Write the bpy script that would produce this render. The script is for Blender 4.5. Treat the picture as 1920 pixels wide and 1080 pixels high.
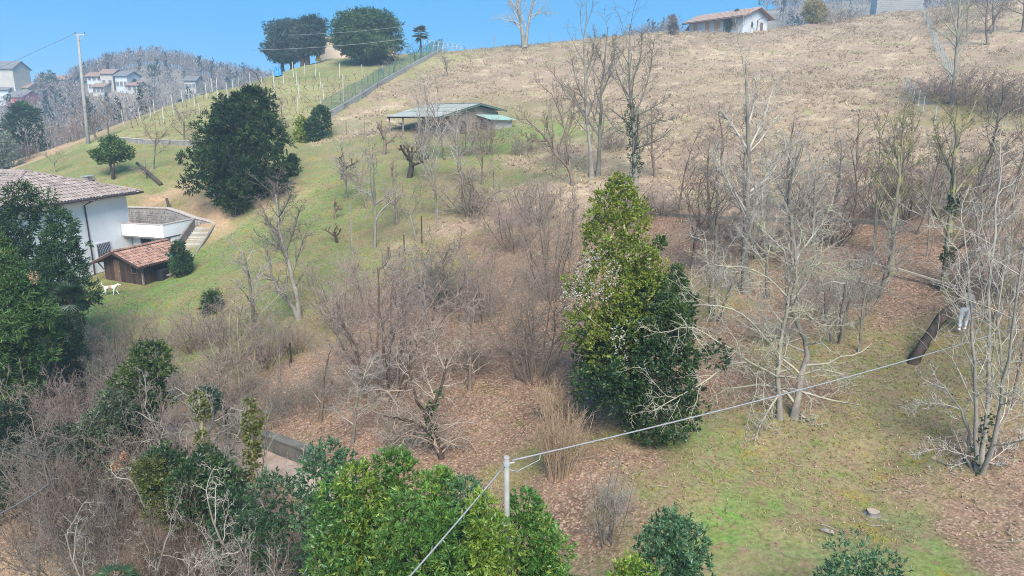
import bpy, math, random
import numpy as np
from mathutils import Vector, Matrix

for o in list(bpy.data.objects):
    bpy.data.objects.remove(o)
SC = bpy.context.scene
COL = SC.collection
R = math.radians

# ------------------------------------------------------------------ camera
CAM_Z = 16.0
PITCH = R(14.0)
FOC = 1280.0                      # focal length in pixels of the 1920 wide photograph (24 mm)
cam_data = bpy.data.cameras.new('camera')
cam_data.sensor_width = 36.0
cam_data.lens = 24.0
cam_data.clip_start = 0.1
cam_data.clip_end = 6000.0
cam = bpy.data.objects.new('camera', cam_data)
cam.location = (0, 0, CAM_Z)
cam.rotation_euler = (R(90) - PITCH, 0, 0)
COL.objects.link(cam)
SC.camera = cam

# ------------------------------------------------------------------ sky, sun, exposure
SUN_EL, SUN_AZ = R(46), R(171)   # azimuth from +Y (camera heading), negative = towards the left
world = bpy.data.worlds.new('World')
SC.world = world
world.use_nodes = True
wn = world.node_tree
wn.nodes.clear()
w_out = wn.nodes.new('ShaderNodeOutputWorld')
w_bg = wn.nodes.new('ShaderNodeBackground')
w_sky = wn.nodes.new('ShaderNodeTexSky')
w_sky.sky_type = 'NISHITA'
w_sky.sun_disc = False
w_sky.sun_elevation = SUN_EL
w_sky.sun_rotation = SUN_AZ
w_sky.altitude = 400
w_sky.air_density = 1.0
w_sky.dust_density = 0.2
w_sky.ozone_density = 4.0
w_tint = wn.nodes.new('ShaderNodeMix')
w_tint.data_type = 'RGBA'
w_tint.blend_type = 'MULTIPLY'
w_tint.inputs['Factor'].default_value = 1.0
w_tint.inputs['B'].default_value = (0.25, 0.90, 0.96, 1)
wn.links.new(w_sky.outputs['Color'], w_tint.inputs['A'])
wn.links.new(w_tint.outputs['Result'], w_bg.inputs['Color'])
w_bg.inputs['Strength'].default_value = 0.082
# the sky keeps its clear blue down towards the horizon, all the way round
w_geo = wn.nodes.new('ShaderNodeTexCoord')
w_map = wn.nodes.new('ShaderNodeMapping')
w_map.inputs['Scale'].default_value = (1, 1, 1.0)
w_map.inputs['Location'].default_value = (0, 0, 0.45)
wn.links.new(w_geo.outputs['Generated'], w_map.inputs['Vector'])
w_nrm = wn.nodes.new('ShaderNodeVectorMath')
w_nrm.operation = 'NORMALIZE'
wn.links.new(w_map.outputs['Vector'], w_nrm.inputs[0])
wn.links.new(w_nrm.outputs['Vector'], w_sky.inputs['Vector'])
wn.links.new(w_bg.outputs['Background'], w_out.inputs['Surface'])

sun_data = bpy.data.lights.new('sun', 'SUN')
sun_data.energy = 2.1
sun_data.angle = R(36.0)
sun_data.color = (1.0, 0.94, 0.87)
sun = bpy.data.objects.new('sun', sun_data)
sun_dir = Vector((math.sin(SUN_AZ) * math.cos(SUN_EL), math.cos(SUN_AZ) * math.cos(SUN_EL), math.sin(SUN_EL)))
sun.rotation_euler = (-sun_dir).to_track_quat('-Z', 'Y').to_euler()
sun.location = (0, 0, 80)
COL.objects.link(sun)

SC.view_settings.view_transform = 'Standard'
SC.view_settings.look = 'None'
SC.view_settings.gamma = 1.0
SC.view_settings.use_curve_mapping = False
SC.view_settings.exposure = 2.0
SC.render.engine = 'CYCLES'
SC.cycles.max_bounces = 6
SC.cycles.diffuse_bounces = 3
SC.cycles.glossy_bounces = 2
SC.cycles.transparent_max_bounces = 12
SC.cycles.volume_bounces = 1
SC.cycles.use_denoising = True
SC.cycles.denoising_prefilter = 'NONE'
SC.cycles.filter_width = 1.0

# ------------------------------------------------------------------ pixel <-> place
CAM = np.array([0.0, 0.0, CAM_Z])
FWD = np.array([0.0, math.cos(PITCH), -math.sin(PITCH)])
UPV = np.array([0.0, math.sin(PITCH), math.cos(PITCH)])
XV = np.array([1.0, 0.0, 0.0])


def ray(px, py):
    return FWD + XV * ((px - 960.0) / FOC) - UPV * ((py - 540.0) / FOC)


def at_depth(px, py, d):
    return CAM + d * ray(px, py)


def project(p):
    q = np.asarray(p, float) - CAM
    d = q @ FWD
    return 960 + FOC * (q @ XV) / d, 540 - FOC * (q @ UPV) / d, d


# ------------------------------------------------------------------ terrain
CP = [  # (px, py, depth): where the bare ground is seen and how far off it lies
    (530, 1060, 19), (520, 885, 24), (600, 760, 28), (1000, 705, 28.3), (1190, 803, 23), (960, 1000, 19.2),
    (1600, 500, 34), (1300, 500, 37.5), (1400, 410, 44), (1700, 418, 40.5), (1200, 330, 56), (1050, 335, 57),
    (1600, 300, 55), (1400, 200, 76), (1800, 205, 67), (1400, 120, 106), (1360, 62, 136), (1640, 27, 142),
    (1850, 90, 100), (1000, 90, 152), (820, 98, 142), (720, 140, 116), (620, 215, 88), (830, 253, 76),
    (760, 330, 61), (640, 280, 73), (920, 342, 59), (430, 382, 59), (300, 272, 76), (210, 337, 65),
    (165, 268, 79), (100, 292, 86), (275, 528, 50.5), (210, 553, 48), (400, 440, 56), (330, 382, 62.5),
    (450, 520, 47), (560, 598, 38), (300, 600, 43.5), (650, 480, 46), (780, 450, 46), (830, 560, 37.5),
    (300, 700, 37), (100, 700, 38), (100, 950, 26), (0, 1080, 22.5), (300, 900, 27.5), (820, 862, 23.8),
    (1100, 900, 20.6), (1400, 862, 21.3), (1640, 960, 19), (1640, 1080, 15.8), (1840, 890, 20), (1480, 790, 23.4),
    (1710, 680, 25.8), (1800, 622, 27.4), (1550, 650, 28.2), (560, 200, 91), (480, 152, 114), (360, 187, 102),
    (230, 242, 86), (640, 120, 128), (1240, 62, 142), (1900, 420, 38), (1900, 600, 26.5), (950, 560, 37),
    (576, 124, 127), (546, 130, 124), (515, 142, 121), (610, 114, 139), (440, 166, 112), (400, 172, 108), (480, 760, 30), (180, 500, 52), (1200, 180, 88), (1000, 200, 88), (1900, 250, 58),
]
XP = [  # world points outside or behind the picture (x, y, z above the camera's level)
    (0, 4, -11.6), (15, 4, -11.0), (-16, 8, -14.5), (-30, 15, -16), (30, 20, -9), (42, 40, -4), (60, 70, 3),
    (-50, 30, -16), (-60, 60, -12), (-46, 48, -12.6), (-75, 90, -9), (-85, 122, -7.5), (-60, 140, 0), (-90, 160, -9), (-30, 165, 10),
    (0, 180, 13.5), (35, 178, 15), (62, 175, 19), (95, 160, 24), (100, 110, 16), (-30, -15, -16), (20, -15, -12),
]
pts3 = np.array([at_depth(*c) for c in CP] + [(x, y, z + CAM_Z) for x, y, z in XP])
TS = 40.0
tx = pts3[:, :2] / TS
tn = len(tx)


def tps_phi(r2):
    return 0.5 * r2 * np.log(np.maximum(r2, 1e-12))


A = np.zeros((tn + 3, tn + 3))
A[:tn, :tn] = tps_phi(((tx[:, None] - tx[None]) ** 2).sum(-1)) + np.eye(tn) * 0.0012
A[:tn, tn] = 1
A[:tn, tn + 1:] = tx
A[tn, :tn] = 1
A[tn + 1:, :tn] = tx.T
TW = np.linalg.solve(A, np.concatenate([pts3[:, 2], np.zeros(3)]))


def sstep(a, b, x):
    t = np.clip((x - a) / (b - a), 0, 1)
    return t * t * (3 - 2 * t)


SKY_PX = [-1500, -400, 0, 70, 110, 160, 250, 330, 400, 440, 490, 530, 620, 800, 1000, 1100, 1200, 1260, 1300, 1345, 1500, 1920, 2400, 3500]
SKY_H = [3, 4, 5, 6, 9, 13, 20, 22, 20, 18, 16, 13, 11, 13, 24, 27, 31, 34, 37, 42, 45, 45, 30, 16]
LOW_PX = [-1500, 0, 520, 800, 1000, 1300, 1920, 3500]
LOW_Z = [-12, -13, -11, 2, 11, 13, 18, 16]


def far_height(x, y):
    r = np.hypot(x, y)
    px = np.where(y > 1, 960 + FOC * 0.985 * x / np.maximum(y, 1), np.where(x > 0, 3500, -1500))
    hi = np.interp(px, SKY_PX, SKY_H)
    lo = np.interp(px, LOW_PX, LOW_Z)
    t = sstep(215, 325, r) * (1 - 0.75 * sstep(350, 800, r))
    wob = 2.2 * np.sin(x * 0.041 + 1.3) * np.sin(y * 0.037 + 0.4) + 1.2 * np.sin(x * 0.09 + y * 0.05)
    return CAM_Z + lo + (hi - lo) * t + wob * t


def height(x, y):
    x = np.asarray(x, float)
    y = np.asarray(y, float)
    sh = x.shape
    x = x.ravel()
    y = y.ravel()
    out = np.empty(len(x))
    for i in range(0, len(x), 20000):
        q = np.stack([x[i:i + 20000], y[i:i + 20000]], 1)
        qc = np.clip(q, [-110, -30], [130, 200]) / TS
        r2 = ((qc[:, None] - tx[None]) ** 2).sum(-1)
        z = tps_phi(r2) @ TW[:tn] + TW[tn] + qc @ TW[tn + 1:]
        out[i:i + 20000] = z
    r = np.hypot(x, y)
    near = 0.07 * np.sin(x * 1.7 + 0.6 * np.sin(y * 1.1)) * np.sin(y * 1.45 + 0.8) + 0.10 * np.sin(x * 0.61 + 2) * np.sin(y * 0.52 + x * 0.2)
    rough = sstep(55, 80, y) * sstep(-15, 0, x)
    near = near * (1 + 1.5 * rough)
    # the terrace beside the house is cut into the slope
    hxx, hyy = x + 31.35, y - 55.6
    lx, ly = hxx * .21 + hyy * .978, -hxx * .978 + hyy * .21
    cut = sstep(-1.2, -.6, lx) * (1 - sstep(4.9, 5.3, lx + .38 * (ly + 4) * 0)) * sstep(-4.6, -4.2, ly) * (1 - sstep(3.6, 4.6, ly))
    out = np.where(cut > 0, np.minimum(out, out * (1 - cut) + 6.2 * cut), out)
    # and the yard at the foot of the house is levelled
    cut = sstep(-14, -12.5, lx) * (1 - sstep(2.4, 4.2, lx)) * sstep(0, 1.6, ly + 7.4 - 3.2 * sstep(-4.2, -2.6, lx)) * (1 - sstep(.2, 1.5, ly))
    out = np.where(cut > 0, out * (1 - cut) + np.minimum(out, 4.15) * cut, out)
    w = sstep(165, 235, r)
    out = (out + near) * (1 - w) + far_height(x, y) * w
    return out.reshape(sh)


def gz(x, y):
    return float(height(np.array([x]), np.array([y]))[0])


_ds = np.concatenate([np.arange(6, 60, 0.25), np.arange(60, 200, 0.6), np.arange(200, 460, 2.0)])


def P(px, py):
    """The point of the ground seen at this pixel, and its depth."""
    r = ray(px, py)
    q = CAM + _ds[:, None] * r
    below = q[:, 2] < height(q[:, 0], q[:, 1])
    k = int(np.argmax(below)) if below.any() else len(_ds) - 1
    a, b = _ds[max(k - 1, 0)], _ds[k]
    for _ in range(14):
        m = 0.5 * (a + b)
        c = CAM + m * r
        if c[2] < gz(c[0], c[1]):
            b = m
        else:
            a = m
    c = CAM + b * r
    return np.array([c[0], c[1], gz(c[0], c[1])]), b


def Pc(px, py, dmax=172, dset=146):
    """As P, but for things on the crest, which must not land on the slopes beyond it."""
    p, d = P(px, py)
    if d > dmax:
        c = at_depth(px, py, dset)
        return np.array([c[0], c[1], gz(c[0], c[1])]), dset
    return p, d


def under(px, py, d):
    """Ground point below the point that is seen at a pixel at depth d, and that point's height above it."""
    c = at_depth(px, py, d)
    z = gz(c[0], c[1])
    return np.array([c[0], c[1], z]), c[2] - z


# ------------------------------------------------------------------ object helpers
def tag(o, label=None, cat=None, group=None, kind=None):
    if label:
        o['label'] = label
    if cat:
        o['category'] = cat
    if group:
        o['group'] = group
    if kind:
        o['kind'] = kind
    return o


def thing(name, label, cat, loc=(0, 0, 0), rotz=0.0, group=None):
    o = bpy.data.objects.new(name, None)
    o.empty_display_size = 0.2
    COL.objects.link(o)
    o.location = [float(c) for c in loc]
    o.rotation_euler = (0, 0, rotz)
    return tag(o, label, cat, group)


def link(name, me, parent=None, mat=None):
    o = bpy.data.objects.new(name, me)
    COL.objects.link(o)
    if parent is not None:
        o.parent = parent
    if mat is not None:
        if not me.materials:
            me.materials.append(mat)
        if me.materials[0] != mat:
            o.material_slots[0].link = 'OBJECT'
            o.material_slots[0].material = mat
    return o


def np_mesh(name, V, faces, mat=None, col=None, smooth=False):
    V = np.asarray(V, np.float32).reshape(-1, 3)
    faces = [np.asarray(f, np.int32) for f in faces if len(f)]
    me = bpy.data.meshes.new(name)
    me.vertices.add(len(V))
    me.vertices.foreach_set('co', V.ravel())
    loops = np.concatenate([f.ravel() for f in faces])
    tot = np.concatenate([np.full(len(f), f.shape[1], np.int32) for f in faces])
    start = np.concatenate([[0], np.cumsum(tot)[:-1]]).astype(np.int32)
    me.loops.add(len(loops))
    me.loops.foreach_set('vertex_index', loops)
    me.polygons.add(len(tot))
    me.polygons.foreach_set('loop_start', start)
    if smooth:
        me.polygons.foreach_set('use_smooth', np.ones(len(tot), bool))
    me.update(calc_edges=True)
    if col is not None:
        a = me.attributes.new('Col', 'FLOAT_COLOR', 'POINT')
        c = np.ones((len(V), 4), np.float32)
        c[:, :3] = col
        a.data.foreach_set('color', c.ravel())
    if mat is not None:
        me.materials.append(mat)
    return me


class MB:
    """Collects boxes, prisms and tubes into one mesh."""

    def __init__(self):
        self.v = []
        self.f = []

    def add(self, vs, fs):
        n = len(self.v)
        self.v += [tuple(float(c) for c in p) for p in vs]
        self.f += [tuple(i + n for i in f) for f in fs]
        return self

    def box(self, c, s, M=None):
        hx, hy, hz = s[0] / 2, s[1] / 2, s[2] / 2
        vs = [Vector((sx * hx, sy * hy, sz * hz)) for sx in (-1, 1) for sy in (-1, 1) for sz in (-1, 1)]
        if M is not None:
            vs = [M @ p for p in vs]
        vs = [p + Vector(c) for p in vs]
        return self.add(vs, [(0, 1, 3, 2), (4, 6, 7, 5), (0, 4, 5, 1), (2, 3, 7, 6), (0, 2, 6, 4), (1, 5, 7, 3)])

    def span(self, a, b, w, h, up=(0, 0, 1)):
        """A bar of section w x h from a to b."""
        a, b = Vector(a), Vector(b)
        d = (b - a).normalized()
        s = d.cross(Vector(up))
        s = s.normalized() if s.length > 1e-4 else Vector((1, 0, 0))
        u = s.cross(d)
        vs = []
        for p in (a, b):
            for q in ((-1, -1), (1, -1), (1, 1), (-1, 1)):
                vs.append(p + s * (q[0] * w / 2) + u * (q[1] * h / 2))
        return self.add(vs, [(3, 2, 1, 0), (4, 5, 6, 7), (0, 1, 5, 4), (1, 2, 6, 5), (2, 3, 7, 6), (3, 0, 4, 7)])

    def prism(self, poly, d):
        """A flat polygon thickened by the vector d."""
        n = len(poly)
        d = Vector(d)
        vs = [Vector(p) for p in poly] + [Vector(p) + d for p in poly]
        return self.add(vs, [tuple(range(n))[::-1], tuple(range(n, 2 * n))] + [(i, (i + 1) % n, n + (i + 1) % n, n + i) for i in range(n)])

    def tube(self, pts, rs, sides=8, cap=True):
        pts = [Vector(p) for p in pts]
        if not hasattr(rs, '__len__'):
            rs = [rs] * len(pts)
        n = len(pts)
        vs, fs = [], []
        u = None
        for i, p in enumerate(pts):
            t = (pts[min(i + 1, n - 1)] - pts[max(i - 1, 0)]).normalized()
            if u is None:
                u = t.orthogonal().normalized()
            u = (u - t * u.dot(t)).normalized()
            w = t.cross(u)
            for k in range(sides):
                a = 2 * math.pi * k / sides
                vs.append(p + (u * math.cos(a) + w * math.sin(a)) * rs[i])
        for i in range(n - 1):
            for k in range(sides):
                k2 = (k + 1) % sides
                fs.append((i * sides + k, i * sides + k2, (i + 1) * sides + k2, (i + 1) * sides + k))
        if cap:
            fs.append(tuple(range(sides))[::-1])
            fs.append(tuple(range((n - 1) * sides, n * sides)))
        return self.add(vs, fs)

    def build(self, name, mat=None, parent=None, smooth=False, **kw):
        me = bpy.data.meshes.new(name)
        me.from_pydata(self.v, [], self.f)
        me.update()
        if smooth:
            me.polygons.foreach_set('use_smooth', np.ones(len(me.polygons), bool))
        if mat is not None:
            me.materials.append(mat)
        o = link(name, me, parent)
        return tag(o, **kw)


# ------------------------------------------------------------------ materials
def new_mat(name):
    m = bpy.data.materials.new(name)
    m.use_nodes = True
    nt = m.node_tree
    return m, nt, nt.nodes['Principled BSDF']


def N(nt, kind, **kw):
    n = nt.nodes.new(kind)
    for k, v in kw.items():
        setattr(n, k, v)
    return n


def mixc(nt, a, b, fac, mode='MIX'):
    n = N(nt, 'ShaderNodeMix', data_type='RGBA', blend_type=mode)
    for s, v in (('A', a), ('B', b), ('Factor', fac)):
        if isinstance(v, bpy.types.NodeSocket):
            nt.links.new(v, n.inputs[s])
        elif s == 'Factor':
            n.inputs[s].default_value = v
        else:
            n.inputs[s].default_value = (*v, 1) if len(v) == 3 else v
    return n.outputs['Result']


def noise(nt, vec, scale, detail=4, rough=0.6, lo=0.3, hi=0.7, tl=0.0, th=1.0):
    n = N(nt, 'ShaderNodeTexNoise')
    n.inputs['Scale'].default_value = scale
    n.inputs['Detail'].default_value = detail
    n.inputs['Roughness'].default_value = rough
    if vec is not None:
        nt.links.new(vec, n.inputs['Vector'])
    r = N(nt, 'ShaderNodeMapRange')
    for i, v in enumerate((lo, hi, tl, th)):
        r.inputs[i + 1].default_value = v
    nt.links.new(n.outputs['Fac'], r.inputs[0])
    return r.outputs[0]


def grey(nt, val):
    c = N(nt, 'ShaderNodeCombineColor')
    for i in range(3):
        nt.links.new(val, c.inputs[i])
    return c.outputs[0]


def plain(name, c1, c2=None, scale=3.0, rough=0.8, bump=0.0, bscale=20.0, rnd=0.0, detail=5, stretch=None):
    """A worn surface: two real colours mixed by noise, with optional relief and per-object variation."""
    m, nt, b = new_mat(name)
    tc = N(nt, 'ShaderNodeTexCoord').outputs['Object']
    if stretch:
        mp = N(nt, 'ShaderNodeMapping')
        mp.inputs['Scale'].default_value = stretch
        nt.links.new(tc, mp.inputs['Vector'])
        tc = mp.outputs['Vector']
    c2 = c2 or tuple(x * 0.75 for x in c1)
    c = mixc(nt, c1, c2, noise(nt, tc, scale, detail))
    if rnd:
        oi = N(nt, 'ShaderNodeObjectInfo')
        r = N(nt, 'ShaderNodeMapRange')
        r.inputs[3].default_value = 1 - rnd
        r.inputs[4].default_value = 1 + rnd
        nt.links.new(oi.outputs['Random'], r.inputs[0])
        c = mixc(nt, c, grey(nt, r.outputs[0]), 1.0, 'MULTIPLY')
    nt.links.new(c, b.inputs['Base Color'])
    b.inputs['Roughness'].default_value = rough
    b.inputs['Specular IOR Level'].default_value = 0.3
    if bump:
        bp = N(nt, 'ShaderNodeBump')
        bp.inputs['Strength'].default_value = bump
        bp.inputs['Distance'].default_value = 0.03
        nt.links.new(noise(nt, tc, bscale, 6, 0.65, 0, 1), bp.inputs['Height'])
        nt.links.new(bp.outputs['Normal'], b.inputs['Normal'])
    return m


def leafy(name, rough=0.5, trans=0.25, spec=0.4):
    """Leaf colours come with the mesh (one colour per leaf)."""
    m, nt, b = new_mat(name)
    at = N(nt, 'ShaderNodeAttribute', attribute_name='Col')
    oi = N(nt, 'ShaderNodeObjectInfo')
    r = N(nt, 'ShaderNodeMapRange')
    r.inputs[3].default_value = 0.88
    r.inputs[4].default_value = 1.12
    nt.links.new(oi.outputs['Random'], r.inputs[0])
    c = mixc(nt, at.outputs['Color'], grey(nt, r.outputs[0]), 1.0, 'MULTIPLY')
    nt.links.new(c, b.inputs['Base Color'])
    b.inputs['Roughness'].default_value = rough
    b.inputs['Specular IOR Level'].default_value = spec
    if trans:
        t = N(nt, 'ShaderNodeBsdfTranslucent')
        nt.links.new(c, t.inputs['Color'])
        mx = N(nt, 'ShaderNodeMixShader')
        mx.inputs[0].default_value = trans
        nt.links.new(b.outputs[0], mx.inputs[1])
        nt.links.new(t.outputs[0], mx.inputs[2])
        nt.links.new(mx.outputs[0], nt.nodes['Material Output'].inputs['Surface'])
    return m


def bark(name, c1, c2, lichen=None, scale=6.0, lf=0.5):
    m, nt, b = new_mat(name)
    tc = N(nt, 'ShaderNodeTexCoord').outputs['Object']
    mp = N(nt, 'ShaderNodeMapping')
    mp.inputs['Scale'].default_value = (1, 1, 0.35)
    nt.links.new(tc, mp.inputs['Vector'])
    c = mixc(nt, c1, c2, noise(nt, mp.outputs['Vector'], scale, 6, 0.7, 0.35, 0.65))
    if lichen:
        c = mixc(nt, c, lichen, noise(nt, tc, 1.3, 4, 0.6, 0.42, 0.62, 0, lf))
    oi = N(nt, 'ShaderNodeObjectInfo')
    r = N(nt, 'ShaderNodeMapRange')
    r.inputs[3].default_value = 0.82
    r.inputs[4].default_value = 1.18
    nt.links.new(oi.outputs['Random'], r.inputs[0])
    c = mixc(nt, c, grey(nt, r.outputs[0]), 1.0, 'MULTIPLY')
    nt.links.new(c, b.inputs['Base Color'])
    b.inputs['Roughness'].default_value = 0.9
    b.inputs['Specular IOR Level'].default_value = 0.082
    bp = N(nt, 'ShaderNodeBump')
    bp.inputs['Strength'].default_value = 0.5
    bp.inputs['Distance'].default_value = 0.03
    nt.links.new(noise(nt, mp.outputs['Vector'], 14, 6, 0.7, 0, 1), bp.inputs['Height'])
    nt.links.new(bp.outputs['Normal'], b.inputs['Normal'])
    return m


BARK = {
    'ash': bark('bark_ash', (.28, .245, .205), (.17, .148, .122), (.36, .33, .25)),
    'grey': bark('bark_grey', (.205, .175, .146), (.12, .10, .083), (.28, .26, .19)),
    'pale': bark('bark_pale', (.36, .315, .265), (.24, .208, .172), (.39, .36, .27)),
    'lichen': bark('bark_lichen', (.36, .325, .265), (.23, .20, .16), (.40, .37, .21), 5, 0.6),
    'tan': bark('bark_tan', (.34, .265, .205), (.22, .17, .13)),
    'pink': bark('bark_pink', (.34, .255, .21), (.225, .168, .138)),
    'rose': bark('bark_rose', (.26, .197, .168), (.165, .123, .105)),
    'brown': bark('bark_brown', (.215, .16, .12), (.125, .09, .068)),
    'dark': bark('bark_dark', (.085, .062, .048), (.04, .028, .021)),
    'mossy': bark('bark_mossy', (.24, .20, .15), (.14, .117, .085), (.33, .32, .11), 6, 0.6),
    'straw': bark('bark_straw', (.44, .31, .20), (.32, .225, .14)),
    'red': bark('bark_red', (.26, .13, .10), (.17, .085, .065)),
}
LEAF = leafy('leaf_glossy', 0.38, 0.32, 0.5)
NEEDLE = leafy('leaf_needle', 0.65, 0.25, 0.2)
DRY = leafy('leaf_dry', 0.9, 0.15, 0.05)

M = {}
M['plaster'] = plain('plaster_white', (.82, .82, .80), (.70, .70, .68), .6, 0.9, 0.15, 30)
M['plaster_far'] = plain('plaster_cool_white', (.50, .51, .51), (.40, .42, .43), 1.1, 0.9)
M['stone'] = plain('stone_rubble', (.24, .215, .19), (.12, .108, .098), 3.0, 0.95, 0.6, 8, 0.3)
M['coping'] = plain('stone_coping', (.48, .41, .36), (.36, .31, .27), 4, 0.9)
M['concrete'] = plain('concrete', (.36, .34, .31), (.24, .225, .20), 2.0, 0.9, 0.3, 18, 0.06)
M['concrete_pale'] = plain('concrete_pale', (.33, .315, .29), (.21, .20, .185), 3.0, 0.85, 0.3, 25, 0.05)
M['post'] = plain('concrete_post', (.50, .465, .40), (.38, .35, .30), 5.0, 0.9, 0, 20, 0.12)
M['tile_grey'] = plain('roof_tile_weathered', (.34, .25, .205), (.24, .18, .15), 2.2, 0.9, 0.2, 25)
M['tile_red'] = plain('roof_tile_red', (.42, .20, .125), (.27, .14, .095), 2.4, 0.9, 0.2, 25)
M['tile_far'] = plain('roof_tile_far', (.30, .185, .14), (.23, .14, .105), 1.0, 0.9)
M['wood_dark'] = plain('wood_dark', (.105, .060, .042), (.045, .027, .02), 5.0, 0.8, 0.4, 30, 0.35, 6, (1, 1, .15))
M['wood_mid'] = plain('wood_mid', (.20, .12, .075), (.12, .07, .045), 5.0, 0.8, 0.3, 30, 0.2, 6, (1, 1, .15))
M['wood_grey'] = plain('wood_grey', (.26, .22, .19), (.16, .135, .115), 6.0, 0.9, 0.3, 30, 0.2)
M['wood_pale'] = plain('wood_pale', (.62, .52, .38), (.48, .39, .27), 6.0, 0.8, 0.2, 30, 0.1)
M['gutter'] = plain('copper_gutter', (.075, .042, .036), (.05, .03, .026), 8, 0.5)
M['glass_dark'] = plain('dark_glass', (.02, .025, .032), (.03, .036, .045), 2, 0.12)
M['slat'] = plain('shutter_slat', (.12, .14, .17), (.085, .10, .125), 6, 0.45)
M['slot'] = plain('dark_interior', (.012, .012, .014), (.02, .018, .018), 2, 0.9)
M['frame'] = plain('grey_stone_frame', (.55, .53, .50), (.45, .43, .41), 4, 0.8)
M['shutter'] = plain('orange_shutter', (.50, .27, .12), (.40, .20, .09), 5, 0.6, 0, 20, 0.12)
M['roof_green'] = plain('corrugated_green', (.20, .22, .19), (.28, .275, .245), 0.9, 0.55, 0, 20)
M['roof_white'] = plain('corrugated_faded', (.34, .33, .30), (.20, .21, .18), 0.9, 0.6, 0, 20)
M['roof_mint'] = plain('corrugated_mint', (.20, .32, .27), (.28, .36, .31), 1.5, 0.5)
M['fascia'] = plain('green_fascia', (.10, .15, .12), (.07, .11, .09), 4, 0.6)
M['brick'] = plain('brick_wall', (.31, .235, .195), (.21, .15, .12), 4, 0.9, 0.3, 14)
M['render_grey'] = plain('grey_render', (.42, .39, .36), (.30, .28, .26), 1.6, 0.95, 0.3, 20)
M['beige'] = plain('beige_plaster', (.56, .44, .33), (.49, .385, .29), 1.0, 0.9)
M['cream'] = plain('cream_plaster', (.44, .40, .33), (.36, .325, .27), 0.6, 0.9)
M['red_wall'] = plain('red_plaster', (.55, .10, .10), (.46, .085, .085), 0.8, 0.9)
M['yellow_wall'] = plain('yellow_plaster', (.62, .50, .30), (.52, .42, .26), 0.8, 0.9)
M['slate'] = plain('slate_roof', (.18, .165, .16), (.13, .12, .118), 1.2, 0.9)
M['metal'] = plain('galvanised_metal', (.40, .41, .42), (.30, .31, .32), 10, 0.4)
M['cable'] = plain('grey_cable', (.29, .28, .28), (.21, .205, .205), 12, 0.6)
M['wire'] = plain('dark_wire', (.16, .17, .20), (.12, .13, .15), 12, 0.5)
M['net_green'] = plain('green_netting', (.075, .19, .14), (.055, .15, .11), 4, 0.7)
M['net_grey'] = plain('grey_green_netting', (.36, .40, .38), (.28, .32, .31), 4, 0.7)
M['step'] = plain('stair_stone', (.42, .38, .335), (.28, .25, .22), 3, .95, .3, 12, .38)
M['wall_stain'] = plain('stained_concrete', (.20, .175, .145), (.06, .056, .045), 1.4, .95, .3, 18)
M['tarp'] = plain('blue_tarpaulin', (.03, .22, .62), (.025, .17, .50), 3, 0.45)
M['teal'] = plain('teal_plastic', (.02, .26, .27), (.018, .20, .21), 4, 0.5)
M['black'] = plain('black_plastic', (.02, .022, .028), (.03, .03, .036), 4, 0.5)
M['yellow'] = plain('yellow_plastic', (.62, .42, .04), (.5, .34, .03), 4, 0.5)
M['path'] = plain('path_earth', (.38, .285, .225), (.24, .165, .12), 1.6, 0.95, 0.4, 14)
M['end_grain'] = plain('stump_end_grain', (.40, .32, .235), (.26, .205, .15), 9, 0.9, 0.4, 30)
M['log'] = plain('cut_log_bark', (.10, .075, .055), (.05, .038, .03), 5, 0.9, 0.6, 14)
M['soil'] = plain('bare_soil', (.40, .25, .145), (.28, .175, .105), 2.5, 0.95, 0.5, 10)

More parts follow.
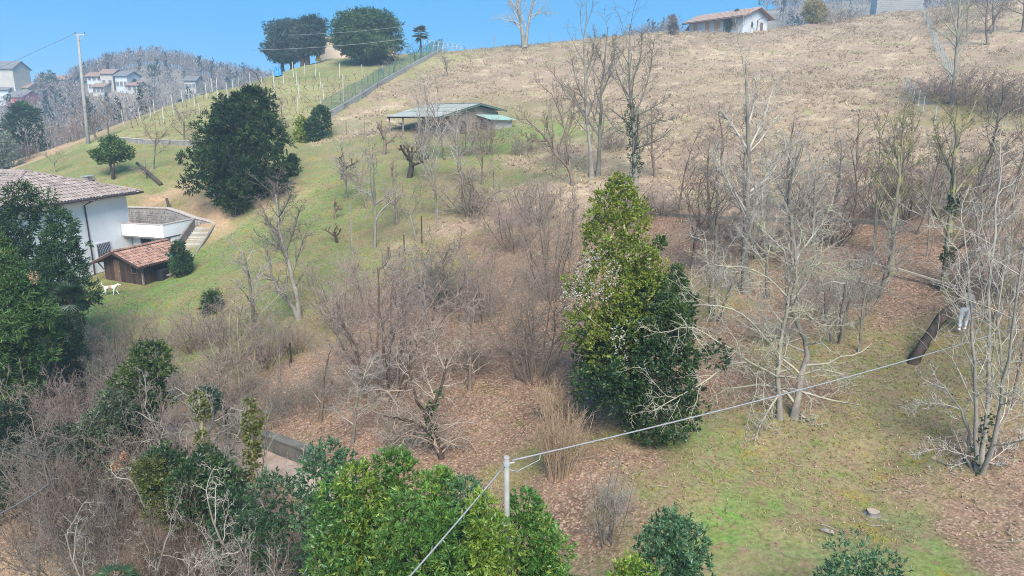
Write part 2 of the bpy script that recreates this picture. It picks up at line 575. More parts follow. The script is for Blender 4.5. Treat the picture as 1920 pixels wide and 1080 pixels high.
# ------------------------------------------------------------------ ground cover zones
# kinds of cover: lawn, dry hay grass, leaf litter, moss and worn grass, bare soil, lush grass, vineyard turf
ZPAL = {
    'G': (.15, .188, .064), 'D': (.285, .203, .132), 'L': (.215, .133, .094), 'M': (.195, .16, .08),
    'S': (.36, .235, .140), 'B': (.125, .215, .045), 'V': (.26, .25, .105), 'K': (.135, .085, .06), 'W': (.20, .17, .135),
}
ZPT = [
    ('G', 100, 300), ('G', 200, 318), ('G', 300, 330), ('G', 340, 300), ('G', 240, 350), ('G', 230, 556), ('B', 240, 570), ('G', 350, 545),
    ('G', 430, 480), ('G', 455, 440), ('G', 600, 400), ('G', 570, 310), ('G', 640, 330), ('G', 700, 360), ('G', 600, 480), ('G', 600, 530),
    ('G', 310, 590), ('B', 280, 540), ('M', 420, 560), ('G', 480, 620), ('G', 560, 260), ('G', 660, 270), ('M', 650, 290), ('G', 900, 300), ('G', 960, 345),
    ('B', 950, 262), ('M', 800, 390), ('G', 740, 400), ('M', 860, 340), ('M', 680, 440), ('M', 560, 640), ('L', 520, 700), ('L', 440, 690),
    ('V', 560, 200), ('V', 400, 215), ('V', 300, 238), ('V', 480, 170), ('V', 640, 150), ('V', 690, 132), ('G', 580, 140), ('V', 240, 252), ('V', 620, 190),
    ('L', 600, 800), ('L', 700, 860), ('L', 900, 760), ('L', 1000, 800), ('L', 820, 640), ('L', 640, 690), ('L', 960, 640),
    ('L', 1080, 700), ('L', 1000, 720), ('L', 880, 850), ('L', 780, 730), ('M', 1000, 870), ('L', 1090, 770), ('L', 1060, 900), ('K', 1100, 960),
    ('L', 1350, 720), ('L', 1600, 480), ('L', 1500, 460), ('L', 1750, 450), ('L', 1330, 450), ('K', 1620, 440), ('K', 1540, 440), ('L', 1230, 420), ('L', 1420, 600),
    ('M', 1350, 560), ('L', 1460, 560), ('L', 1880, 470), ('L', 1700, 515), ('L', 1580, 560), ('L', 1740, 570),
    ('M', 1300, 860), ('M', 1450, 850), ('G', 1400, 830), ('M', 1600, 700), ('M', 1520, 660), ('M', 1700, 780), ('M', 1650, 620), ('M', 1620, 860), ('G', 1260, 830),
    ('M', 1240, 900), ('M', 1560, 900), ('M', 1880, 660), ('M', 1760, 680), ('L', 1500, 740), ('M', 1560, 780), ('L', 1230, 860),
    ('B', 1400, 970), ('B', 1440, 985), ('B', 1360, 1000), ('G', 1480, 1000), ('M', 1560, 980), ('M', 1600, 940), ('G', 1680, 960), ('G', 1540, 1050), ('M', 1460, 1060), ('M', 1420, 1050),
    ('G', 1730, 1030), ('B', 1760, 1060), ('G', 1640, 1075), ('L', 1850, 950), ('L', 1780, 900), ('L', 1800, 1000), ('L', 1880, 1060), ('M', 1700, 900), ('L', 1900, 880), ('M', 1740, 880),
    ('L', 530, 1050), ('S', 40, 1060), ('L', 120, 980), ('L', 300, 1000), ('L', 200, 860), ('W', 300, 760), ('L', 60, 960), ('S', 110, 1060), ('L', 420, 960),
    ('L', 860, 560), ('M', 840, 520), ('L', 1000, 520), ('L', 930, 460), ('D', 1000, 400), ('D', 900, 420), ('L', 760, 560), ('L', 680, 600), ('M', 620, 620), ('M', 850, 470),
    ('D', 700, 210), ('D', 800, 165), ('D', 900, 130), ('D', 1000, 130), ('D', 1100, 150), ('D', 1200, 200), ('D', 1300, 120), ('D', 1400, 200),
    ('D', 1500, 100), ('D', 1600, 200), ('D', 1700, 100), ('D', 1250, 300), ('D', 1400, 330), ('D', 1600, 320), ('D', 1820, 260), ('M', 1830, 210), ('D', 1850, 140), ('D', 1880, 70),
    ('D', 1000, 300), ('D', 1000, 345), ('D', 660, 255), ('D', 740, 180), ('D', 1100, 360), ('D', 1200, 370), ('M', 760, 210), ('D', 1300, 370), ('D', 1500, 370), ('D', 1750, 380), ('D', 1880, 330),
    ('S', 400, 400), ('S', 425, 394), ('S', 300, 372), ('S', 360, 382), ('S', 440, 382), ('M', 330, 385), ('S', 60, 300),
    ('W', 40, 290), ('W', 100, 268),
]


def zcoord(x, y):
    r = np.hypot(x, y)
    return np.stack([np.arctan2(x, np.maximum(y, .1)) * 2.2, np.log(np.maximum(r, 5)) * 2.4], -1)


_zp = np.array([P(a, b)[0] for _, a, b in ZPT])
_zc = zcoord(_zp[:, 0], _zp[:, 1])
_zk = sorted(ZPAL)
_zi = np.array([_zk.index(k) for k, _, _ in ZPT])


def zones(x, y):
    """Weights of the kinds of cover at ground points."""
    x = np.asarray(x, float).ravel()
    y = np.asarray(y, float).ravel()
    wob = 0.05 * np.sin(x * 1.3 + y * .7) + 0.05 * np.sin(y * 1.7 - x * .9) + .04 * np.sin(x * 3.1 + 1) * np.sin(y * 2.7)
    q = zcoord(x, y) + np.stack([wob, wob[::-1] * 0 + wob * .6], -1)
    out = np.zeros((len(x), len(_zk)))
    for i in range(0, len(x), 20000):
        d2 = ((q[i:i + 20000, None] - _zc[None]) ** 2).sum(-1)
        w = 1.0 / (d2 + 0.0015) ** 2
        for k in range(len(_zk)):
            out[i:i + 20000, k] = w[:, _zi == k].sum(1)
    out /= out.sum(1, keepdims=True)
    r = np.hypot(x, y)
    far = sstep(170, 230, r)
    out *= (1 - far)[:, None]
    out[:, _zk.index('W')] += far
    return out


def axis(lo, hi, c, fine, n):
    """Grid lines: fine spacing near c, growing outwards."""
    out = [c]
    s = fine
    a = c
    while a < hi:
        s = max(fine, fine * (abs(a - c) / n) ** 1.6)
        a += s
        out.append(a)
    a = c
    while a > lo:
        s = max(fine, fine * (abs(a - c) / n) ** 1.6)
        a -= s
        out.append(a)
    return np.array(sorted(out))


gx = axis(-1300, 1300, -2, 0.43, 24)
gy = axis(-250, 1500, 32, 0.43, 24)
GX, GY = np.meshgrid(gx, gy)
GZ = height(GX, GY)
nx, ny = len(gx), len(gy)
idx = np.arange(nx * ny).reshape(ny, nx)
quads = np.stack([idx[:-1, :-1], idx[:-1, 1:], idx[1:, 1:], idx[1:, :-1]], -1).reshape(-1, 4)
gw = zones(GX, GY)
gcol = gw @ np.array([ZPAL[k] for k in _zk])
me = np_mesh('ground', np.stack([GX, GY, GZ], -1), [quads], None, gcol, True)
for nm, ks in (('leafy', 'LK'), ('grassy', 'GBVM'), ('hay', 'D')):
    a = me.attributes.new(nm, 'FLOAT', 'POINT')
    a.data.foreach_set('value', sum(gw[:, _zk.index(k)] for k in ks).astype(np.float32))


def ground_material():
    m, nt, b = new_mat('ground_cover')
    tc = N(nt, 'ShaderNodeTexCoord').outputs['Object']
    at = N(nt, 'ShaderNodeAttribute', attribute_name='Col').outputs['Color']
    leafyv = N(nt, 'ShaderNodeAttribute', attribute_name='leafy').outputs['Fac']
    grassv = N(nt, 'ShaderNodeAttribute', attribute_name='grassy').outputs['Fac']
    hayv = N(nt, 'ShaderNodeAttribute', attribute_name='hay').outputs['Fac']

    def mul(a, bb):
        n = N(nt, 'ShaderNodeMath', operation='MULTIPLY')
        for i, v in enumerate((a, bb)):
            if isinstance(v, bpy.types.NodeSocket):
                nt.links.new(v, n.inputs[i])
            else:
                n.inputs[i].default_value = v
        return n.outputs[0]
    c = at
    # worn, mossy and hay coloured patches in the grass
    c = mixc(nt, c, (.27, .19, .095), mul(noise(nt, tc, .55, 5, .65, .46, .62, 0, .75), grassv))
    c = mixc(nt, c, (.10, .15, .03), mul(noise(nt, tc, 1.1, 5, .7, .5, .64, 0, .7), grassv))
    c = mixc(nt, c, (.24, .19, .03), mul(noise(nt, tc, .8, 4, .7, .58, .66, 0, .7), grassv))
    c = mixc(nt, c, (.22, .13, .088), mul(noise(nt, tc, 2.4, 6, .78, .50, .60, 0, .8), grassv))
    c = mixc(nt, c, (.085, .095, .03), mul(noise(nt, tc, 3.7, 6, .75, .55, .66, 0, .65), grassv))
    # moss showing through the litter
    c = mixc(nt, c, (.14, .125, .04), mul(noise(nt, tc, .7, 6, .7, .54, .66, 0, .75), leafyv))
    c = mixc(nt, c, (.10, .058, .04), mul(noise(nt, tc, 3.2, 5, .7, .52, .66, 0, .7), leafyv))
    # brambles and cropped swaths in the hay
    c = mixc(nt, c, (.25, .172, .125), mul(noise(nt, tc, .13, 6, .74, .47, .62, 0, .6), hayv))
    c = mixc(nt, c, (.43, .33, .21), mul(noise(nt, tc, .33, 6, .7, .52, .64, 0, .75), hayv))
    c = mixc(nt, c, (.20, .20, .075), mul(noise(nt, tc, .22, 4, .6, .58, .68, 0, .6), hayv))
    c = mixc(nt, c, (.115, .07, .05), mul(noise(nt, tc, .42, 6, .75, .50, .64, 0, .6), leafyv))
    c = mixc(nt, c, (.34, .235, .17), mul(noise(nt, tc, .9, 6, .75, .54, .66, 0, .6), leafyv))
    c = mixc(nt, c, (.15, .14, .045), mul(noise(nt, tc, 1.9, 6, .75, .56, .66, 0, .7), leafyv))
    # single leaves
    v = N(nt, 'ShaderNodeTexVoronoi')
    v.inputs['Scale'].default_value = 17.0
    nt.links.new(tc, v.inputs['Vector'])
    sep = N(nt, 'ShaderNodeSeparateColor')
    nt.links.new(v.outputs['Color'], sep.inputs[0])
    ramp = N(nt, 'ShaderNodeValToRGB')
    el = ramp.color_ramp.elements
    el[0].position, el[0].color = 0.0, (.14, .082, .055, 1)
    el[1].position, el[1].color = 1.0, (.42, .30, .205, 1)
    e = el.new(.5)
    e.color = (.27, .165, .105, 1)
    nt.links.new(sep.outputs[0], ramp.inputs['Fac'])
    gt = N(nt, 'ShaderNodeMath', operation='GREATER_THAN')
    gt.inputs[1].default_value = 0.45
    nt.links.new(sep.outputs[1], gt.inputs[0])
    c = mixc(nt, c, ramp.outputs['Color'], mul(mul(gt.outputs[0], leafyv), .75))
    # fine grain
    c = mixc(nt, c, grey(nt, noise(nt, tc, 7, 6, .78, .25, .75, .5, 1.55)), 1.0, 'MULTIPLY')
    c = mixc(nt, c, grey(nt, noise(nt, tc, .09, 3, .5, .3, .7, .85, 1.15)), 1.0, 'MULTIPLY')
    nt.links.new(c, b.inputs['Base Color'])
    b.inputs['Roughness'].default_value = 1.0
    b.inputs['Specular IOR Level'].default_value = 0.05
    bp = N(nt, 'ShaderNodeBump')
    bp.inputs['Strength'].default_value = 0.42
    bp.inputs['Distance'].default_value = 0.12
    nt.links.new(noise(nt, tc, 5.0, 8, .72, 0, 1), bp.inputs['Height'])
    nt.links.new(bp.outputs['Normal'], b.inputs['Normal'])
    return m


me.materials.append(ground_material())
tag(link('ground', me), kind='structure')

# ------------------------------------------------------------------ scattered cover
def frustum_points(rng, n, d0, d1, power=1.0, upx=(-120, 2040)):
    """Random ground points inside the wedge that the picture shows, between two distances."""
    t = rng.random(n) ** power
    d = np.sqrt(d0 ** 2 + (d1 ** 2 - d0 ** 2) * t)
    u = (rng.uniform(*upx, n) - 960) / FOC
    x = u * d
    y = d * 1.0
    return x, y, height(x, y)


def blades(rng, x, y, z, h, w, nb, lean, cols, name, mat):
    """Tufts of nb thin blades (one triangle each)."""
    n = len(x)
    base = np.repeat(np.stack([x, y, z - .02], -1), nb, 0)
    H = np.repeat(h, nb) * rng.uniform(.55, 1.15, n * nb)
    a = rng.uniform(0, 2 * np.pi, n * nb)
    off = rng.normal(0, 1, (n * nb, 2)) * np.repeat(w, nb)[:, None] * 1.6
    base[:, :2] += off
    ld = rng.normal(0, lean, (n * nb, 2)) * H[:, None]
    tip = base + np.concatenate([ld, H[:, None]], 1)
    side = np.stack([np.cos(a), np.sin(a), 0 * a], -1) * np.repeat(w, nb)[:, None]
    V = np.stack([base - side, base + side, tip], 1).reshape(-1, 3)
    F = np.arange(len(V)).reshape(-1, 3)
    C = np.repeat(np.repeat(cols, nb, 0) * rng.uniform(.75, 1.25, (n * nb, 1)), 3, 0)
    return link(name, np_mesh(name, V, [F], mat, C))


rng = np.random.default_rng(5)


def pick(rng, pal, n):
    pal = np.array(pal)
    i = rng.integers(0, len(pal), n)
    j = rng.integers(0, len(pal), n)
    t = rng.random((n, 1))
    return pal[i] * t + pal[j] * (1 - t)


HAY = [(.46, .35, .225), (.41, .30, .195), (.35, .25, .165), (.52, .41, .265), (.30, .21, .15), (.43, .32, .21)]
x, y, z = frustum_points(rng, 120000, 42, 158)
w = zones(x, y)
keep = rng.random(len(x)) < (w[:, _zk.index('D')] * 1.15 - .12)
patch = np.sin(x * .35 + np.sin(y * .22) * 2) * np.sin(y * .31 + np.sin(x * .17) * 2)
keep &= rng.random(len(x)) < .55 + .25 * patch
x, y, z, patch = x[keep][:38000], y[keep][:38000], z[keep][:38000], patch[keep][:38000]
tag(blades(rng, x, y, z, rng.uniform(.14, .34, len(x)) * (1 + .3 * patch), rng.uniform(.032, .07, len(x)), 4, .95, pick(rng, HAY, len(x)) * (1 - .06 * patch[:, None]), 'dry_grass', DRY),
    'tall dry straw coloured grass over the open hillside', 'grass', kind='stuff')

LAWN = [(.17, .205, .065), (.20, .225, .075), (.24, .23, .095), (.14, .185, .045), (.30, .26, .14)]
x, y, z = frustum_points(rng, 60000, 16, 62)
w = zones(x, y)
g = w[:, [_zk.index(k) for k in 'GB']].sum(1)
keep = rng.random(len(x)) < g
x, y, z = x[keep][:22000], y[keep][:22000], z[keep][:22000]
tag(blades(rng, x, y, z, rng.uniform(.05, .14, len(x)), rng.uniform(.012, .025, len(x)), 4, .45, pick(rng, LAWN, len(x)), 'lawn_grass', DRY),
    'short green grass growing on the lawn and slope', 'grass', kind='stuff')

MOSS = [(.34, .26, .14), (.28, .24, .10), (.22, .24, .07), (.40, .31, .19), (.30, .27, .06)]
x, y, z = frustum_points(rng, 70000, 15, 45)
w = zones(x, y)
keep = rng.random(len(x)) < w[:, _zk.index('M')]
x, y, z = x[keep][:26000], y[keep][:26000], z[keep][:26000]
tag(blades(rng, x, y, z, rng.uniform(.04, .12, len(x)), rng.uniform(.009, .02, len(x)), 5, .8, pick(rng, MOSS, len(x)), 'rough_grass', DRY),
    'worn olive and straw grass under the bare trees', 'grass', kind='stuff')

LITTER = [(.30, .185, .12), (.235, .135, .085), (.37, .245, .165), (.165, .095, .065), (.44, .32, .225), (.27, .16, .10)]
x, y, z = frustum_points(rng, 200000, 15, 47, .8)
w = zones(x, y)
keep = rng.random(len(x)) < w[:, _zk.index('L')] + w[:, _zk.index('K')] * .8 + .5 * w[:, _zk.index('M')] + .06
x, y, z = x[keep][:72000], y[keep][:72000], z[keep][:72000]
n = len(x)
ang = rng.uniform(0, 2 * np.pi, n)
L = rng.uniform(.018, .044, n)
tilt = rng.normal(0, .45, (n, 2))
e1 = np.stack([np.cos(ang), np.sin(ang), tilt[:, 0]], -1) * L[:, None]
e2 = np.stack([-np.sin(ang), np.cos(ang), tilt[:, 1]], -1) * (L * rng.uniform(.45, .8, n))[:, None]
c0 = np.stack([x, y, z + .03 + rng.uniform(0, .04, n)], -1)
V = np.stack([c0 - e1, c0 + e2, c0 + e1, c0 - e2], 1).reshape(-1, 3)
F = np.arange(4 * n).reshape(-1, 4)
tag(link('fallen_leaves', np_mesh('fallen_leaves', V, [F], DRY, np.repeat(pick(rng, LITTER, n), 4, 0))),
    'rust brown leaves lying thick under the hazels and along the banks', 'leaves', kind='stuff')

# fallen twigs and sticks
x, y, z = frustum_points(rng, 6000, 15, 46)
w = zones(x, y)
keep = rng.random(len(x)) < w[:, _zk.index('L')] + .2 * w[:, _zk.index('M')]
x, y, z = x[keep][:1100], y[keep][:1100], z[keep][:1100]
V, Q, n0 = [], [], 0
for i in range(len(x)):
    a, ln_ = rng.uniform(0, 6.28), rng.uniform(.12, .6)
    p_ = np.array([x[i], y[i], z[i] + .05])
    for k in range(4):
        q_ = p_ + np.array([math.cos(a), math.sin(a), 0]) * ln_ / 4
        q_[2] = gz(q_[0], q_[1]) + .05 + rng.uniform(0, .03)
        sd_ = np.array([-math.sin(a), math.cos(a), 0]) * .008
        up_ = np.array([0, 0, .014])
        V += [p_ - sd_, p_ + sd_, p_ + up_, q_ - sd_, q_ + sd_, q_ + up_]
        Q += [(n0 + 1, n0 + 2, n0 + 5, n0 + 4), (n0 + 2, n0, n0 + 3, n0 + 5)]
        n0 += 6
        p_ = q_
        a += rng.normal(0, .35)
tag(link('fallen_twigs', np_mesh('fallen_twigs', np.array(V), [np.array(Q)], BARK['ash'])), 'thin grey twigs lying scattered on the leaf litter and grass', 'twigs', kind='stuff')

# path below the retaining wall, draped over the ground
def strip(name, px_pts, width, mat, lift=.06, seg=14):
    g = [P(a, b)[0] for a, b in px_pts]
    pts = []
    for i in range(len(g) - 1):
        for k in range(seg):
            pts.append(g[i] + (g[i + 1] - g[i]) * k / seg)
    pts.append(g[-1])
    pts = np.array(pts)
    d = np.gradient(pts, axis=0)[:, :2]
    d /= np.linalg.norm(d, axis=1, keepdims=True)
    nrm = np.stack([-d[:, 1], d[:, 0]], -1)
    cols = np.linspace(-.5, .5, 7)
    xy = pts[:, None, :2] + nrm[:, None] * (cols[None, :, None] * width * (1 + .06 * np.sin(np.arange(len(pts)) * 1.7))[:, None, None])
    zz = height(xy[..., 0], xy[..., 1]) + lift
    V = np.concatenate([xy, zz[..., None]], -1).reshape(-1, 3)
    m_, k_ = len(pts), len(cols)
    ix = np.arange(m_ * k_).reshape(m_, k_)
    Q = np.stack([ix[:-1, :-1], ix[:-1, 1:], ix[1:, 1:], ix[1:, :-1]], -1).reshape(-1, 4)
    return link(name, np_mesh(name, V, [Q[:, ::-1]], mat, None, True))


tag(strip('path', [(640, 930), (560, 888), (490, 868), (420, 858), (340, 832), (270, 815)], 1.5, M['path']), kind='structure')

# ------------------------------------------------------------------ building helpers
class Frame:
    """A building's own axes: x along its front, y into it, z up."""

    def __init__(self, x, y, z, xdir):
        self.o = Vector((x, y, z))
        self.a = math.atan2(xdir[1], xdir[0])
        self.inv = (Matrix.Translation(self.o) @ Matrix.Rotation(self.a, 4, 'Z')).inverted()

    def loc(self, p):
        return self.inv @ Vector([float(c) for c in p])

    def hit_y(self, px, py, y0=0.0):
        """Local x, z where the view ray of a pixel meets the plane y = y0."""
        a = self.loc(CAM)
        b = self.loc(CAM + ray(px, py))
        t = (y0 - a.y) / (b.y - a.y)
        q = a + (b - a) * t
        return q.x, q.z

    def hit_x(self, px, py, x0=0.0):
        a = self.loc(CAM)
        b = self.loc(CAM + ray(px, py))
        t = (x0 - a.x) / (b.x - a.x)
        q = a + (b - a) * t
        return q.y, q.z


def tile_field(rng, o, u, v, inside, tw=.29, tl=.42, arc=4):
    """Overlapping barrel tiles on the plane o + a u + b v, as arrays; inside(a, b) says which are laid."""
    u, v = Vector(u), Vector(v)
    n = u.cross(v).normalized()
    amax = 16.0
    V, F = [], []
    for j in range(-2, 60):
        for i in range(-70, 90):
            a, b = (i + .5) * tw, (j + .5) * tl
            if not inside(a, b):
                continue
            base = Vector(o) + u * (a - tw / 2 + rng.normal(0, .006)) + v * (b - tl / 2 + rng.normal(0, .01))
            k0 = len(V)
            lift = .028 + rng.random() * .012
            for e in (0, 1):
                for k in range(arc + 1):
                    t = math.pi * k / arc
                    q = base + u * (tw * .5 - tw * .5 * math.cos(t)) + n * (tw * .30 * math.sin(t) + lift * (1 - e)) + v * (e * tl * 1.06)
                    V.append(q)
            for k in range(arc):
                F.append((k0 + k, k0 + k + 1, k0 + arc + 2 + k, k0 + arc + 1 + k))
    return V, F


def tiles_obj(name, parent, mat, fields, pal):
    V, F = [], []
    for v, f in fields:
        n = len(V)
        V += v
        F += [tuple(i + n for i in q) for q in f]
    me = np_mesh(name, [tuple(p) for p in V], [np.array(F)], None, None, True)
    me.materials.append(mat)
    o = link(name, me, parent)
    return tag(o, kind='stuff')


def tile_mat(name, pal):
    m, nt, b = new_mat(name)
    geo = N(nt, 'ShaderNodeNewGeometry')
    ramp = N(nt, 'ShaderNodeValToRGB')
    el = ramp.color_ramp.elements
    while len(el) < len(pal):
        el.new(.5)
    for i, c in enumerate(pal):
        el[i].position = i / (len(pal) - 1)
        el[i].color = (*c, 1)
    nt.links.new(geo.outputs['Random Per Island'], ramp.inputs['Fac'])
    tc = N(nt, 'ShaderNodeTexCoord').outputs['Object']
    c = mixc(nt, ramp.outputs['Color'], tuple(x * .5 for x in pal[0]), noise(nt, tc, 1.3, 5, .65, .5, .7, 0, .75))
    nt.links.new(c, b.inputs['Base Color'])
    b.inputs['Roughness'].default_value = .9
    return m


TILE_GREY = tile_mat('barrel_tile_weathered', [(.245, .185, .155), (.32, .25, .215), (.28, .205, .168), (.36, .29, .25), (.215, .16, .135)])
TILE_RED = tile_mat('barrel_tile_red', [(.32, .165, .115), (.40, .235, .17), (.27, .145, .105), (.36, .195, .135), (.12, .08, .065)])


def stone_face(rng, mb, p0, p1, z0, z1a, z1b, out, n):
    """Irregular stones set proud of a wall face between two ground points."""
    p0, p1 = Vector(p0), Vector(p1)
    L = (p1 - p0).length
    d = (p1 - p0) / L
    out = Vector(out).normalized()
    z = z0
    while z < max(z1a, z1b):
        h = rng.uniform(.14, .26)
        a = rng.uniform(-.1, 0)
        while a < L:
            w = rng.uniform(.2, .5)
            top = z1a + (z1b - z1a) * min(max((a + w / 2) / L, 0), 1)
            if z + h < top and a + w < L:
                c = p0 + d * (a + w / 2) + out * rng.uniform(-.02, .035)
                Mx = Matrix((d, out, Vector((0, 0, 1)))).transposed() @ Matrix.Rotation(rng.normal(0, .05), 3, 'Y')
                mb.box((c.x, c.y, z + h / 2), (w * .93, .12, h * .9), Mx)
            a += w
        z += h


# ------------------------------------------------------------------ the white house with the tiled hip roof
hx = Vector((.21, .978, 0)).normalized()
HF = Frame(-31.35, 55.6, 3.9, hx)
house = thing('white_house', 'white two storey house with weathered tile hip roof and walled terrace beside a wooden shed', 'house', HF.o, HF.a)
EZ = 6.26
mb = MB()
mb.box((-5.75, 6.5, 2.45), (11.5, 13, 6.9))
wall = mb.build('wall', M['plaster'], house)
wx0, wz0 = HF.hit_y(180, 459)
wx1, wz1 = HF.hit_y(208, 481)
mb = MB()
mb.box((-5.75, -.03, -.35), (11.62, .1, 1.5))
stone_face(np.random.default_rng(2), mb, (-11.5, -.06, 0), (0, -.06, 0), -.9, .38, .38, (0, -1, 0), 0)
mb.build('stone_plinth', M['stone'], house)
# roof: slab, tiles, hips
apex = Vector((-5.75, 3.2, 8.26))
e_l, e_r = Vector((-12.4, -.8, EZ)), Vector((.8, -.8, EZ))
b_l, b_r, r_b = Vector((-12.4, 14, EZ)), Vector((.8, 14, EZ)), Vector((-5.75, 14, 8.26))
mb = MB()
for poly in ([e_l, e_r, apex], [e_l, apex, r_b, b_l], [e_r, b_r, r_b, apex]):
    mb.prism(poly, (0, 0, -.10))
mb.box((-5.8, 6.6, EZ - .17), (13.1, 14.7, .1))
roof = mb.build('roof', M['plaster'], house)
rng = np.random.default_rng(11)
fields = []
vv = (apex - Vector((apex.x, -.8, EZ))).normalized()
hgt = (apex - Vector((apex.x, -.8, EZ))).length


def in_hip(a, b):
    t = b / hgt
    return 0 <= b and t < .985 and e_l.x + (apex.x - e_l.x) * t <= e_l.x + a <= e_r.x + (apex.x - e_r.x) * t


fields.append(tile_field(rng, e_l, (1, 0, 0), vv, in_hip))
vl = (apex - Vector((-12.4, apex.y, EZ))).normalized()
hl = (apex - Vector((-12.4, apex.y, EZ))).length


def in_left(a, b):          # a runs from the far end towards the near corner
    y = 14 - a
    return 0 <= b and b / hl < .985 and y >= -.8 + 4.0 * b / hl and a >= 0


fields.append(tile_field(rng, b_l, (0, -1, 0), vl, in_left))
vr = (apex - Vector((.8, apex.y, EZ))).normalized()


def in_right(a, b):
    y = -.8 + a
    return 0 <= b and b / hl < .985 and y >= -.8 + 4.0 * b / hl and y < 8


fields.append(tile_field(rng, e_r, (0, 1, 0), vr, in_right))
tiles_obj('roof_tiles', roof, TILE_GREY, fields, None)
mb = MB()
for a, b in ((e_l, apex), (e_r, apex), (apex, r_b)):
    n_ = int((b - a).length / .38)
    for k in range(n_):
        p0, p1 = a.lerp(b, k / n_), a.lerp(b, (k + 1.12) / n_)
        mb.tube([p0 + Vector((0, 0, .05)), p1 + Vector((0, 0, .02))], [.13, .11], 7)
tag(mb.build('hip_tiles', TILE_GREY, roof), kind='stuff')
mb = MB()
mb.tube([(-12.4, -.9, EZ - .06), (.9, -.9, EZ - .06)], .085, 7)
mb.tube([(.9, -.9, EZ - .06), (.9, 8, EZ - .06)], .085, 7)
mb.build('gutter', M['gutter'], house)
gx0, gz0 = HF.hit_y(157, 388)
mb = MB()
mb.tube([(gx0 + .5, -.85, EZ - .12), (gx0 + .2, -.5, EZ - .3), (gx0, -.09, EZ - .55), (gx0, -.09, .3)], .055, 7)
mb.build('downpipe', M['gutter'], house)
ch = HF.loc(at_depth(166, 338, 60))
mb = MB()
mb.box((ch.x, ch.y, ch.z - 1.1), (.8, .6, 2.2))
for k in range(3):
    mb.box((ch.x, ch.y, ch.z + .07 + k * .15), (.95 - .05 * (k % 2), .75, .07))
mb.build('chimney', M['concrete_pale'], house)
# louvred window with a stone frame and a projecting bar grille
cx, cz, ww, wh = (wx0 + wx1) / 2, (wz0 + wz1) / 2, abs(wx1 - wx0), abs(wz0 - wz1)
wroot = MB().box((cx, -.02, cz), (ww, .06, wh)).build('window', M['glass_dark'], house)
mb = MB()
for sx in (-1, 1):
    mb.box((cx + sx * (ww / 2 + .04), -.035, cz), (.08, .11, wh + .16))
for sz in (-1, 1):
    mb.box((cx, -.037, cz + sz * (wh / 2 + .04)), (ww, .11, .08))
mb.build('window_frame', M['frame'], wroot)
sl = None
nsl = 9
for k in range(nsl):
    z = cz - wh / 2 + wh * (k + .5) / nsl
    if sl is None:
        sl = MB().box((0, 0, 0), (ww * .98, .05, wh / nsl * .62)).build('slat', M['slat'], wroot)
        o = sl
    else:
        o = sl.copy()
        COL.objects.link(o)
    o.location = (cx, -.075, z)
mb = MB()
for k in range(8):
    x = cx - ww / 2 + ww * (k + .5) / 8
    mb.tube([(x, -.12, cz - wh / 2), (x, -.28, cz), (x, -.12, cz + wh / 2)], .012, 5)
mb.build('window_grille', M['metal'], wroot)
# terrace
tA = HF.loc((-31.55, 54.7, 0))
tB = HF.loc((-27.7, 53.5, 0))
tC = HF.loc((-26.7, 57.1, 0))
tD = Vector((tA.x + 2.8, .4, 0))
tA.y = max(tA.y, -4.2)
TZ = 16 - 8.23 - 3.9          # parapet top, local
pA, pB, pC = (Vector((q.x, q.y, 0)) for q in (tA, tB, tC))
pA.y = -.05


def wall_between(mb, a, b, z0, z1, th):
    a, b = Vector(a), Vector(b)
    mb.span((a.x, a.y, (z0 + z1) / 2), (b.x, b.y, (z0 + z1) / 2), th, z1 - z0)


mb = MB()
wall_between(mb, pA, pB, TZ - 1.0, TZ, .2)
mb.build('terrace_parapet', M['plaster'], house)
mb = MB()
wall_between(mb, pB, pC, TZ - 1.0, TZ, .19)
mb.build('terrace_parapet', M['plaster'], house)
mb = MB()
wall_between(mb, pA + (pA - pB).normalized() * -.1, pB, TZ + .002, TZ + .05, .27)
wall_between(mb, pB, pC, TZ + .004, TZ + .052, .268)
mb.build('parapet_coping', M['coping'], house)
pE = Vector((0, 3.2, 0))
mb = MB()
mb.prism([(pA.x, pA.y, TZ - 1.12), (pB.x, pB.y, TZ - 1.12), (pC.x, pC.y, TZ - 1.12), (5.2, 2.4, TZ - 1.12), (pE.x - .5, pE.y, TZ - 1.12)], (0, 0, .16))
mb.build('terrace_floor', M['coping'], house)
ins = (pC - pB).normalized()
lA, lB = pA + ins * 1.0, pB + ins * .9
mb = MB()
mb.prism([(lA.x, -.01, -1), (lB.x, lB.y, -1), (pC.x, pC.y, -1), (pE.x, pE.y, -1)], (0, 0, TZ - .14))
mb.build('lower_wall', M['plaster'], house)
# dark doorway under the terrace
dirw = (lB - lA).normalized()
nrm = Vector((dirw.y, -dirw.x, 0))
ang = math.atan2(dirw.y, dirw.x)
mid = lA.lerp(lB, .36)
Rm = Matrix.Rotation(ang, 3, 'Z')
droot = MB().box(mid + nrm * .015 + Vector((0, 0, TZ - 2.2)), (1.15, .08, 1.6), Rm).build('doorway', M['slot'], house)
for s in (-1, 1):
    MB().box(mid + nrm * .05 + dirw * (s * .61) + Vector((0, 0, TZ - 2.2)), (.09, .12, 1.7), Rm).build('door_frame', M['frame'], droot)


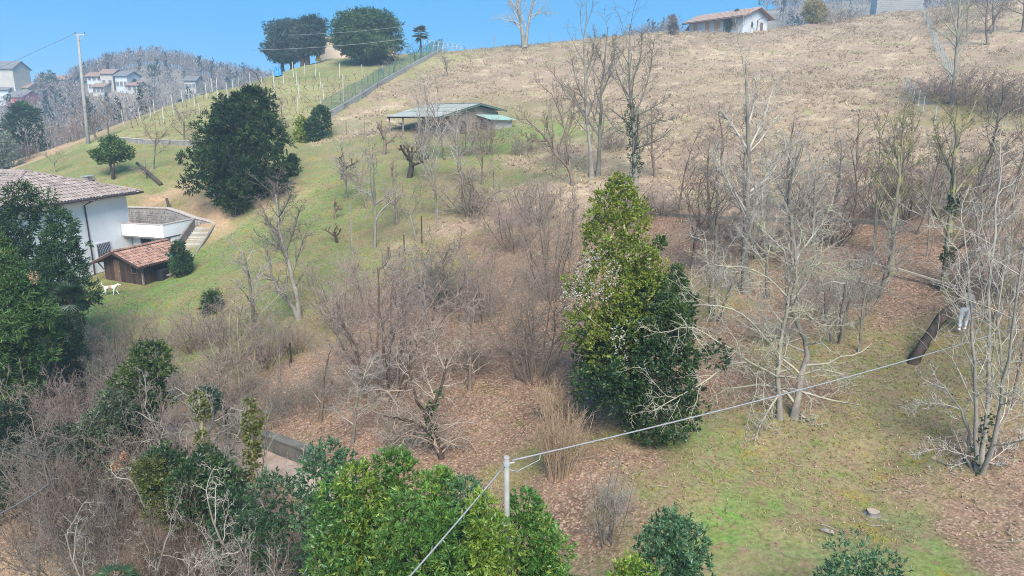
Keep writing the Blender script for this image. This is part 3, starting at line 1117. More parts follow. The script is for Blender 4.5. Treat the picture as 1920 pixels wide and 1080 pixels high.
# retaining wall of rubble behind the terrace, curving down to the stairs
rp = [at_depth(236, 389, 61.5), at_depth(314, 391, 60.2), at_depth(340, 399, 58.9), at_depth(366, 409, 57.6), at_depth(385, 413, 57.4), at_depth(407, 420, 57.2)]
rw = thing('rubble_retaining_wall', 'grey rubble retaining wall curving behind the house terrace', 'wall', (rp[0][0], rp[0][1], rp[0][2] - 2))
rl = [Vector(p) - rw.location for p in rp]
mb, ms, mc = MB(), MB(), MB()
rs = np.random.default_rng(4)
for i in range(len(rl) - 1):
    a, b = rl[i], rl[i + 1]
    d = (b - a)
    out = Vector((d.y, -d.x, 0)).normalized()
    if i >= 3:
        lowa, lowb = 1.1, .9
    else:
        lowa = lowb = 2.4
    mb.add([a + out * -.3 - Vector((0, 0, lowa)), b + out * -.3 - Vector((0, 0, lowb)), b + out * -.3, a + out * -.3,
            a + out * .15 - Vector((0, 0, lowa)), b + out * .15 - Vector((0, 0, lowb)), b + out * .15, a + out * .15],
           [(0, 1, 2, 3), (5, 4, 7, 6), (3, 2, 6, 7), (1, 0, 4, 5), (0, 3, 7, 4), (2, 1, 5, 6)])
    stone_face(rs, ms, a + out * .16, b + out * .16, min(a.z, b.z) - min(lowa, 1.6), a.z - .05, b.z - .05, out, 0)
    mc.span(a + Vector((0, 0, .05)), b + Vector((0, 0, .05)), .42, .09)
mb.build('wall_core', M['stone'], rw)
tag(ms.build('stones', plain('stone_mixed', (.36, .325, .29), (.17, .155, .145), 1.2, .95, .4, 9), rw), kind='stuff')
mc.build('wall_coping', M['coping'], rw)

# outdoor stone stairs
st_top = Vector(at_depth(384, 426, 56.9))
st_bot = Vector(at_depth(350, 478, 54.0))
st = thing('stone_stairs', 'outdoor stone stairs running down from the terrace landing past the little cypress', 'stairs', st_bot, 0)
d = st_top - st_bot
run = Vector((d.x, d.y, 0))
rd = run.normalized()
sd = Vector((rd.y, -rd.x, 0))
Rs = Matrix.Rotation(math.atan2(rd.y, rd.x), 3, 'Z')
NS = 12
stp = None
for k in range(NS):
    c = rd * (run.length * (k + .5) / NS) + Vector((0, 0, d.z * (k + 1) / NS - .09))
    if stp is None:
        stp = MB().box((0, 0, 0), (run.length / NS * 1.02, 1.5, .17), Rs).build('step', M['step'], st)
        o = stp
    else:
        o = stp.copy()
        COL.objects.link(o)
    o.location = c + Vector((0, 0, .004 * (k % 2)))
mb = MB()
for s in (-1, 1):
    w = .16
    o_ = sd * (s * .85)
    a, b = o_ - rd * .2, o_ + run
    hh = .75 if s < 0 else .25
    mb.add([a + sd * w / 2 + Vector((0, 0, -1)), b + sd * w / 2 + Vector((0, 0, d.z - 1.2)), b + sd * w / 2 + Vector((0, 0, d.z + hh)), a + sd * w / 2 + Vector((0, 0, hh)),
            a - sd * w / 2 + Vector((0, 0, -1)), b - sd * w / 2 + Vector((0, 0, d.z - 1.2)), b - sd * w / 2 + Vector((0, 0, d.z + hh)), a - sd * w / 2 + Vector((0, 0, hh))],
           [(0, 1, 2, 3), (5, 4, 7, 6), (3, 2, 6, 7), (1, 0, 4, 5), (0, 3, 7, 4), (2, 1, 5, 6)])
mb.build('side_wall', M['stone'], st)
mb = MB()
mb.box(run + rd * .75 + Vector((0, 0, d.z - .1)), (1.6, 1.9, .2), Rs)
mb.build('landing', M['coping'], st)
mb = MB()
for s in (-1, 1):
    mb.box(run + rd * (.75 + s * .55) - Vector((0, 0, .9 - d.z)), (.25, 1.6, 1.4), Rs)
mb.build('pier', M['wood_dark'], st)

# ------------------------------------------------------------------ wooden shed with tiled roof
sx_ = Vector((.954, -.3, 0)).normalized()
c0 = P(270, 535)[0]
SF = Frame(c0[0], c0[1], c0[2] - .02, sx_)
shed = thing('wooden_shed', 'small dark board shed with red tile gable roof standing against the white house', 'shed', SF.o, SF.a)
SW, SL, SH, SR = 3.5, 3.3, 1.75, 2.55
mb = MB()
mb.prism([(0, 0, -.25), (-SW, 0, -.25), (-SW, 0, SH), (-SW / 2, 0, SR - .12), (0, 0, SH)], (0, SL, 0))
mb.build('wall', M['wood_dark'], shed)
NP = 20
pl = MB().box((0, 0, 0), (SW / NP * .92, .035, 1)).build('plank', M['wood_dark'], shed)
first = True
for k in range(NP):
    x = -SW * (k + .5) / NP
    top = SH + (SR - .16 - SH) * (1 - abs(x + SW / 2) / (SW / 2))
    o = pl if first else pl.copy()
    if not first:
        COL.objects.link(o)
    first = False
    o.location = (x, -.02 - .008 * (k % 3), (top - .2) / 2 + .02)
    o.scale = (1, 1, top + .2)
for k in range(15):
    y = SL * (k + .5) / 15
    o = pl.copy()
    COL.objects.link(o)
    o.location = (.02 + .008 * (k % 3), y, (SH - .2) / 2)
    o.rotation_euler = (0, 0, math.pi / 2)
    o.scale = (SL / 15 / (SW / NP), 1, SH + .15)
mb = MB()
mb.box((-2.25, -.065, .95), (.55, .04, 1.75))
dr = mb.build('door', M['wood_mid'], shed)
MB().box((-2.03, -.1, .95), (.03, .05, .12)).build('handle', M['metal'], dr)
w1 = MB().box((-.62, -.07, 1.2), (.5, .05, .6)).build('window', M['slot'], shed)
mb = MB()
for s in (-1, 1):
    mb.box((-.62 + s * .25, -.085, 1.2), (.05, .07, .66))
    mb.box((-.62, -.087, 1.2 + s * .3), (.44, .07, .05))
mb.build('window_frame', M['wood_mid'], w1)
w2 = MB().box((.07, 1.0, 1.2), (.05, .6, .5)).build('window', M['slot'], shed)
mb = MB()
for s in (-1, 1):
    mb.box((.085, 1.0 + s * .3, 1.2), (.07, .05, .56))
    mb.box((.087, 1.0, 1.2 + s * .25), (.07, .54, .05))
mb.build('window_frame', M['wood_mid'], w2)
OV, OF, OB = .55, .75, .55
zr = SR
ze = SR - (SW / 2 + OV) * (SR - SH) / (SW / 2) + .04
rid_f, rid_b = Vector((-SW / 2, -OF, zr)), Vector((-SW / 2, SL + OB + .6, zr))
er_f, er_b = Vector((OV, -OF, ze)), Vector((OV, SL + OB + .6, ze))
el_f, el_b = Vector((-SW - OV, -OF, ze)), Vector((-SW - OV, SL + OB + .6, ze))
mb = MB()
mb.prism([rid_f, rid_b, er_b, er_f], (0, 0, -.07))
mb.prism([el_f, el_b, rid_b, rid_f], (0, 0, -.07))
sroof = mb.build('roof', M['wood_dark'], shed)
rng = np.random.default_rng(3)
uR = (er_f - er_b).normalized()
vR = (rid_b - er_b).normalized()
LR, HR = (er_f - er_b).length, (rid_b - er_b).length
fl = [tile_field(rng, er_b, -uR, vR, lambda a, b: 0 <= a <= LR and 0 <= b <= HR - .05, .21, .33)]
fl[0] = tile_field(rng, er_f, (er_b - er_f).normalized(), (rid_f - er_f).normalized(), lambda a, b: 0 <= a <= LR and 0 <= b <= HR - .05, .21, .33)
fl.append(tile_field(rng, el_b, (el_f - el_b).normalized(), (rid_b - el_b).normalized(), lambda a, b: 0 <= a <= LR and 0 <= b <= HR - .05, .21, .33))
tiles_obj('roof_tiles', sroof, TILE_RED, fl, None)
mb = MB()
for k in range(14):
    a, b = rid_f.lerp(rid_b, k / 14), rid_f.lerp(rid_b, (k + 1.1) / 14)
    mb.tube([a + Vector((0, 0, .05)), b + Vector((0, 0, .03))], [.11, .095], 7)
tag(mb.build('ridge_tiles', TILE_RED, sroof), kind='stuff')
mb = MB()
mb.span(rid_f + Vector((0, -.03, -.06)), er_f + Vector((0, -.03, -.06)), .05, .17)
mb.span(el_f + Vector((0, -.03, -.06)), rid_f + Vector((0, -.03, -.062)), .05, .17)
mb.build('barge_board', M['gutter'], shed)
mb = MB()
mb.tube([er_f + Vector((.06, 0, -.03)), er_b + Vector((.06, 0, -.03))], .05, 6)
mb.build('gutter', M['gutter'], shed)
mb = MB()
mb.span((.06, -.06, -.2), (.06, -.06, SH), .11, .11)
mb.build('corner_post', M['wood_grey'], shed)
mb = MB()
mb.span((.05, -.06, SH - .75), (.05, -OF + .08, SH + .0), .07, .07)
mb.span((-SW, -.06, SH - .75), (-SW - OV + .06, -.06, ze - .06), .07, .07)
mb.span((.06, .0, SH - .55), (OV - .05, .0, ze - .05), .06, .06)
mb.build('brace', M['wood_grey'], shed)
mb = MB()
mb.span((OV - .1, SL + OB + .4, -.3), (OV - .1, SL + OB + .4, ze), .1, .1)
mb.build('porch_post', M['wood_grey'], shed)


def beside_shed(x, y):
    q = SF.inv.inverted() @ Vector((x, y, 0))
    return (q.x, q.y, gz(q.x, q.y))


# things kept by the shed
t = thing('rubbish_bin', 'black plastic bin against the shed side wall', 'bin', beside_shed(.5, 1.35), SF.a)
mb = MB()
mb.add([(-.27, -.27, -.05), (.27, -.27, -.05), (.27, .27, -.05), (-.27, .27, -.05), (-.34, -.34, .72), (.34, -.34, .72), (.34, .34, .72), (-.34, .34, .72)],
       [(3, 2, 1, 0), (4, 5, 6, 7), (0, 1, 5, 4), (1, 2, 6, 5), (2, 3, 7, 6), (3, 0, 4, 7)])
mb.build('bin_body', M['black'], t)
MB().box((0, 0, .765), (.74, .74, .08)).build('lid', M['black'], t)
t = thing('water_butt', 'teal plastic barrel standing beside the black bin', 'barrel', beside_shed(.45, 2.75), 0)
mb = MB()
mb.tube([(0, 0, -.05), (0, 0, .15), (0, 0, .55), (0, 0, .95), (0, 0, 1.02)], [.29, .33, .36, .32, .28], 14)
mb.build('barrel_body', M['teal'], t, True)
mb = MB()
for z in (.3, .75):
    mb.tube([(0, 0, z), (0, 0, z + .05)], .37, 14)
mb.build('hoop', M['teal'], t)
o = MB().tube([(0, 0, 0), (0, 0, .08), (0, 0, .25), (0, 0, .32)], [.14, .19, .17, .08], 12).build('watering_can', M['yellow'], None, True)
MB().tube([(.1, 0, .12), (.3, 0, .34)], [.03, .02], 6).build('spout', M['yellow'], o)
MB().tube([(-.15, 0, .1), (-.26, 0, .25), (-.1, 0, .36)], .018, 6).build('handle', M['yellow'], o)
o.location = beside_shed(.95, 2.8)
tag(o, 'yellow watering can on the ground in front of the teal barrel', 'watering can')
for k, (x, y, rz, lab) in enumerate([(1.0, 1.9, .2, 'grey board lying flat between the bin and the watering can'), (1.25, 3.6, .55, 'pale board propped on rubble under the shed porch')]):
    o = MB().box((0, 0, 0), (.25, 1.5, .05)).build('loose_board', M['wood_grey'])
    p = beside_shed(x, y)
    o.location = (p[0], p[1], p[2] + .06 + .12 * k)
    o.rotation_euler = (.12 * k, 0, rz + SF.a)
    tag(o, lab, 'board')

# ------------------------------------------------------------------ hillside barn with green corrugated roof
bx = Vector((.73, -.683, 0)).normalized()
BG = gz(-7.7, 75.3)
BF = Frame(-7.7, 75.3, 14.05, bx)
barn = thing('hillside_barn', 'low old barn with pale green corrugated roof and open porch on the dry slope', 'barn', BF.o, BF.a)
mb = MB()
mb.prism([(-6, 2.4, -1.2), (-.55, 2.4, -1.2), (-.55, 9.5, -1.2), (-6, 9.5, -1.2)], (0, 0, 3.55))
mb.prism([(-.55, 2.4, 2.35), (-.55, 9.5, 2.35), (-.55, 9.5, 2.62), (-.55, 6, 3.3), (-.55, 2.4, 2.5)], (-.2, 0, 0))
mb.build('wall', M['brick'], barn)


def corrugated(name, p0, pu, pv, n, mat, parent, pitch=.16):
    """A wavy sheet spanned by pu (across the waves) and pv (along them)."""
    p0, pu, pv = Vector(p0), Vector(pu), Vector(pv)
    nn = pu.cross(pv).normalized()
    k = max(int(pu.length / pitch) * 4, 8)
    V, F = [], []
    for i in range(k + 1):
        h = .03 * math.sin(i * math.pi / 2)
        for e in range(2):
            V.append(p0 + pu * (i / k) + pv * e + nn * h)
    for i in range(k):
        F.append((2 * i, 2 * i + 2, 2 * i + 3, 2 * i + 1))
    m = MB()
    m.add(V, F)
    n0 = len(m.v)
    m.add([q - nn * .02 for q in V], [f[::-1] for f in F])
    return m.build(name, mat, parent)


# sheets laid side by side: lower course faded, upper course green
proto = {}
for r_, (y0, z0, y1, z1) in enumerate([(-.25, 2.08, 2.1, 2.62), (1.95, 2.63, 4.15, 3.09), (4.0, 3.10, 6.0, 3.53)]):
    for i in range(9):
        x0 = -9.2 + i * 1.04
        mt = M['roof_white'] if (i * 3 + r_ * 5) % 4 != 0 and r_ < 2 else M['roof_green']
        o = corrugated('roof_sheet', (x0, y0, z0 + .012 * (i % 2)), (1.07, 0, 0), (0, y1 - y0, z1 - z0), 1, mt, barn, .2)
for i in range(9):
    x0 = -9.2 + i * 1.04
    corrugated('roof_sheet', (x0, 5.95, 3.54 + .012 * (i % 2)), (1.07, 0, 0), (0, 4.3, -.75), 1, M['roof_green'], barn, .2)
mb = MB()
mb.span((-9.2, 6, 3.6), (.2, 6, 3.6), .35, .05)
mb.build('ridge_cap', M['roof_white'], barn)
mb = MB()
mb.span((.14, -.25, 1.98), (.14, 6, 3.44), .06, .2)
mb.span((.14, 6, 3.44), (.14, 10.25, 2.72), .062, .2)
mb.build('barge_board', M['fascia'], barn)
mb = MB()
mb.span((-9.1, -.1, 1.98), (.1, -.1, 1.98), .12, .14)
mb.span((-9.1, 4, 2.9), (.1, 4, 2.9), .1, .14)
mb.build('beam', M['wood_dark'], barn)
for x in (-8.9, -6.4, -3.6):
    q = BF.inv.inverted() @ Vector((x, 0, 0))
    z = gz(q.x, q.y) - BF.o.z - .2
    MB().span((x, 0, z), (x, 0, 1.95), .15, .15).build('post', M['wood_grey'], barn)
for (y0, y1, z0, z1) in ((3.3, 4.3, -.4, 1.6), (5.2, 5.9, .5, 1.5)):
    MB().box((-.54, (y0 + y1) / 2, (z0 + z1) / 2), (.06, y1 - y0, z1 - z0)).build('opening', M['slot'], barn)
MB().box((-5.2, 2.38, .6), (1.1, .06, 1.9)).build('opening', M['slot'], barn)
# lean-to
mb = MB()
mb.prism([(-.54, 6.2, -1.2), (1.9, 6.2, -1.2), (1.9, 9.3, -1.2), (-.54, 9.3, -1.2)], (0, 0, 2.85))
mb.build('lean_to_wall', M['render_grey'], barn)
MB().box((.35, 6.18, .55), (1.2, .06, 1.9)).build('opening', M['slot'], barn)
for i in range(4):
    corrugated('lean_to_sheet', (2.35, 5.6 + i * 1.0, 1.72 + .012 * (i % 2)), (0, 1.03, 0), (-2.95, 0, .62), 1, M['roof_mint'], barn, .2)
o = MB().box((0, 0, 0), (2.6, .09, .22)).build('fallen_beam', M['wood_pale'])
p, dd = P(727, 238)
o.location = (p[0] + .9, p[1], p[2] + .55)
o.rotation_euler = (0, .2, -.5)
tag(o, 'pale beam slanting down in front of the barn porch', 'beam')

# ------------------------------------------------------------------ houses
def gable_house(name, label, F_, L, W, H, rise, ov, wallm, roofm, openings=(), chimneys=(), base=3.0, group=None, ovx=None, tiles=False):
    """openings: (face, a0, a1, z0, z1, material); face 'f' is the front y=0, 'r' the end x=L, 'l' the end x=0."""
    ovx = ov if ovx is None else ovx
    t = thing(name, label, 'house', F_.o, F_.a, group)
    mb = MB()
    mb.prism([(0, 0, -base), (0, W, -base), (0, W, H), (0, W / 2, H + rise * .96), (0, 0, H)], (L, 0, 0))
    mb.build('wall', wallm, t)
    ze = H - ov * rise / (W / 2)
    a, b, c = (-ovx, -ov, ze + .06), (-ovx, W / 2, H + rise + .06), (-ovx, W + ov, ze + .06)
    mb = MB()
    mb.prism([a, b, Vector(b) + Vector((0, 0, .14)), Vector(a) + Vector((0, 0, .14))], (L + 2 * ovx, 0, 0))
    mb.prism([b, c, Vector(c) + Vector((0, 0, .14)), Vector(b) + Vector((0, 0, .14))], (L + 2 * ovx, 0, 0))
    rf = mb.build('roof', roofm, t)
    if tiles:
        rr = np.random.default_rng(8)
        o_ = Vector(a) + Vector((0, 0, .15))
        vv_ = (Vector(b) - Vector(a)).normalized()
        hh = (Vector(b) - Vector(a)).length
        f = [tile_field(rr, o_, (1, 0, 0), vv_, lambda p, q: 0 <= p <= L + 2 * ovx and 0 <= q <= hh - .1, .3, .45, 3)]
        tiles_obj('roof_tiles', rf, tiles, f, None)
    for (cx_, cy_, hz, s) in chimneys:
        q = MB().box((cx_, cy_, H + hz / 2 + .2), (s, s, hz)).build('chimney', wallm, rf)
        MB().box((cx_, cy_, H + hz + .28), (s * 1.35, s * 1.35, .18)).box((cx_, cy_, H + hz + .5), (s * .9, s * .9, .25)).build('chimney_cap', M['gutter'], rf)
    for (fc, a0, a1, z0, z1, mt) in openings:
        nm = 'door' if z0 < .2 else 'window'
        cm, w_, h_ = (a0 + a1) / 2, abs(a1 - a0), z1 - z0
        if fc == 'f':
            q = MB().box((cm, -.02, (z0 + z1) / 2), (w_, .07, h_)).build(nm, mt, t)
            fr = MB()
            for s in (-1, 1):
                fr.box((cm + s * (w_ / 2 + .05), -.03, (z0 + z1) / 2), (.1, .1, h_ + .2))
            fr.box((cm, -.033, z1 + .05), (w_, .1, .1)).box((cm, -.05, z0 - .05), (w_, .16, .1))
            fr.build(nm + '_frame', M['frame'], q)
            if mt is M['shutter'] and w_ > .7:
                MB().box((cm, -.062, (z0 + z1) / 2), (.04, .03, h_)).build('shutter_seam', M['wood_mid'], q)
        else:
            x = L if fc == 'r' else 0
            sg = 1 if fc == 'r' else -1
            q = MB().box((x + sg * .02, cm, (z0 + z1) / 2), (.07, w_, h_)).build(nm, mt, t)
            fr = MB()
            for s in (-1, 1):
                fr.box((x + sg * .03, cm + s * (w_ / 2 + .05), (z0 + z1) / 2), (.1, .1, h_ + .2))
            fr.box((x + sg * .033, cm, z1 + .05), (.1, w_, .1))
            fr.build(nm + '_frame', M['frame'], q)
    return t


# bungalow on the crest
cpt = at_depth(1392, 58, 134)
hxd = Vector((.6, -.8, 0))
HL = 13.2
o2 = Vector(cpt) - hxd * HL
BZ = cpt[2] - .1
VF = Frame(o2.x, o2.y, BZ, hxd)


def op_f(p0, p1, q0, q1):
    a0, z1 = VF.hit_y(p0, p1)
    a1, z0 = VF.hit_y(q0, q1)
    return a0, a1, z0, z1


ops = []
for (a, b, c, d_, mt) in ((1300, 46, 1307, 58, M['shutter']), (1340, 42, 1350, 55, M['shutter']), (1376, 40, 1383, 53, M['shutter'])):
    x0, x1, z0, z1 = op_f(a, b, c, d_)
    ops.append(('f', x0, x1, max(z0, .5), z1, mt))
x0, x1, z0, z1 = op_f(1323, 44, 1330, 62)
ops.append(('f', x0, x1, .05, z1, M['shutter']))
ops.append(('r', 5.6, 6.6, .05, 2.1, M['wood_mid']))
ops.append(('r', 2.6, 3.2, 1.0, 2.0, M['glass_dark']))
bung = gable_house('hilltop_bungalow', 'long white bungalow with red roof and orange shutters on the crest of the dry hill', VF, HL, 8.2, 3.0, 1.55, 1.0, M['plaster_far'], M['tile_far'], ops,
                   ((9.6, 2.8, 1.2, .55),), 3.0, None, 1.1, tile_mat('barrel_tile_faded', [(.36, .235, .18), (.42, .29, .23), (.33, .21, .16), (.39, .27, .215)]))
mb = MB()
x0, _ = VF.hit_y(1358, 45)
mb.tube([(x0, -.9, 2.6), (x0, -.1, 2.3), (x0, -.1, 0)], .07, 6)
mb.tube([(HL + .9, 5.2, 2.9), (HL + .1, 4.6, 2.4), (HL + .1, 4.6, 0)], .07, 6)
mb.build('downpipe', M['gutter'], bung)
mb = MB()
mb.tube([(-1.1, -1.08, 2.58), (HL + 1.1, -1.08, 2.58)], .09, 6)
mb.build('gutter', M['gutter'], bung)
mb = MB()
mb.prism([(-.9, 0, 1.5), (-.9, 3, 1.5), (-.1, 3, 2.3), (-.1, 0, 2.3)], (0, 0, .2))
mb.build('side_awning', M['red_wall'], bung)

# block built house at the top
wp = at_depth(1643, 28, 141)
WF = Frame(wp[0], wp[1], wp[2] - .2, (.96, -.28))
blk = thing('block_house', 'pale block built house above the crest, cut off by the picture edge', 'house', WF.o, WF.a)
mb = MB()
mb.prism([(0, 0, -3), (8.4, 0, -3), (8.4, 7, -3), (0, 7, -3)], (0, 0, 9.5))
mb.build('wall', M['concrete_pale'], blk)
bk = None
bm_ = M['concrete_pale']
for r_ in range(16):
    for k in range(13):
        if bk is None:
            bk = MB().box((0, 0, 0), (.62, .03, .34)).build('block', M['concrete_pale'], blk)
            o = bk
        else:
            o = bk.copy()
            COL.objects.link(o)
        o.location = (.35 + k * .64 + (.16 if r_ % 2 else -.16) * 1.0, -.014, -.3 + r_ * .37)
MB().box((-.03, 3.5, 1.8), (.05, 6.9, 9.4)).build('end_wall', M['plaster_far'], blk)
mb = MB()
mb.box((4.2, 3.5, 6.6), (9.6, 8.2, .2))
mb.build('roof', M['tile_far'], blk)

# beige house behind the cedars
gp = at_depth(598, 116, 141)
GF = Frame(gp[0], gp[1], gp[2] - .6, (.99, .1))
gable_house('beige_house', 'plain beige house wall half hidden behind the dark cedars', GF, 15.5, 8, 4.9, 1.0, .4, M['beige'], M['tile_far'],
            (('f', 8.0, 9.2, 1.2, 2.6, M['wood_mid']),), (), 4.0)

# ------------------------------------------------------------------ village on the far slope
def far_house(name, label, px, py, wpx, depth_m, H, rise, wallm, roofm, ang=0.0, win=(3, 1), dd=None):
    p, d = P(px, py)
    L = wpx * d / FOC
    F_ = Frame(p[0] - L / 2 * math.cos(ang), p[1] - L / 2 * math.sin(ang), p[2] - .3, (math.cos(ang), math.sin(ang)))
    ops_ = []
    nx_, nz_ = win
    for j in range(nz_):
        for i in range(nx_):
            x = L * (i + .5) / nx_
            z = H * (j + .35) / nz_ + .4
            ops_.append(('f', x - .55, x + .55, max(z, .5), z + 1.4, M['slate']))
    return gable_house(name, label, F_, L, depth_m, H, rise, .6, wallm, roofm, ops_, (), 6.0)


far_house('parish_hall', 'long cream hall with a row of small windows above the red house', -6, 197, 84, 8, 12.5, 2.4, M['cream'], M['slate'], -.06, (7, 1))
far_house('village_house', 'pale house with low roof in front of the long cream hall', 4, 200, 32, 7, 6, 1.6, M['plaster_far'], M['slate'], .0, (2, 1))
far_house('village_house', 'small yellowish house with red roof below the hall windows', 40, 196, 32, 8, 6, 1.6, M['yellow_wall'], M['tile_far'], .05, (3, 1))
far_house('village_house', 'red walled house with low dark roof at the village edge', 30, 205, 36, 8, 4.5, 2.0, M['red_wall'], M['slate'], -.1, (2, 1))
far_house('village_house', 'white house with grey roof just behind the tall utility pole', 180, 172, 26, 7, 5.5, 1.3, M['plaster_far'], M['tile_far'], .1, (3, 2))
far_house('village_house', 'low red roofed house in front of the white house by the pole', 186, 180, 22, 6, 3.4, 1.2, M['cream'], M['tile_far'], -.05, (3, 1))
far_house('village_house', 'cream house with red roof between the two white ones', 203, 170, 22, 8, 6, 1.5, M['cream'], M['tile_far'], .1, (2, 1))
far_house('village_house', 'bright white house with hipped grey roof on the wooded slope', 230, 173, 24, 7, 5.8, 1.5, M['plaster_far'], M['slate'], -.15, (3, 1))
far_house('village_house', 'small pale annexe with red roof beside the bright white house', 249, 176, 20, 7, 3.2, 1.3, M['cream'], M['tile_far'], .05, (2, 1))
far_house('village_house', 'grey villa half hidden by the vineyard posts', 358, 174, 20, 7, 4.6, 1.4, M['cream'], M['slate'], .05, (3, 1))
far_house('village_house', 'pale house among trees beside the pointed spruce', 118, 168, 22, 6, 4, 1.4, M['cream'], M['tile_far'], .05, (3, 1))

# ------------------------------------------------------------------ walls and fences
def low_wall(name, label, pxs, hgt, th, mat, cope=None):
    g = [Vector(P(a, b)[0]) for a, b in pxs]
    t = thing(name, label, 'wall', g[0])
    for i in range(len(g) - 1):
        a, b = g[i] - g[0], g[i + 1] - g[0]
        d_ = (b - a)
        nseg = max(1, int(d_.length / 9))
        for k in range(nseg):
            p0, p1 = a.lerp(b, k / nseg), a.lerp(b, (k + .994) / nseg)
            z0, z1 = gz(p0.x + g[0].x, p0.y + g[0].y) - g[0].z, gz(p1.x + g[0].x, p1.y + g[0].y) - g[0].z
            s = Vector((d_.y, -d_.x, 0)).normalized() * th / 2
            vs = []
            for q in (s, -s):
                vs += [Vector((p0.x, p0.y, z0 - .7)) + q, Vector((p1.x, p1.y, z1 - .7)) + q, Vector((p1.x, p1.y, z1 + hgt)) + q, Vector((p0.x, p0.y, z0 + hgt)) + q]
            MB().add(vs, [(0, 1, 2, 3), (5, 4, 7, 6), (3, 2, 6, 7), (1, 0, 4, 5), (0, 3, 7, 4), (2, 1, 5, 6)]).build('wall_segment', mat, t)
            if cope:
                MB().span((p0.x, p0.y, z0 + hgt + .03), (p1.x, p1.y, z1 + hgt + .03), th * 1.25, .06).build('coping', cope, t)
    return t


def net_fence(name, label, pxs, hgt, netm, postm, step=2.5, mesh=.16, base=0.0, group=None, wr=.012):
    g = [Vector(P(a, b)[0]) for a, b in pxs]
    t = thing(name, label, 'fence', g[0], 0, group)
    path = []
    for i in range(len(g) - 1):
        n_ = max(1, int((g[i + 1] - g[i]).length / step))
        path += [g[i].lerp(g[i + 1], k / n_) for k in range(n_)]
    path.append(g[-1])
    for p in path:
        p.z = gz(p.x, p.y) + base
    V, F = [], []

    def bar(a, b, w):
        d_ = (b - a).normalized()
        s = d_.cross(Vector((.3, -1, .2))).normalized() * w
        u_ = d_.cross(s).normalized() * w
        n0 = len(V)
        for q in (a, b):
            V.extend([q + s, q - s * .5 + u_ * .87, q - s * .5 - u_ * .87])
        for k in range(3):
            k2 = (k + 1) % 3
            F.append((n0 + k, n0 + k2, n0 + 3 + k2, n0 + 3 + k))
    z = Vector((0, 0, 1))
    for i in range(len(path) - 1):
        a, b = path[i] - g[0], path[i + 1] - g[0]
        nh = max(2, int(hgt / mesh))
        for k in range(nh + 1):
            bar(a + z * (hgt * k / nh), b + z * (hgt * k / nh), wr)
        nv = max(1, int((b - a).length / mesh))
        for k in range(nv):
            q = a.lerp(b, k / nv)
            bar(q, q + z * hgt, wr)
    me_ = np_mesh('netting', [tuple(v) for v in V], [np.array(F)], netm)
    tag(link('netting', me_, t), kind='stuff')
    pm = None
    for p in path:
        if pm is None:
            pm = MB().tube([(0, 0, -.4 - base), (0, 0, hgt + .12)], .045, 6).build('post', postm, t)
            o = pm
        else:
            o = pm.copy()
            COL.objects.link(o)
        o.location = p - g[0]
    return t


WALLPX = [(606, 226), (640, 207), (680, 183), (720, 157), (760, 134), (800, 112), (830, 97)]
low_wall('boundary_wall', 'long grey concrete wall climbing the hill below the green net fence', WALLPX, .75, .3, M['concrete'])
net_fence('net_fence', 'green net fence along the vineyard edge on top of the concrete wall', WALLPX, 1.75, M['net_green'], M['net_green'], 2.5, .17, .72, None, .014)
net_fence('net_fence', 'dark green net fence at the low corner of the vineyard by the pole', [(204, 234), (222, 229), (242, 222)], 1.9, M['net_green'], M['net_green'], 2.0, .13, 0, None, .016)
low_wall('garden_wall', 'low dark garden wall between the lawn and the vineyard', [(222, 266), (270, 270), (330, 272), (400, 274)], .5, .35, M['stone'], M['coping'])
net_fence('net_fence', 'grey green net fence running down the dry slope between the bare trees', [(1726, 22), (1745, 60), (1757, 100), (1772, 130), (1790, 160)], 1.6, M['net_grey'], M['net_grey'], 2.5, .4, 0, None, .0045)
net_fence('net_fence', 'slack grey net fence below the bramble bank', [(1696, 168), (1712, 192), (1730, 212), (1752, 232)], 1.5, M['net_grey'], M['net_grey'], 2.0, .4, 0, None, .0045)
net_fence('net_fence', 'thin wire fence in the grass beside the pale block house', [(1534, 42), (1575, 38), (1615, 33)], 1.4, M['net_grey'], M['wood_grey'], 2.5, .3, 0, None, .012)
net_fence('wire_fence', 'sagging wire fence with wooden posts between the ivy bush and the barn', [(622, 254), (650, 253), (684, 254), (716, 252)], 1.5, M['net_grey'], M['wood_mid'], 2.4, .3, 0, None, .01)
low_wall('path_wall', 'stained concrete retaining wall above the leafy path', [(470, 832), (520, 848), (566, 866), (600, 880)], .6, .3, M['wall_stain'], M['wall_stain'])
low_wall('terrace_edge', 'dark dry stone edge along the bank under the bare trees', [(1222, 404), (1300, 407), (1400, 411), (1500, 413), (1600, 416), (1700, 420)], .14, .4, M['wall_stain'])
low_wall('bank_edge', 'grey stone edge under the bramble hedge', [(1712, 193), (1745, 194), (1790, 197)], .25, .5, M['wall_stain'])

# ------------------------------------------------------------------ poles and cables
b0, d0 = Pc(165, 270)
top = at_depth(146, 64, d0)
t = thing('utility_pole', 'tall pale concrete utility pole at the left edge of the vineyard', 'utility pole', b0)
tv = Vector(top) - Vector(b0)
mb = MB()
mb.tube([(0, 0, -1), tv * .5, tv], [.22, .18, .12], 12)
mb.build('pole_shaft', M['concrete_pale'], t, True)
mb = MB()
ca = tv + Vector((0, 0, -.1))
mb.span(ca + Vector((-.35, 0, 0)), ca + Vector((.9, 0, .05)), .1, .12)
mb.span(ca + Vector((0, 0, -.7)), ca + Vector((.75, 0, 0)), .06, .06)
mb.build('cross_arm', M['metal'], t)
for x in (-.3, .8):
    mb = MB()
    mb.tube([ca + Vector((x, 0, .05)), ca + Vector((x, 0, .15)), ca + Vector((x, 0, .17)), ca + Vector((x, 0, .3))], [.05, .09, .05, .07], 8)
    mb.build('insulator', M['wire'], t)


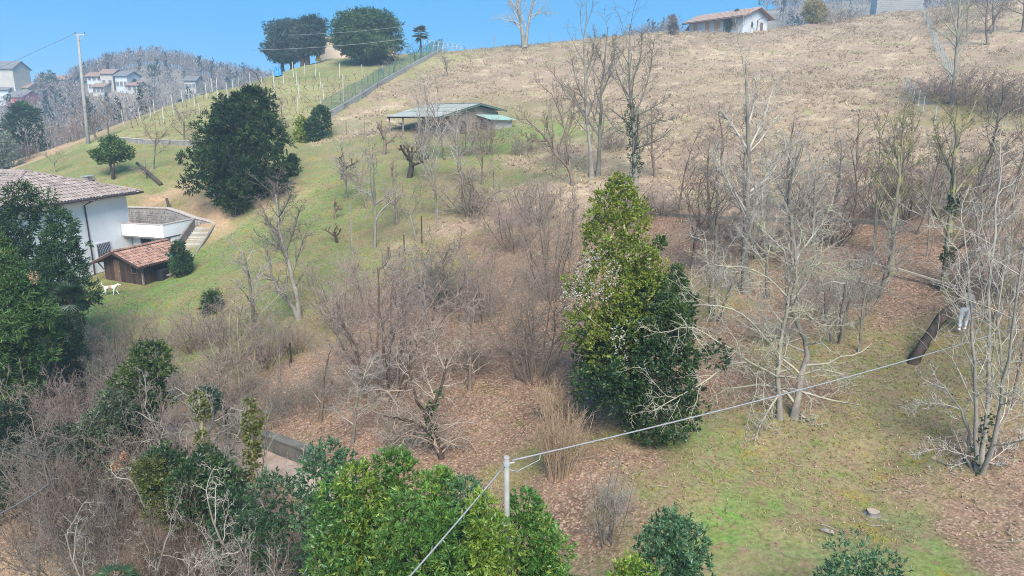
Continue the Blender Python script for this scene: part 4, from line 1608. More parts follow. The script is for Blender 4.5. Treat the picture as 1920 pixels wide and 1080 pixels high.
def catenary(a, b, sag, n=24):
    a, b = Vector(a), Vector(b)
    return [a.lerp(b, k / n) - Vector((0, 0, sag * 4 * (k / n) * (1 - k / n))) for k in range(n + 1)]


def cable(name, label, pts, r, mat, sides=6):
    o = MB().tube(pts, r, sides).build(name, mat, None, True)
    return tag(o, label, 'cable')


cable('power_line', 'thin dark wire running down from the utility pole to the village', catenary(Vector(top) + Vector((-.3, 0, .1)), at_depth(-260, 215, 190), 1.2), .022, M['wire'])
cable('power_line', 'lower grey wire crossing in front of the cedars', catenary(at_depth(470, 94, 112), at_depth(765, 72, 120), .35), .03, M['cable'])
cable('power_line', 'upper grey wire crossing the tops of the cedars', catenary(at_depth(540, 66, 112), at_depth(790, 45, 120), .3), .022, M['cable'])

pt = at_depth(950, 858, 13.0)
pz = gz(pt[0], pt[1])
t = thing('concrete_pole', 'short pale concrete pole rising out of the laurel hedge', 'utility pole', (pt[0], pt[1], pz))
H = pt[2] - pz
mb = MB()
mb.tube([(0, 0, -.5), (0, 0, H * .5), (0, 0, H)], [.072, .06, .05], 14)
mb.build('pole_shaft', M['concrete_pale'], t, True)
MB().tube([(0, 0, H), (0, 0, H + .025)], [.062, .05], 14).build('pole_cap', M['concrete'], t)
mb = MB()
mb.tube([(.0, 0, H - .16), (0, 0, H - .1)], .066, 14)
mb.tube([(.05, 0, H - .12), (.15, .02, H - .11)], .014, 6)
mb.build('clamp', M['metal'], t)
ct = Vector((pt[0], pt[1], pt[2] - .1))
c1 = catenary(ct + Vector((.1, .02, .03)), at_depth(2060, 560, 26), .28, 40)
cable('cable', 'pale bundled cable strung from the concrete pole across the slope', c1, .017, M['cable'])
c2 = catenary(ct + Vector((-.05, -.04, -.06)), at_depth(560, 1310, 8.5), .06, 20)
cable('cable', 'pale cable slanting down from the concrete pole over the laurel hedge', c2, .0155, M['cable'])
lp = [c1[0], c1[0] + Vector((.03, 0, -.13)), c1[0] + Vector((-.03, 0, -.2)), c2[0] + Vector((-.02, 0, -.1)), c2[0]]
lp = [c1[1], c1[1] + Vector((-.02, -.02, -.12)), c1[0] + Vector((.1, -.02, -.22)), c1[0] + Vector((0, -.02, -.2)), c2[0] + Vector((.02, 0, -.02))]
cable('jumper_cable', 'short loop of pale cable hanging at the concrete pole top', lp, .011, M['cable'])
cable('cable', 'thin grey cable slanting low through the thicket beside the leafy bank', catenary(at_depth(-60, 990, 17), at_depth(95, 905, 21), .1), .018, M['cable'])

# ------------------------------------------------------------------ vineyard posts and vines
VP = [(550, 143, 117), (572, 143, 120), (592, 143, 120), (637, 144, 120), (679, 144, 122), (716, 148, 123), (557, 160, 135), (602, 165, 137), (561, 185, 157),
      (607, 187, 159), (644, 190, 141), (559, 210, 183), (601, 204, 187), (532, 158, 140), (515, 173, 136), (492, 163, 143), (470, 168, 137), (477, 147, 130),
      (447, 163, 150), (437, 168, 150), (427, 182, 155), (408, 182, 147), (398, 173, 148), (388, 185, 157), (365, 200, 177), (355, 190, 167), (343, 197, 170), (327, 220, 180),
      (307, 230, 202), (290, 213, 188), (283, 223, 203), (263, 227, 202), (240, 220, 207), (233, 238, 210), (375, 217, 197), (352, 182, 160), (452, 152, 136)]
rng = np.random.default_rng(21)
pm = None
for (a, b, c) in VP:
    p, d = Pc(a, b)
    h = max(1.5, (b - c) / FOC * d * 1.0)
    if pm is None:
        pm = MB()
        pm.span((0, 0, -.3), (0, 0, 1.0), .085, .085)
        pm = pm.build('vine_post', M['post'])
        o = pm
    else:
        o = pm.copy()
        COL.objects.link(o)
    o.location = p
    o.scale = (1, 1, h)
    o.rotation_euler = (rng.normal(0, .03), rng.normal(0, .04), rng.uniform(0, 3))
    tag(o, 'slim pale concrete post standing in the vineyard rows', 'post', 'pale concrete posts in the vineyard rows')

# ------------------------------------------------------------------ small things on the crest and slope
for i, (a, b, c, r_, lab) in enumerate([
        (927, 92, 66, .09, 'tall lone wooden post on the crest'), (906, 93, 86, .05, 'short post on the crest beside the tall lone post'),
        (943, 92, 85, .05, 'thin short stake on the crest just past the tall lone post'), (874, 95, 87, .05, 'small post on the crest at the end of the hoop frame'),
        (996, 88, 77, .06, 'wooden post beside the big bare crest tree'), (1009, 88, 77, .06, 'dark wooden post a step past the big bare crest tree'),
        (1031, 88, 62, .06, 'tall thin pole on the crest between the bare tree and the woods'), (1055, 87, 74, .05, 'thin stake on the crest where the woods begin'),
        (1399, 58, 43, .05, 'thin stake in front of the bungalow corner'), (1353, 60, 48, .05, 'thin stake in front of the bungalow shutters')]):
    p, d = Pc(a, b)
    h = max(.6, (b - c) / FOC * d)
    o = MB().tube([(0, 0, -.3), (0, 0, h)], [r_, r_ * .85], 6).build('fence_post', M['wood_grey'])
    o.location = p
    tag(o, lab, 'post')

# hoop frame of a plastic tunnel
g0, d = Pc(800, 104)
t = thing('hoop_frame', 'bare arched hoop frame of a tunnel on the crest beside the palm', 'frame', g0)
g1 = Vector(at_depth(868, 96, d + 3)) - Vector(g0)
for k in range(9):
    q = g1 * (k / 8)
    z = gz(q.x + g0[0], q.y + g0[1]) - g0[2]
    hh = 2.9 * (1 - .62 * (k / 8))
    w = 2.2
    mb = MB()
    mb.tube([(q.x + .35 * math.cos(s_) * w * .4, q.y + math.cos(s_) * w, z + math.sin(s_) * hh) for s_ in np.linspace(0, math.pi, 11)], .05, 5)
    mb.build('hoop', M['net_grey'], t)
mb = MB()
for s_ in (.6, 1.57, 2.5):
    mb.tube([(g1.x * k / 8 + .14 * math.cos(s_) * 2.2, g1.y * k / 8 + math.cos(s_) * 2.2, g1.z * k / 8 + math.sin(s_) * 2.9 * (1 - .62 * k / 8)) for k in range(9)], .04, 5)
mb.build('rail', M['net_grey'], t)

# blue tarpaulins
def tarp(label, px, py, w, l, h, rz, seed):
    p, d = Pc(px, py)
    rr = np.random.default_rng(seed)
    nx_, ny_ = 12, 8
    V = []
    for j in range(ny_ + 1):
        for i in range(nx_ + 1):
            u, v = i / nx_ - .5, j / ny_ - .5
            edge = max(abs(u), abs(v)) * 2
            z = h * (1 - edge ** 3) * (.75 + .25 * math.sin(u * 9 + seed)) + .1 * math.sin(v * 14 + u * 5) + .05
            V.append((u * w + rr.normal(0, .05), v * l + rr.normal(0, .05), max(z, 0.02)))
    Q = [(j * (nx_ + 1) + i, j * (nx_ + 1) + i + 1, (j + 1) * (nx_ + 1) + i + 1, (j + 1) * (nx_ + 1) + i) for j in range(ny_) for i in range(nx_)]
    me_ = np_mesh('tarpaulin', V, [np.array(Q)], M['tarp'])
    o = link('tarpaulin', me_)
    o.location = p
    o.rotation_euler = (0, 0, rz)
    tag(o, label, 'tarpaulin')


tarp('crumpled bright blue tarpaulin lying below the cedars', 509, 141, 4.2, 2.4, 1.1, .5, 1)
tarp('upright bundle of blue tarpaulin at the end of the crumpled one', 522, 143, 1.4, 1.4, 2.0, .2, 5)
o = MB().tube([(0, 0, 0), (0, 0, .3), (0, 0, .9), (0, 0, 1.2)], [.5, .55, .3, .1], 10).build('garden_parasol', M['yellow'], None, True)
MB().tube([(0, 0, -.4), (0, 0, .2)], .12, 8).build('pole', M['plaster'], o)
p, d = Pc(597, 118)
o.location = (p[0], p[1], p[2] + .35)
tag(o, 'small folded orange parasol standing by the beige wall', 'parasol')

# log, stakes, stump, fallen pale rail
a, b = Vector(Pc(302, 348)[0]), Vector(Pc(256, 318)[0])
o = MB().tube([(0, 0, .12), (b - a) * .5 + Vector((0, 0, .5)), (b - a) * .95 + Vector((0, 0, .7))], [.2, .17, .13], 9).build('fallen_log', M['log'], None, True)
o.location = a
tag(o, 'dark fallen trunk lying on the lawn below the small evergreen', 'log')
a, d = Pc(319, 391)
o = MB().tube([(0, 0, -.2), Vector(at_depth(312, 372, d)) - Vector(a)], [.14, .12], 7).build('stump_stake', M['log'])
o.location = a
tag(o, 'short dark leaning stake in the bank above the rubble wall', 'stake')
p, d = Pc(1636, 966)
t = thing('tree_stump', 'cut tree stump with pale end grain in the grass', 'stump', p)
rr = np.random.default_rng(9)
rings = []
mb = MB()
n_ = 40
vs = []
for z, r_ in ((-.2, .24), (.0, .215), (.06, .175), (.13, .165)):
    for k in range(n_):
        a = 2 * math.pi * k / n_
        f = 1 + .10 * math.cos(3 * a + .7) + .05 * math.cos(5 * a) + .03 * math.cos(11 * a) + (.25 if z < .05 else 0) * max(0, math.cos(2 * a + 1.2))
        vs.append((r_ * f * math.cos(a), r_ * f * math.sin(a), z))
mb.add(vs, [(j * n_ + k, j * n_ + (k + 1) % n_, (j + 1) * n_ + (k + 1) % n_, (j + 1) * n_ + k) for j in range(3) for k in range(n_)])
mb.build('bark', M['wood_grey'], t)
MB().add([(v[0] * .96, v[1] * .96, .133 + .004 * math.sin(i * 2)) for i, v in enumerate(vs[-n_:])], [tuple(range(n_))]).build('cut_face', M['end_grain'], t)
o = MB().tube([(-.16, 0, .05), (0, .02, .07), (.17, .0, .06)], [.05, .06, .045], 8).build('cut_branch', M['wood_grey'], None, True)
o.location = Pc(1550, 1000)[0]
o.rotation_euler = (0, 0, -.6)
tag(o, 'short cut piece of branch lying in the grass near the stump', 'branch')
a, b = Vector(Pc(1612, 500)[0]) + Vector((0, 0, .35)), Vector(Pc(1790, 556)[0]) + Vector((0, 0, .45))
m1 = a.lerp(b, .42)
t = thing('fallen_rail', 'long pale wooden rail lying along the bank under the bare trees', 'rail', a)
MB().span((0, 0, 0), m1 - a, .07, .06).build('rail_length', M['wood_pale'], t)
MB().span(m1 - a + Vector((0, -.03, .06)), b - a, .1, .08).build('rail_length', M['wood_pale'], t)
o = MB().tube([(-.3, 0, 0), (0, 0, .25), (.35, .1, .05)], [.2, .3, .15], 9).build('earth_mound', M['log'], None, True)
o.location = Pc(1604, 503)[0]
tag(o, 'small dark mound of earth and roots at the end of the pale rail', 'mound')

# bare earth slips on the bank behind the house
for (a, b, w, lab) in ((428, 392, 1.6, 'ochre earth slip under the dark yew'), (372, 384, 1.0, 'small ochre earth slip between the yew and the rubble wall'), (296, 373, 1.0, 'ochre earth slip beside the house eaves')):
    p, d = Pc(a, b)
    rr = np.random.default_rng(a)
    V, Q = [], []
    for j in range(7):
        for i in range(11):
            u, v = i / 10 - .5, j / 6 - .5
            e = max(0, 1 - (2 * u) ** 2) * max(0, 1 - (2 * v) ** 2)
            x, y = p[0] + u * w * 1.9, p[1] + v * w * 1.1
            V.append((x, y, gz(x, y) - .15 + .4 * e + rr.normal(0, .06)))
    Q = [(j * 11 + i, j * 11 + i + 1, (j + 1) * 11 + i + 1, (j + 1) * 11 + i) for j in range(6) for i in range(10)]
    tag(link('soil_bank', np_mesh('soil_bank', V, [np.array(Q)], M['soil'], None, True)), kind='structure')

# ------------------------------------------------------------------ dog and person
def skinned(name, joints, edges, mat, parent=None, sub=2):
    names = list(joints)
    me_ = bpy.data.meshes.new(name)
    me_.from_pydata([joints[k][:3] for k in names], [(names.index(a), names.index(b)) for a, b in edges], [])
    o = bpy.data.objects.new(name, me_)
    COL.objects.link(o)
    o.modifiers.new('skin', 'SKIN')
    s = o.modifiers.new('sub', 'SUBSURF')
    s.levels = s.render_levels = sub
    for i, k in enumerate(names):
        r_ = joints[k][3]
        sv = me_.skin_vertices[0].data[i]
        sv.radius = r_ if isinstance(r_, tuple) else (r_, r_)
        sv.use_root = i == 0
    dg = bpy.context.evaluated_depsgraph_get()
    ne = bpy.data.meshes.new_from_object(o.evaluated_get(dg))
    bpy.data.objects.remove(o)
    ne.name = name
    ne.materials.clear()
    ne.materials.append(mat)
    ne.polygons.foreach_set('use_smooth', np.ones(len(ne.polygons), bool))
    return link(name, ne, parent)


def dog_coat():
    m, nt, b = new_mat('dog_coat')
    tc = N(nt, 'ShaderNodeTexCoord').outputs['Object']
    mp = N(nt, 'ShaderNodeMapping')
    mp.inputs['Location'].default_value = (.05, 0, -.62)
    mp.inputs['Scale'].default_value = (4.2, 5, 5.5)
    mp.vector_type = 'POINT'
    nt.links.new(tc, mp.inputs['Vector'])
    ln = N(nt, 'ShaderNodeVectorMath', operation='LENGTH')
    mp.inputs['Location'].default_value = (.2, 0, -3.3)
    nt.links.new(mp.outputs['Vector'], ln.inputs[0])
    r = N(nt, 'ShaderNodeMapRange')
    r.inputs[1].default_value = .6
    r.inputs[2].default_value = .95
    r.inputs[3].default_value = 1
    r.inputs[4].default_value = 0
    nt.links.new(ln.outputs['Value'], r.inputs[0])
    c = mixc(nt, (.74, .68, .58), (.46, .29, .16), r.outputs[0])
    c = mixc(nt, c, (.5, .44, .36), noise(nt, tc, 9, 4, .6, .5, .75, 0, .5))
    nt.links.new(c, b.inputs['Base Color'])
    b.inputs['Roughness'].default_value = .9
    return m


DJ = {  # x forward, z up
    'hip': (-.34, 0, .57, (.115, .13)), 'loin': (-.14, 0, .575, (.105, .115)), 'chest': (.13, 0, .56, (.125, .155)), 'shoulder': (.27, 0, .59, (.10, .125)),
    'neck': (.40, 0, .69, .075), 'head': (.50, 0, .76, .082), 'muzzle': (.60, 0, .72, .052), 'nose': (.685, 0, .70, .038),
    'ear_a': (.475, .07, .79, .03), 'ear_b': (.455, .10, .70, .02), 'ear_c': (.475, -.07, .79, .03), 'ear_d': (.455, -.10, .70, .02),
    'tail1': (-.44, 0, .63, .035), 'tail2': (-.56, 0, .74, .026), 'tail3': (-.60, 0, .88, .022), 'tail4': (-.55, 0, .96, .016),
    'fl1': (.25, .085, .45, .055), 'fl2': (.30, .09, .27, .036), 'fl3': (.40, .09, .07, .027), 'fl4': (.455, .09, .03, .03),
    'fr1': (.23, -.085, .44, .055), 'fr2': (.20, -.09, .26, .036), 'fr3': (.13, -.09, .07, .027), 'fr4': (.18, -.09, .03, .03),
    'bl1': (-.30, .09, .43, .075), 'bl2': (-.27, .095, .31, .048), 'bl3': (-.42, .095, .19, .03), 'bl4': (-.45, .095, .06, .026), 'bl5': (-.40, .095, .03, .03),
    'br1': (-.36, -.09, .43, .075), 'br2': (-.30, -.095, .31, .048), 'br3': (-.50, -.095, .20, .03), 'br4': (-.58, -.095, .08, .026), 'br5': (-.54, -.095, .03, .03),
}
DE = [('hip', 'loin'), ('loin', 'chest'), ('chest', 'shoulder'), ('shoulder', 'neck'), ('neck', 'head'), ('head', 'muzzle'), ('muzzle', 'nose'),
      ('head', 'ear_a'), ('ear_a', 'ear_b'), ('head', 'ear_c'), ('ear_c', 'ear_d'), ('hip', 'tail1'), ('tail1', 'tail2'), ('tail2', 'tail3'), ('tail3', 'tail4'),
      ('shoulder', 'fl1'), ('fl1', 'fl2'), ('fl2', 'fl3'), ('fl3', 'fl4'), ('shoulder', 'fr1'), ('fr1', 'fr2'), ('fr2', 'fr3'), ('fr3', 'fr4'),
      ('hip', 'bl1'), ('bl1', 'bl2'), ('bl2', 'bl3'), ('bl3', 'bl4'), ('bl4', 'bl5'), ('hip', 'br1'), ('br1', 'br2'), ('br2', 'br3'), ('br3', 'br4'), ('br4', 'br5')]
dog = skinned('dog', DJ, DE, dog_coat(), None)
p, d = Pc(210, 553)
dog.location = p
dog.rotation_euler = (0, 0, .12)
tag(dog, 'white dog with tan back patch trotting over the lawn before the shed', 'dog')
for s in (1, -1):
    MB().tube([(.555, s * .062, .775), (.565, s * .07, .778)], [.012, .008], 8).build('eye', M['slot'], dog)
MB().tube([(.70, 0, .715), (.725, 0, .712)], [.024, .014], 8).build('nose', M['black'], dog)

skin_m = plain('skin', (.52, .33, .25), (.46, .28, .21), 6, .6)
jeans = plain('pale_jeans', (.46, .50, .55), (.36, .40, .46), 5, .9)
jacket = plain('grey_jacket', (.24, .25, .26), (.17, .18, .19), 5, .9)
hair_m = plain('brown_hair', (.06, .04, .03), (.035, .024, .018), 30, .6)
shoe_m = plain('white_trainer', (.75, .74, .72), (.62, .61, .6), 8, .7)
p, d = Pc(1803, 619)
per = thing('person', 'person in pale jeans and white trainers walking behind the leaning trunk', 'person', p, -.5)
PJ = {'pelvis': (0, 0, .95, (.15, .12)), 'waist': (0, 0, 1.1, (.14, .10)), 'chest': (0, .02, 1.32, (.17, .115)), 'neck0': (0, .02, 1.47, .07), 'neck': (0, .04, 1.54, .056), 'head': (0, .06, 1.64, (.082, .095)), 'crown': (0, .05, 1.73, (.06, .07)),
      'sl': (.19, .02, 1.43, .06), 'el': (.25, -.06, 1.14, .045), 'wl': (.24, .06, .9, .033), 'hl': (.24, .09, .82, .036),
      'sr': (-.19, .02, 1.43, .06), 'er': (-.25, .02, 1.14, .045), 'wr': (-.22, .16, .93, .033), 'hr': (-.21, .2, .86, .036),
      'll': (.1, 0, .86, .10), 'kl': (.11, .16, .5, .068), 'al': (.11, .12, .1, .043), 'fl': (.11, .25, .05, .04),
      'lr': (-.1, 0, .86, .10), 'kr': (-.11, -.02, .5, .068), 'ar': (-.11, -.28, .15, .043), 'fr': (-.11, -.18, .06, .04)}
PE = [('pelvis', 'waist'), ('waist', 'chest'), ('chest', 'neck0'), ('neck0', 'neck'), ('neck', 'head'), ('head', 'crown'), ('chest', 'sl'), ('sl', 'el'), ('el', 'wl'), ('wl', 'hl'),
      ('chest', 'sr'), ('sr', 'er'), ('er', 'wr'), ('wr', 'hr'), ('pelvis', 'll'), ('ll', 'kl'), ('kl', 'al'), ('al', 'fl'), ('pelvis', 'lr'), ('lr', 'kr'), ('kr', 'ar'), ('ar', 'fr')]
skinned('body', PJ, PE, skin_m, per)


def clothes(name, keys, mat, grow, sub=2):
    J = {k: (*PJ[k][:3], tuple(v * grow[1] + grow[0] for v in (PJ[k][3] if isinstance(PJ[k][3], tuple) else (PJ[k][3],) * 2))) for k in keys}
    return skinned(name, J, [e for e in PE if e[0] in keys and e[1] in keys], mat, per, sub)


clothes('trousers', ['pelvis', 'waist', 'll', 'kl', 'al', 'lr', 'kr', 'ar'], jeans, (.014, 1.0))
clothes('jacket', ['waist', 'pelvis', 'chest', 'neck0', 'sl', 'el', 'wl', 'sr', 'er', 'wr'], jacket, (.022, 1.05))
for k, f in (('al', 'fl'), ('ar', 'fr')):
    a, b = Vector(PJ[k][:3]), Vector(PJ[f][:3])
    MB().tube([a + Vector((0, -.06, -.06)), a + Vector((0, 0, -.05)), b + Vector((0, 0, -.01)), b + Vector((0, .06, -.02))], [.05, .06, .05, .03], 9).build('shoe', shoe_m, per, True)
    a = PJ['hl' if k == 'al' else 'hr']
    for j in range(4):
        MB().tube([(a[0] + .012 * (j - 1.5), a[1] + .01, a[2] - .02), (a[0] + .013 * (j - 1.5), a[1] + .03, a[2] - .06), (a[0] + .013 * (j - 1.5), a[1] + .035, a[2] - .09 + .006 * abs(j - 1.4))], [.01, .009, .007], 6).build('finger', skin_m, per, True)
    MB().tube([(a[0], a[1] + .02, a[2]), (a[0], a[1] + .055, a[2] - .03), (a[0], a[1] + .06, a[2] - .05)], [.012, .01, .008], 6).build('thumb', skin_m, per, True)
MB().tube([(0, .0, 1.60), (0, .01, 1.68), (0, .04, 1.76), (0, .06, 1.785)], [.09, .105, .09, .03], 12).build('hair', hair_m, per, True)
for s in (1, -1):
    MB().tube([(s * .032, .15, 1.655), (s * .032, .158, 1.655)], [.012, .008], 8).build('eye', M['slot'], per)
    MB().tube([(s * .085, .05, 1.66), (s * .1, .045, 1.64), (s * .088, .05, 1.61)], [.012, .02, .01], 6).build('ear', skin_m, per, True)
MB().tube([(0, .145, 1.65), (0, .175, 1.615), (0, .15, 1.605)], [.01, .018, .012], 6).build('nose', skin_m, per, True)
MB().span((-.022, .147, 1.58), (.022, .147, 1.58), .01, .01).build('mouth', M['red_wall'], per)

# ------------------------------------------------------------------ bare trees
def nrm(v):
    return v / np.maximum(np.linalg.norm(v, axis=-1, keepdims=True), 1e-9)


def limbs(rng, P0, D0, L, R0, K, wander, trop, taper):
    n = len(P0)
    pts = np.empty((n, K, 3))
    pos, d = P0.copy(), nrm(D0)
    pts[:, 0] = pos
    st = (L / (K - 1))[:, None]
    for k in range(1, K):
        d = nrm(d + rng.normal(0, wander, (n, 3)) + np.array([0, 0, trop]))
        pos = pos + d * st
        pts[:, k] = pos
    t = np.linspace(0, 1, K)
    rad = R0[:, None] * (1 - (1 - taper) * t[None])
    return pts, rad


def shoots(rng, pts, rad, L, n, t0, t1, ang, sd, lr, rr, rmin, fall, absl=None):
    m, K, _ = pts.shape
    t = t0 + (t1 - t0) * (np.arange(n)[None] + rng.random((m, n))) / n
    f = t * (K - 1)
    i = np.minimum(f.astype(int), K - 2)
    fr = (f - i)[..., None]
    r_ = np.arange(m)[:, None]
    a, b = pts[r_, i], pts[r_, i + 1]
    pos = a + (b - a) * fr
    pd = nrm(b - a)
    pr = rad[r_, i] * (1 - fr[..., 0]) + rad[r_, i + 1] * fr[..., 0]
    az = rng.random((m, 1)) * 6.28 + np.arange(n)[None] * 2.4 + rng.normal(0, .5, (m, n))
    ref = np.where(np.abs(pd[..., 2:3]) > .9, np.array([1., 0, 0]), np.array([0, 0, 1.]))
    u = nrm(np.cross(pd, ref))
    w = np.cross(pd, u)
    perp = u * np.cos(az)[..., None] + w * np.sin(az)[..., None]
    an = np.radians(np.clip(rng.normal(ang, sd, (m, n)), 8, 120))[..., None]
    d = pd * np.cos(an) + perp * np.sin(an)
    ln = (L[:, None] * lr if absl is None else absl) * (1 - fall * t) * rng.uniform(.6, 1.2, (m, n))
    rc = np.maximum(pr * rr, rmin * 1.4)
    return pos.reshape(-1, 3), d.reshape(-1, 3), ln.ravel(), rc.ravel()


def tubes(pts, rad, sides):
    n, K, _ = pts.shape
    tan = nrm(np.gradient(pts, axis=1))
    ref = np.where(np.abs(tan[:, :1, 2:3]) > .9, np.array([1., 0, 0]), np.array([0, 0, 1.]))
    u = nrm(np.cross(tan, np.broadcast_to(ref, tan.shape)))
    w = np.cross(tan, u)
    a = np.arange(sides) * 2 * np.pi / sides
    ring = u[:, :, None] * np.cos(a)[None, None, :, None] + w[:, :, None] * np.sin(a)[None, None, :, None]
    V = pts[:, :, None] + ring * rad[:, :, None, None]
    ix = np.arange(n * K * sides).reshape(n, K, sides)
    nx_ = np.roll(ix, -1, 2)
    Q = np.stack([ix[:, :-1], nx_[:, :-1], nx_[:, 1:], ix[:, 1:]], -1).reshape(-1, 4)
    return V.reshape(-1, 3), Q


def join(parts):
    V, Q, n = [], [], 0
    for v, q in parts:
        V.append(v)
        Q.append(q + n)
        n += len(v)
    return np.concatenate(V), np.concatenate(Q)


def branch_out(rng, pts, rad, L, levels):
    """Grow the levels above a set of first limbs; returns (V, Q) of everything grown."""
    out = []
    for lv in levels:
        P_, D_, L_, R_ = shoots(rng, pts, rad, L, lv['n'], lv.get('t0', .25), lv.get('t1', 1.0), lv['ang'], lv.get('sd', 12), lv['lr'], lv['rr'], lv.get('rmin', .006), lv.get('fall', .35), lv.get('abs'))
        pts, rad = limbs(rng, P_, D_, L_, R_, lv['K'], lv['w'], lv['up'], lv.get('tp', .3))
        L = L_
        out.append(tubes(pts, rad, lv['s']))
    return join(out)


STY = {}
# upright forest edge tree: one leader, rising limbs, fine twigs
STY['upright'] = dict(stems=1, h=9, r=.13, spread=3, K=9, w=.05, up=.05, tp=.2, lev=[
    dict(n=15, t0=.22, ang=42, lr=.42, rr=.5, K=6, w=.10, up=.10, s=5, fall=.55, rmin=.02),
    dict(n=7, t0=.2, ang=42, lr=.5, rr=.5, K=5, w=.13, up=.05, s=3, rmin=.011),
    dict(n=6, t0=.15, ang=45, lr=.5, rr=.55, K=4, w=.15, up=.03, s=3, rmin=.0075),
    dict(n=3, t0=.2, ang=45, lr=.6, rr=.6, K=3, w=.15, up=.02, s=3, rmin=.006)])
STY['slender'] = dict(stems=2, h=9, r=.055, spread=6, K=9, w=.045, up=.06, tp=.15, lev=[
    dict(n=12, t0=.25, ang=35, lr=.27, rr=.45, K=5, w=.10, up=.12, s=4, fall=.5, rmin=.016),
    dict(n=6, t0=.2, ang=40, lr=.5, rr=.5, K=4, w=.14, up=.05, s=3, rmin=.009),
    dict(n=4, t0=.2, ang=45, lr=.6, rr=.55, K=3, w=.15, up=.03, s=3, rmin=.0065)])
STY['spread'] = dict(stems=3, h=5.5, r=.13, spread=38, K=8, w=.16, up=.03, tp=.35, lev=[
    dict(n=7, t0=.3, ang=50, lr=.55, rr=.55, K=7, w=.22, up=.0, s=5, rmin=.025),
    dict(n=6, t0=.2, ang=52, lr=.5, rr=.5, K=5, w=.26, up=-.02, s=3, rmin=.013),
    dict(n=6, t0=.2, ang=50, lr=.5, rr=.55, K=4, w=.28, up=-.02, s=3, rmin=.008),
    dict(n=3, t0=.2, ang=50, lr=.55, rr=.6, K=3, w=.25, up=0, s=3, rmin=.006)])
STY['hazel'] = dict(stems=15, h=5.0, r=.05, spread=30, K=8, w=.10, up=.03, tp=.25, base=.4, lev=[
    dict(n=9, t0=.35, ang=40, lr=.36, rr=.5, K=5, w=.16, up=.05, s=3, rmin=.010),
    dict(n=6, t0=.2, ang=46, lr=.5, rr=.55, K=4, w=.16, up=.03, s=3, rmin=.008),
    dict(n=4, t0=.2, ang=48, lr=.55, rr=.6, K=3, w=.18, up=.0, s=3, rmin=.006)])
STY['thicket'] = dict(stems=26, h=3.0, r=.024, spread=42, K=6, w=.12, up=.0, tp=.3, base=.9, lev=[
    dict(n=7, t0=.2, ang=38, lr=.5, rr=.6, K=5, w=.16, up=.04, s=3, rmin=.010),
    dict(n=5, t0=.2, ang=45, lr=.5, rr=.6, K=4, w=.2, up=.03, s=3, rmin=.007),
    dict(n=3, t0=.2, ang=48, lr=.6, rr=.6, K=3, w=.2, up=.02, s=3, rmin=.0055)])
STY['orchard'] = dict(stems=1, h=3.0, r=.10, spread=12, K=5, w=.10, up=.02, tp=.55, lev=[
    dict(n=6, t0=.4, ang=48, lr=.85, rr=.6, K=6, w=.16, up=.06, s=5, fall=.1, rmin=.025),
    dict(n=7, t0=.2, ang=48, lr=.5, rr=.5, K=5, w=.2, up=.06, s=3, rmin=.011),
    dict(n=6, t0=.15, ang=48, lr=.5, rr=.55, K=4, w=.2, up=.05, s=3, rmin=.007),
    dict(n=2, t0=.3, ang=45, lr=.6, rr=.6, K=3, w=.2, up=.02, s=3, rmin=.006)])
STY['poplar'] = dict(stems=6, h=8, r=.055, spread=9, K=8, w=.03, up=.10, tp=.2, base=.3, lev=[
    dict(n=10, t0=.12, ang=38, lr=.20, rr=.45, K=5, w=.08, up=.12, s=3, fall=.4, rmin=.011),
    dict(n=4, t0=.2, ang=40, lr=.55, rr=.5, K=4, w=.12, up=.06, s=3, rmin=.007),
    dict(n=3, t0=.2, ang=40, lr=.6, rr=.6, K=3, w=.15, up=.03, s=3, rmin=.006)])
STY['broom'] = dict(stems=46, h=2.6, r=.012, spread=15, K=6, w=.05, up=.03, tp=.35, base=.3, lev=[
    dict(n=6, t0=.3, ang=20, lr=.42, rr=.7, K=4, w=.08, up=.05, s=3, rmin=.006),
    dict(n=4, t0=.2, ang=26, lr=.5, rr=.7, K=3, w=.1, up=.04, s=3, rmin=.005)])
STY['dome'] = dict(stems=14, h=2.6, r=.04, spread=50, K=6, w=.2, up=-.02, tp=.35, base=.35, lev=[
    dict(n=8, t0=.15, ang=55, lr=.55, rr=.55, K=5, w=.28, up=-.02, s=3, rmin=.012),
    dict(n=6, t0=.15, ang=55, lr=.5, rr=.6, K=4, w=.3, up=-.03, s=3, rmin=.008),
    dict(n=5, t0=.15, ang=55, lr=.55, rr=.6, K=3, w=.3, up=-.02, s=3, rmin=.006)])
STY['pollard'] = dict(stems=1, h=1.1, r=.22, spread=8, K=6, w=.12, up=0, tp=.8, lev=[
    dict(n=4, t0=.7, ang=55, lr=1.15, rr=.6, K=6, w=.26, up=.05, s=6, fall=0, tp=.6, rmin=.05),
    dict(n=3, t0=.5, ang=55, lr=.45, rr=.6, K=4, w=.35, up=.08, s=5, tp=.6, rmin=.035),
    dict(n=9, t0=.3, ang=50, lr=1.3, rr=.22, K=4, w=.16, up=.12, s=3, rmin=.007)])
STY['stake'] = dict(stems=1, h=1.3, r=.035, spread=6, K=5, w=.10, up=.05, tp=.7, lev=[
    dict(n=3, t0=.7, ang=75, lr=.55, rr=.7, K=4, w=.2, up=.04, s=3, rmin=.015)])


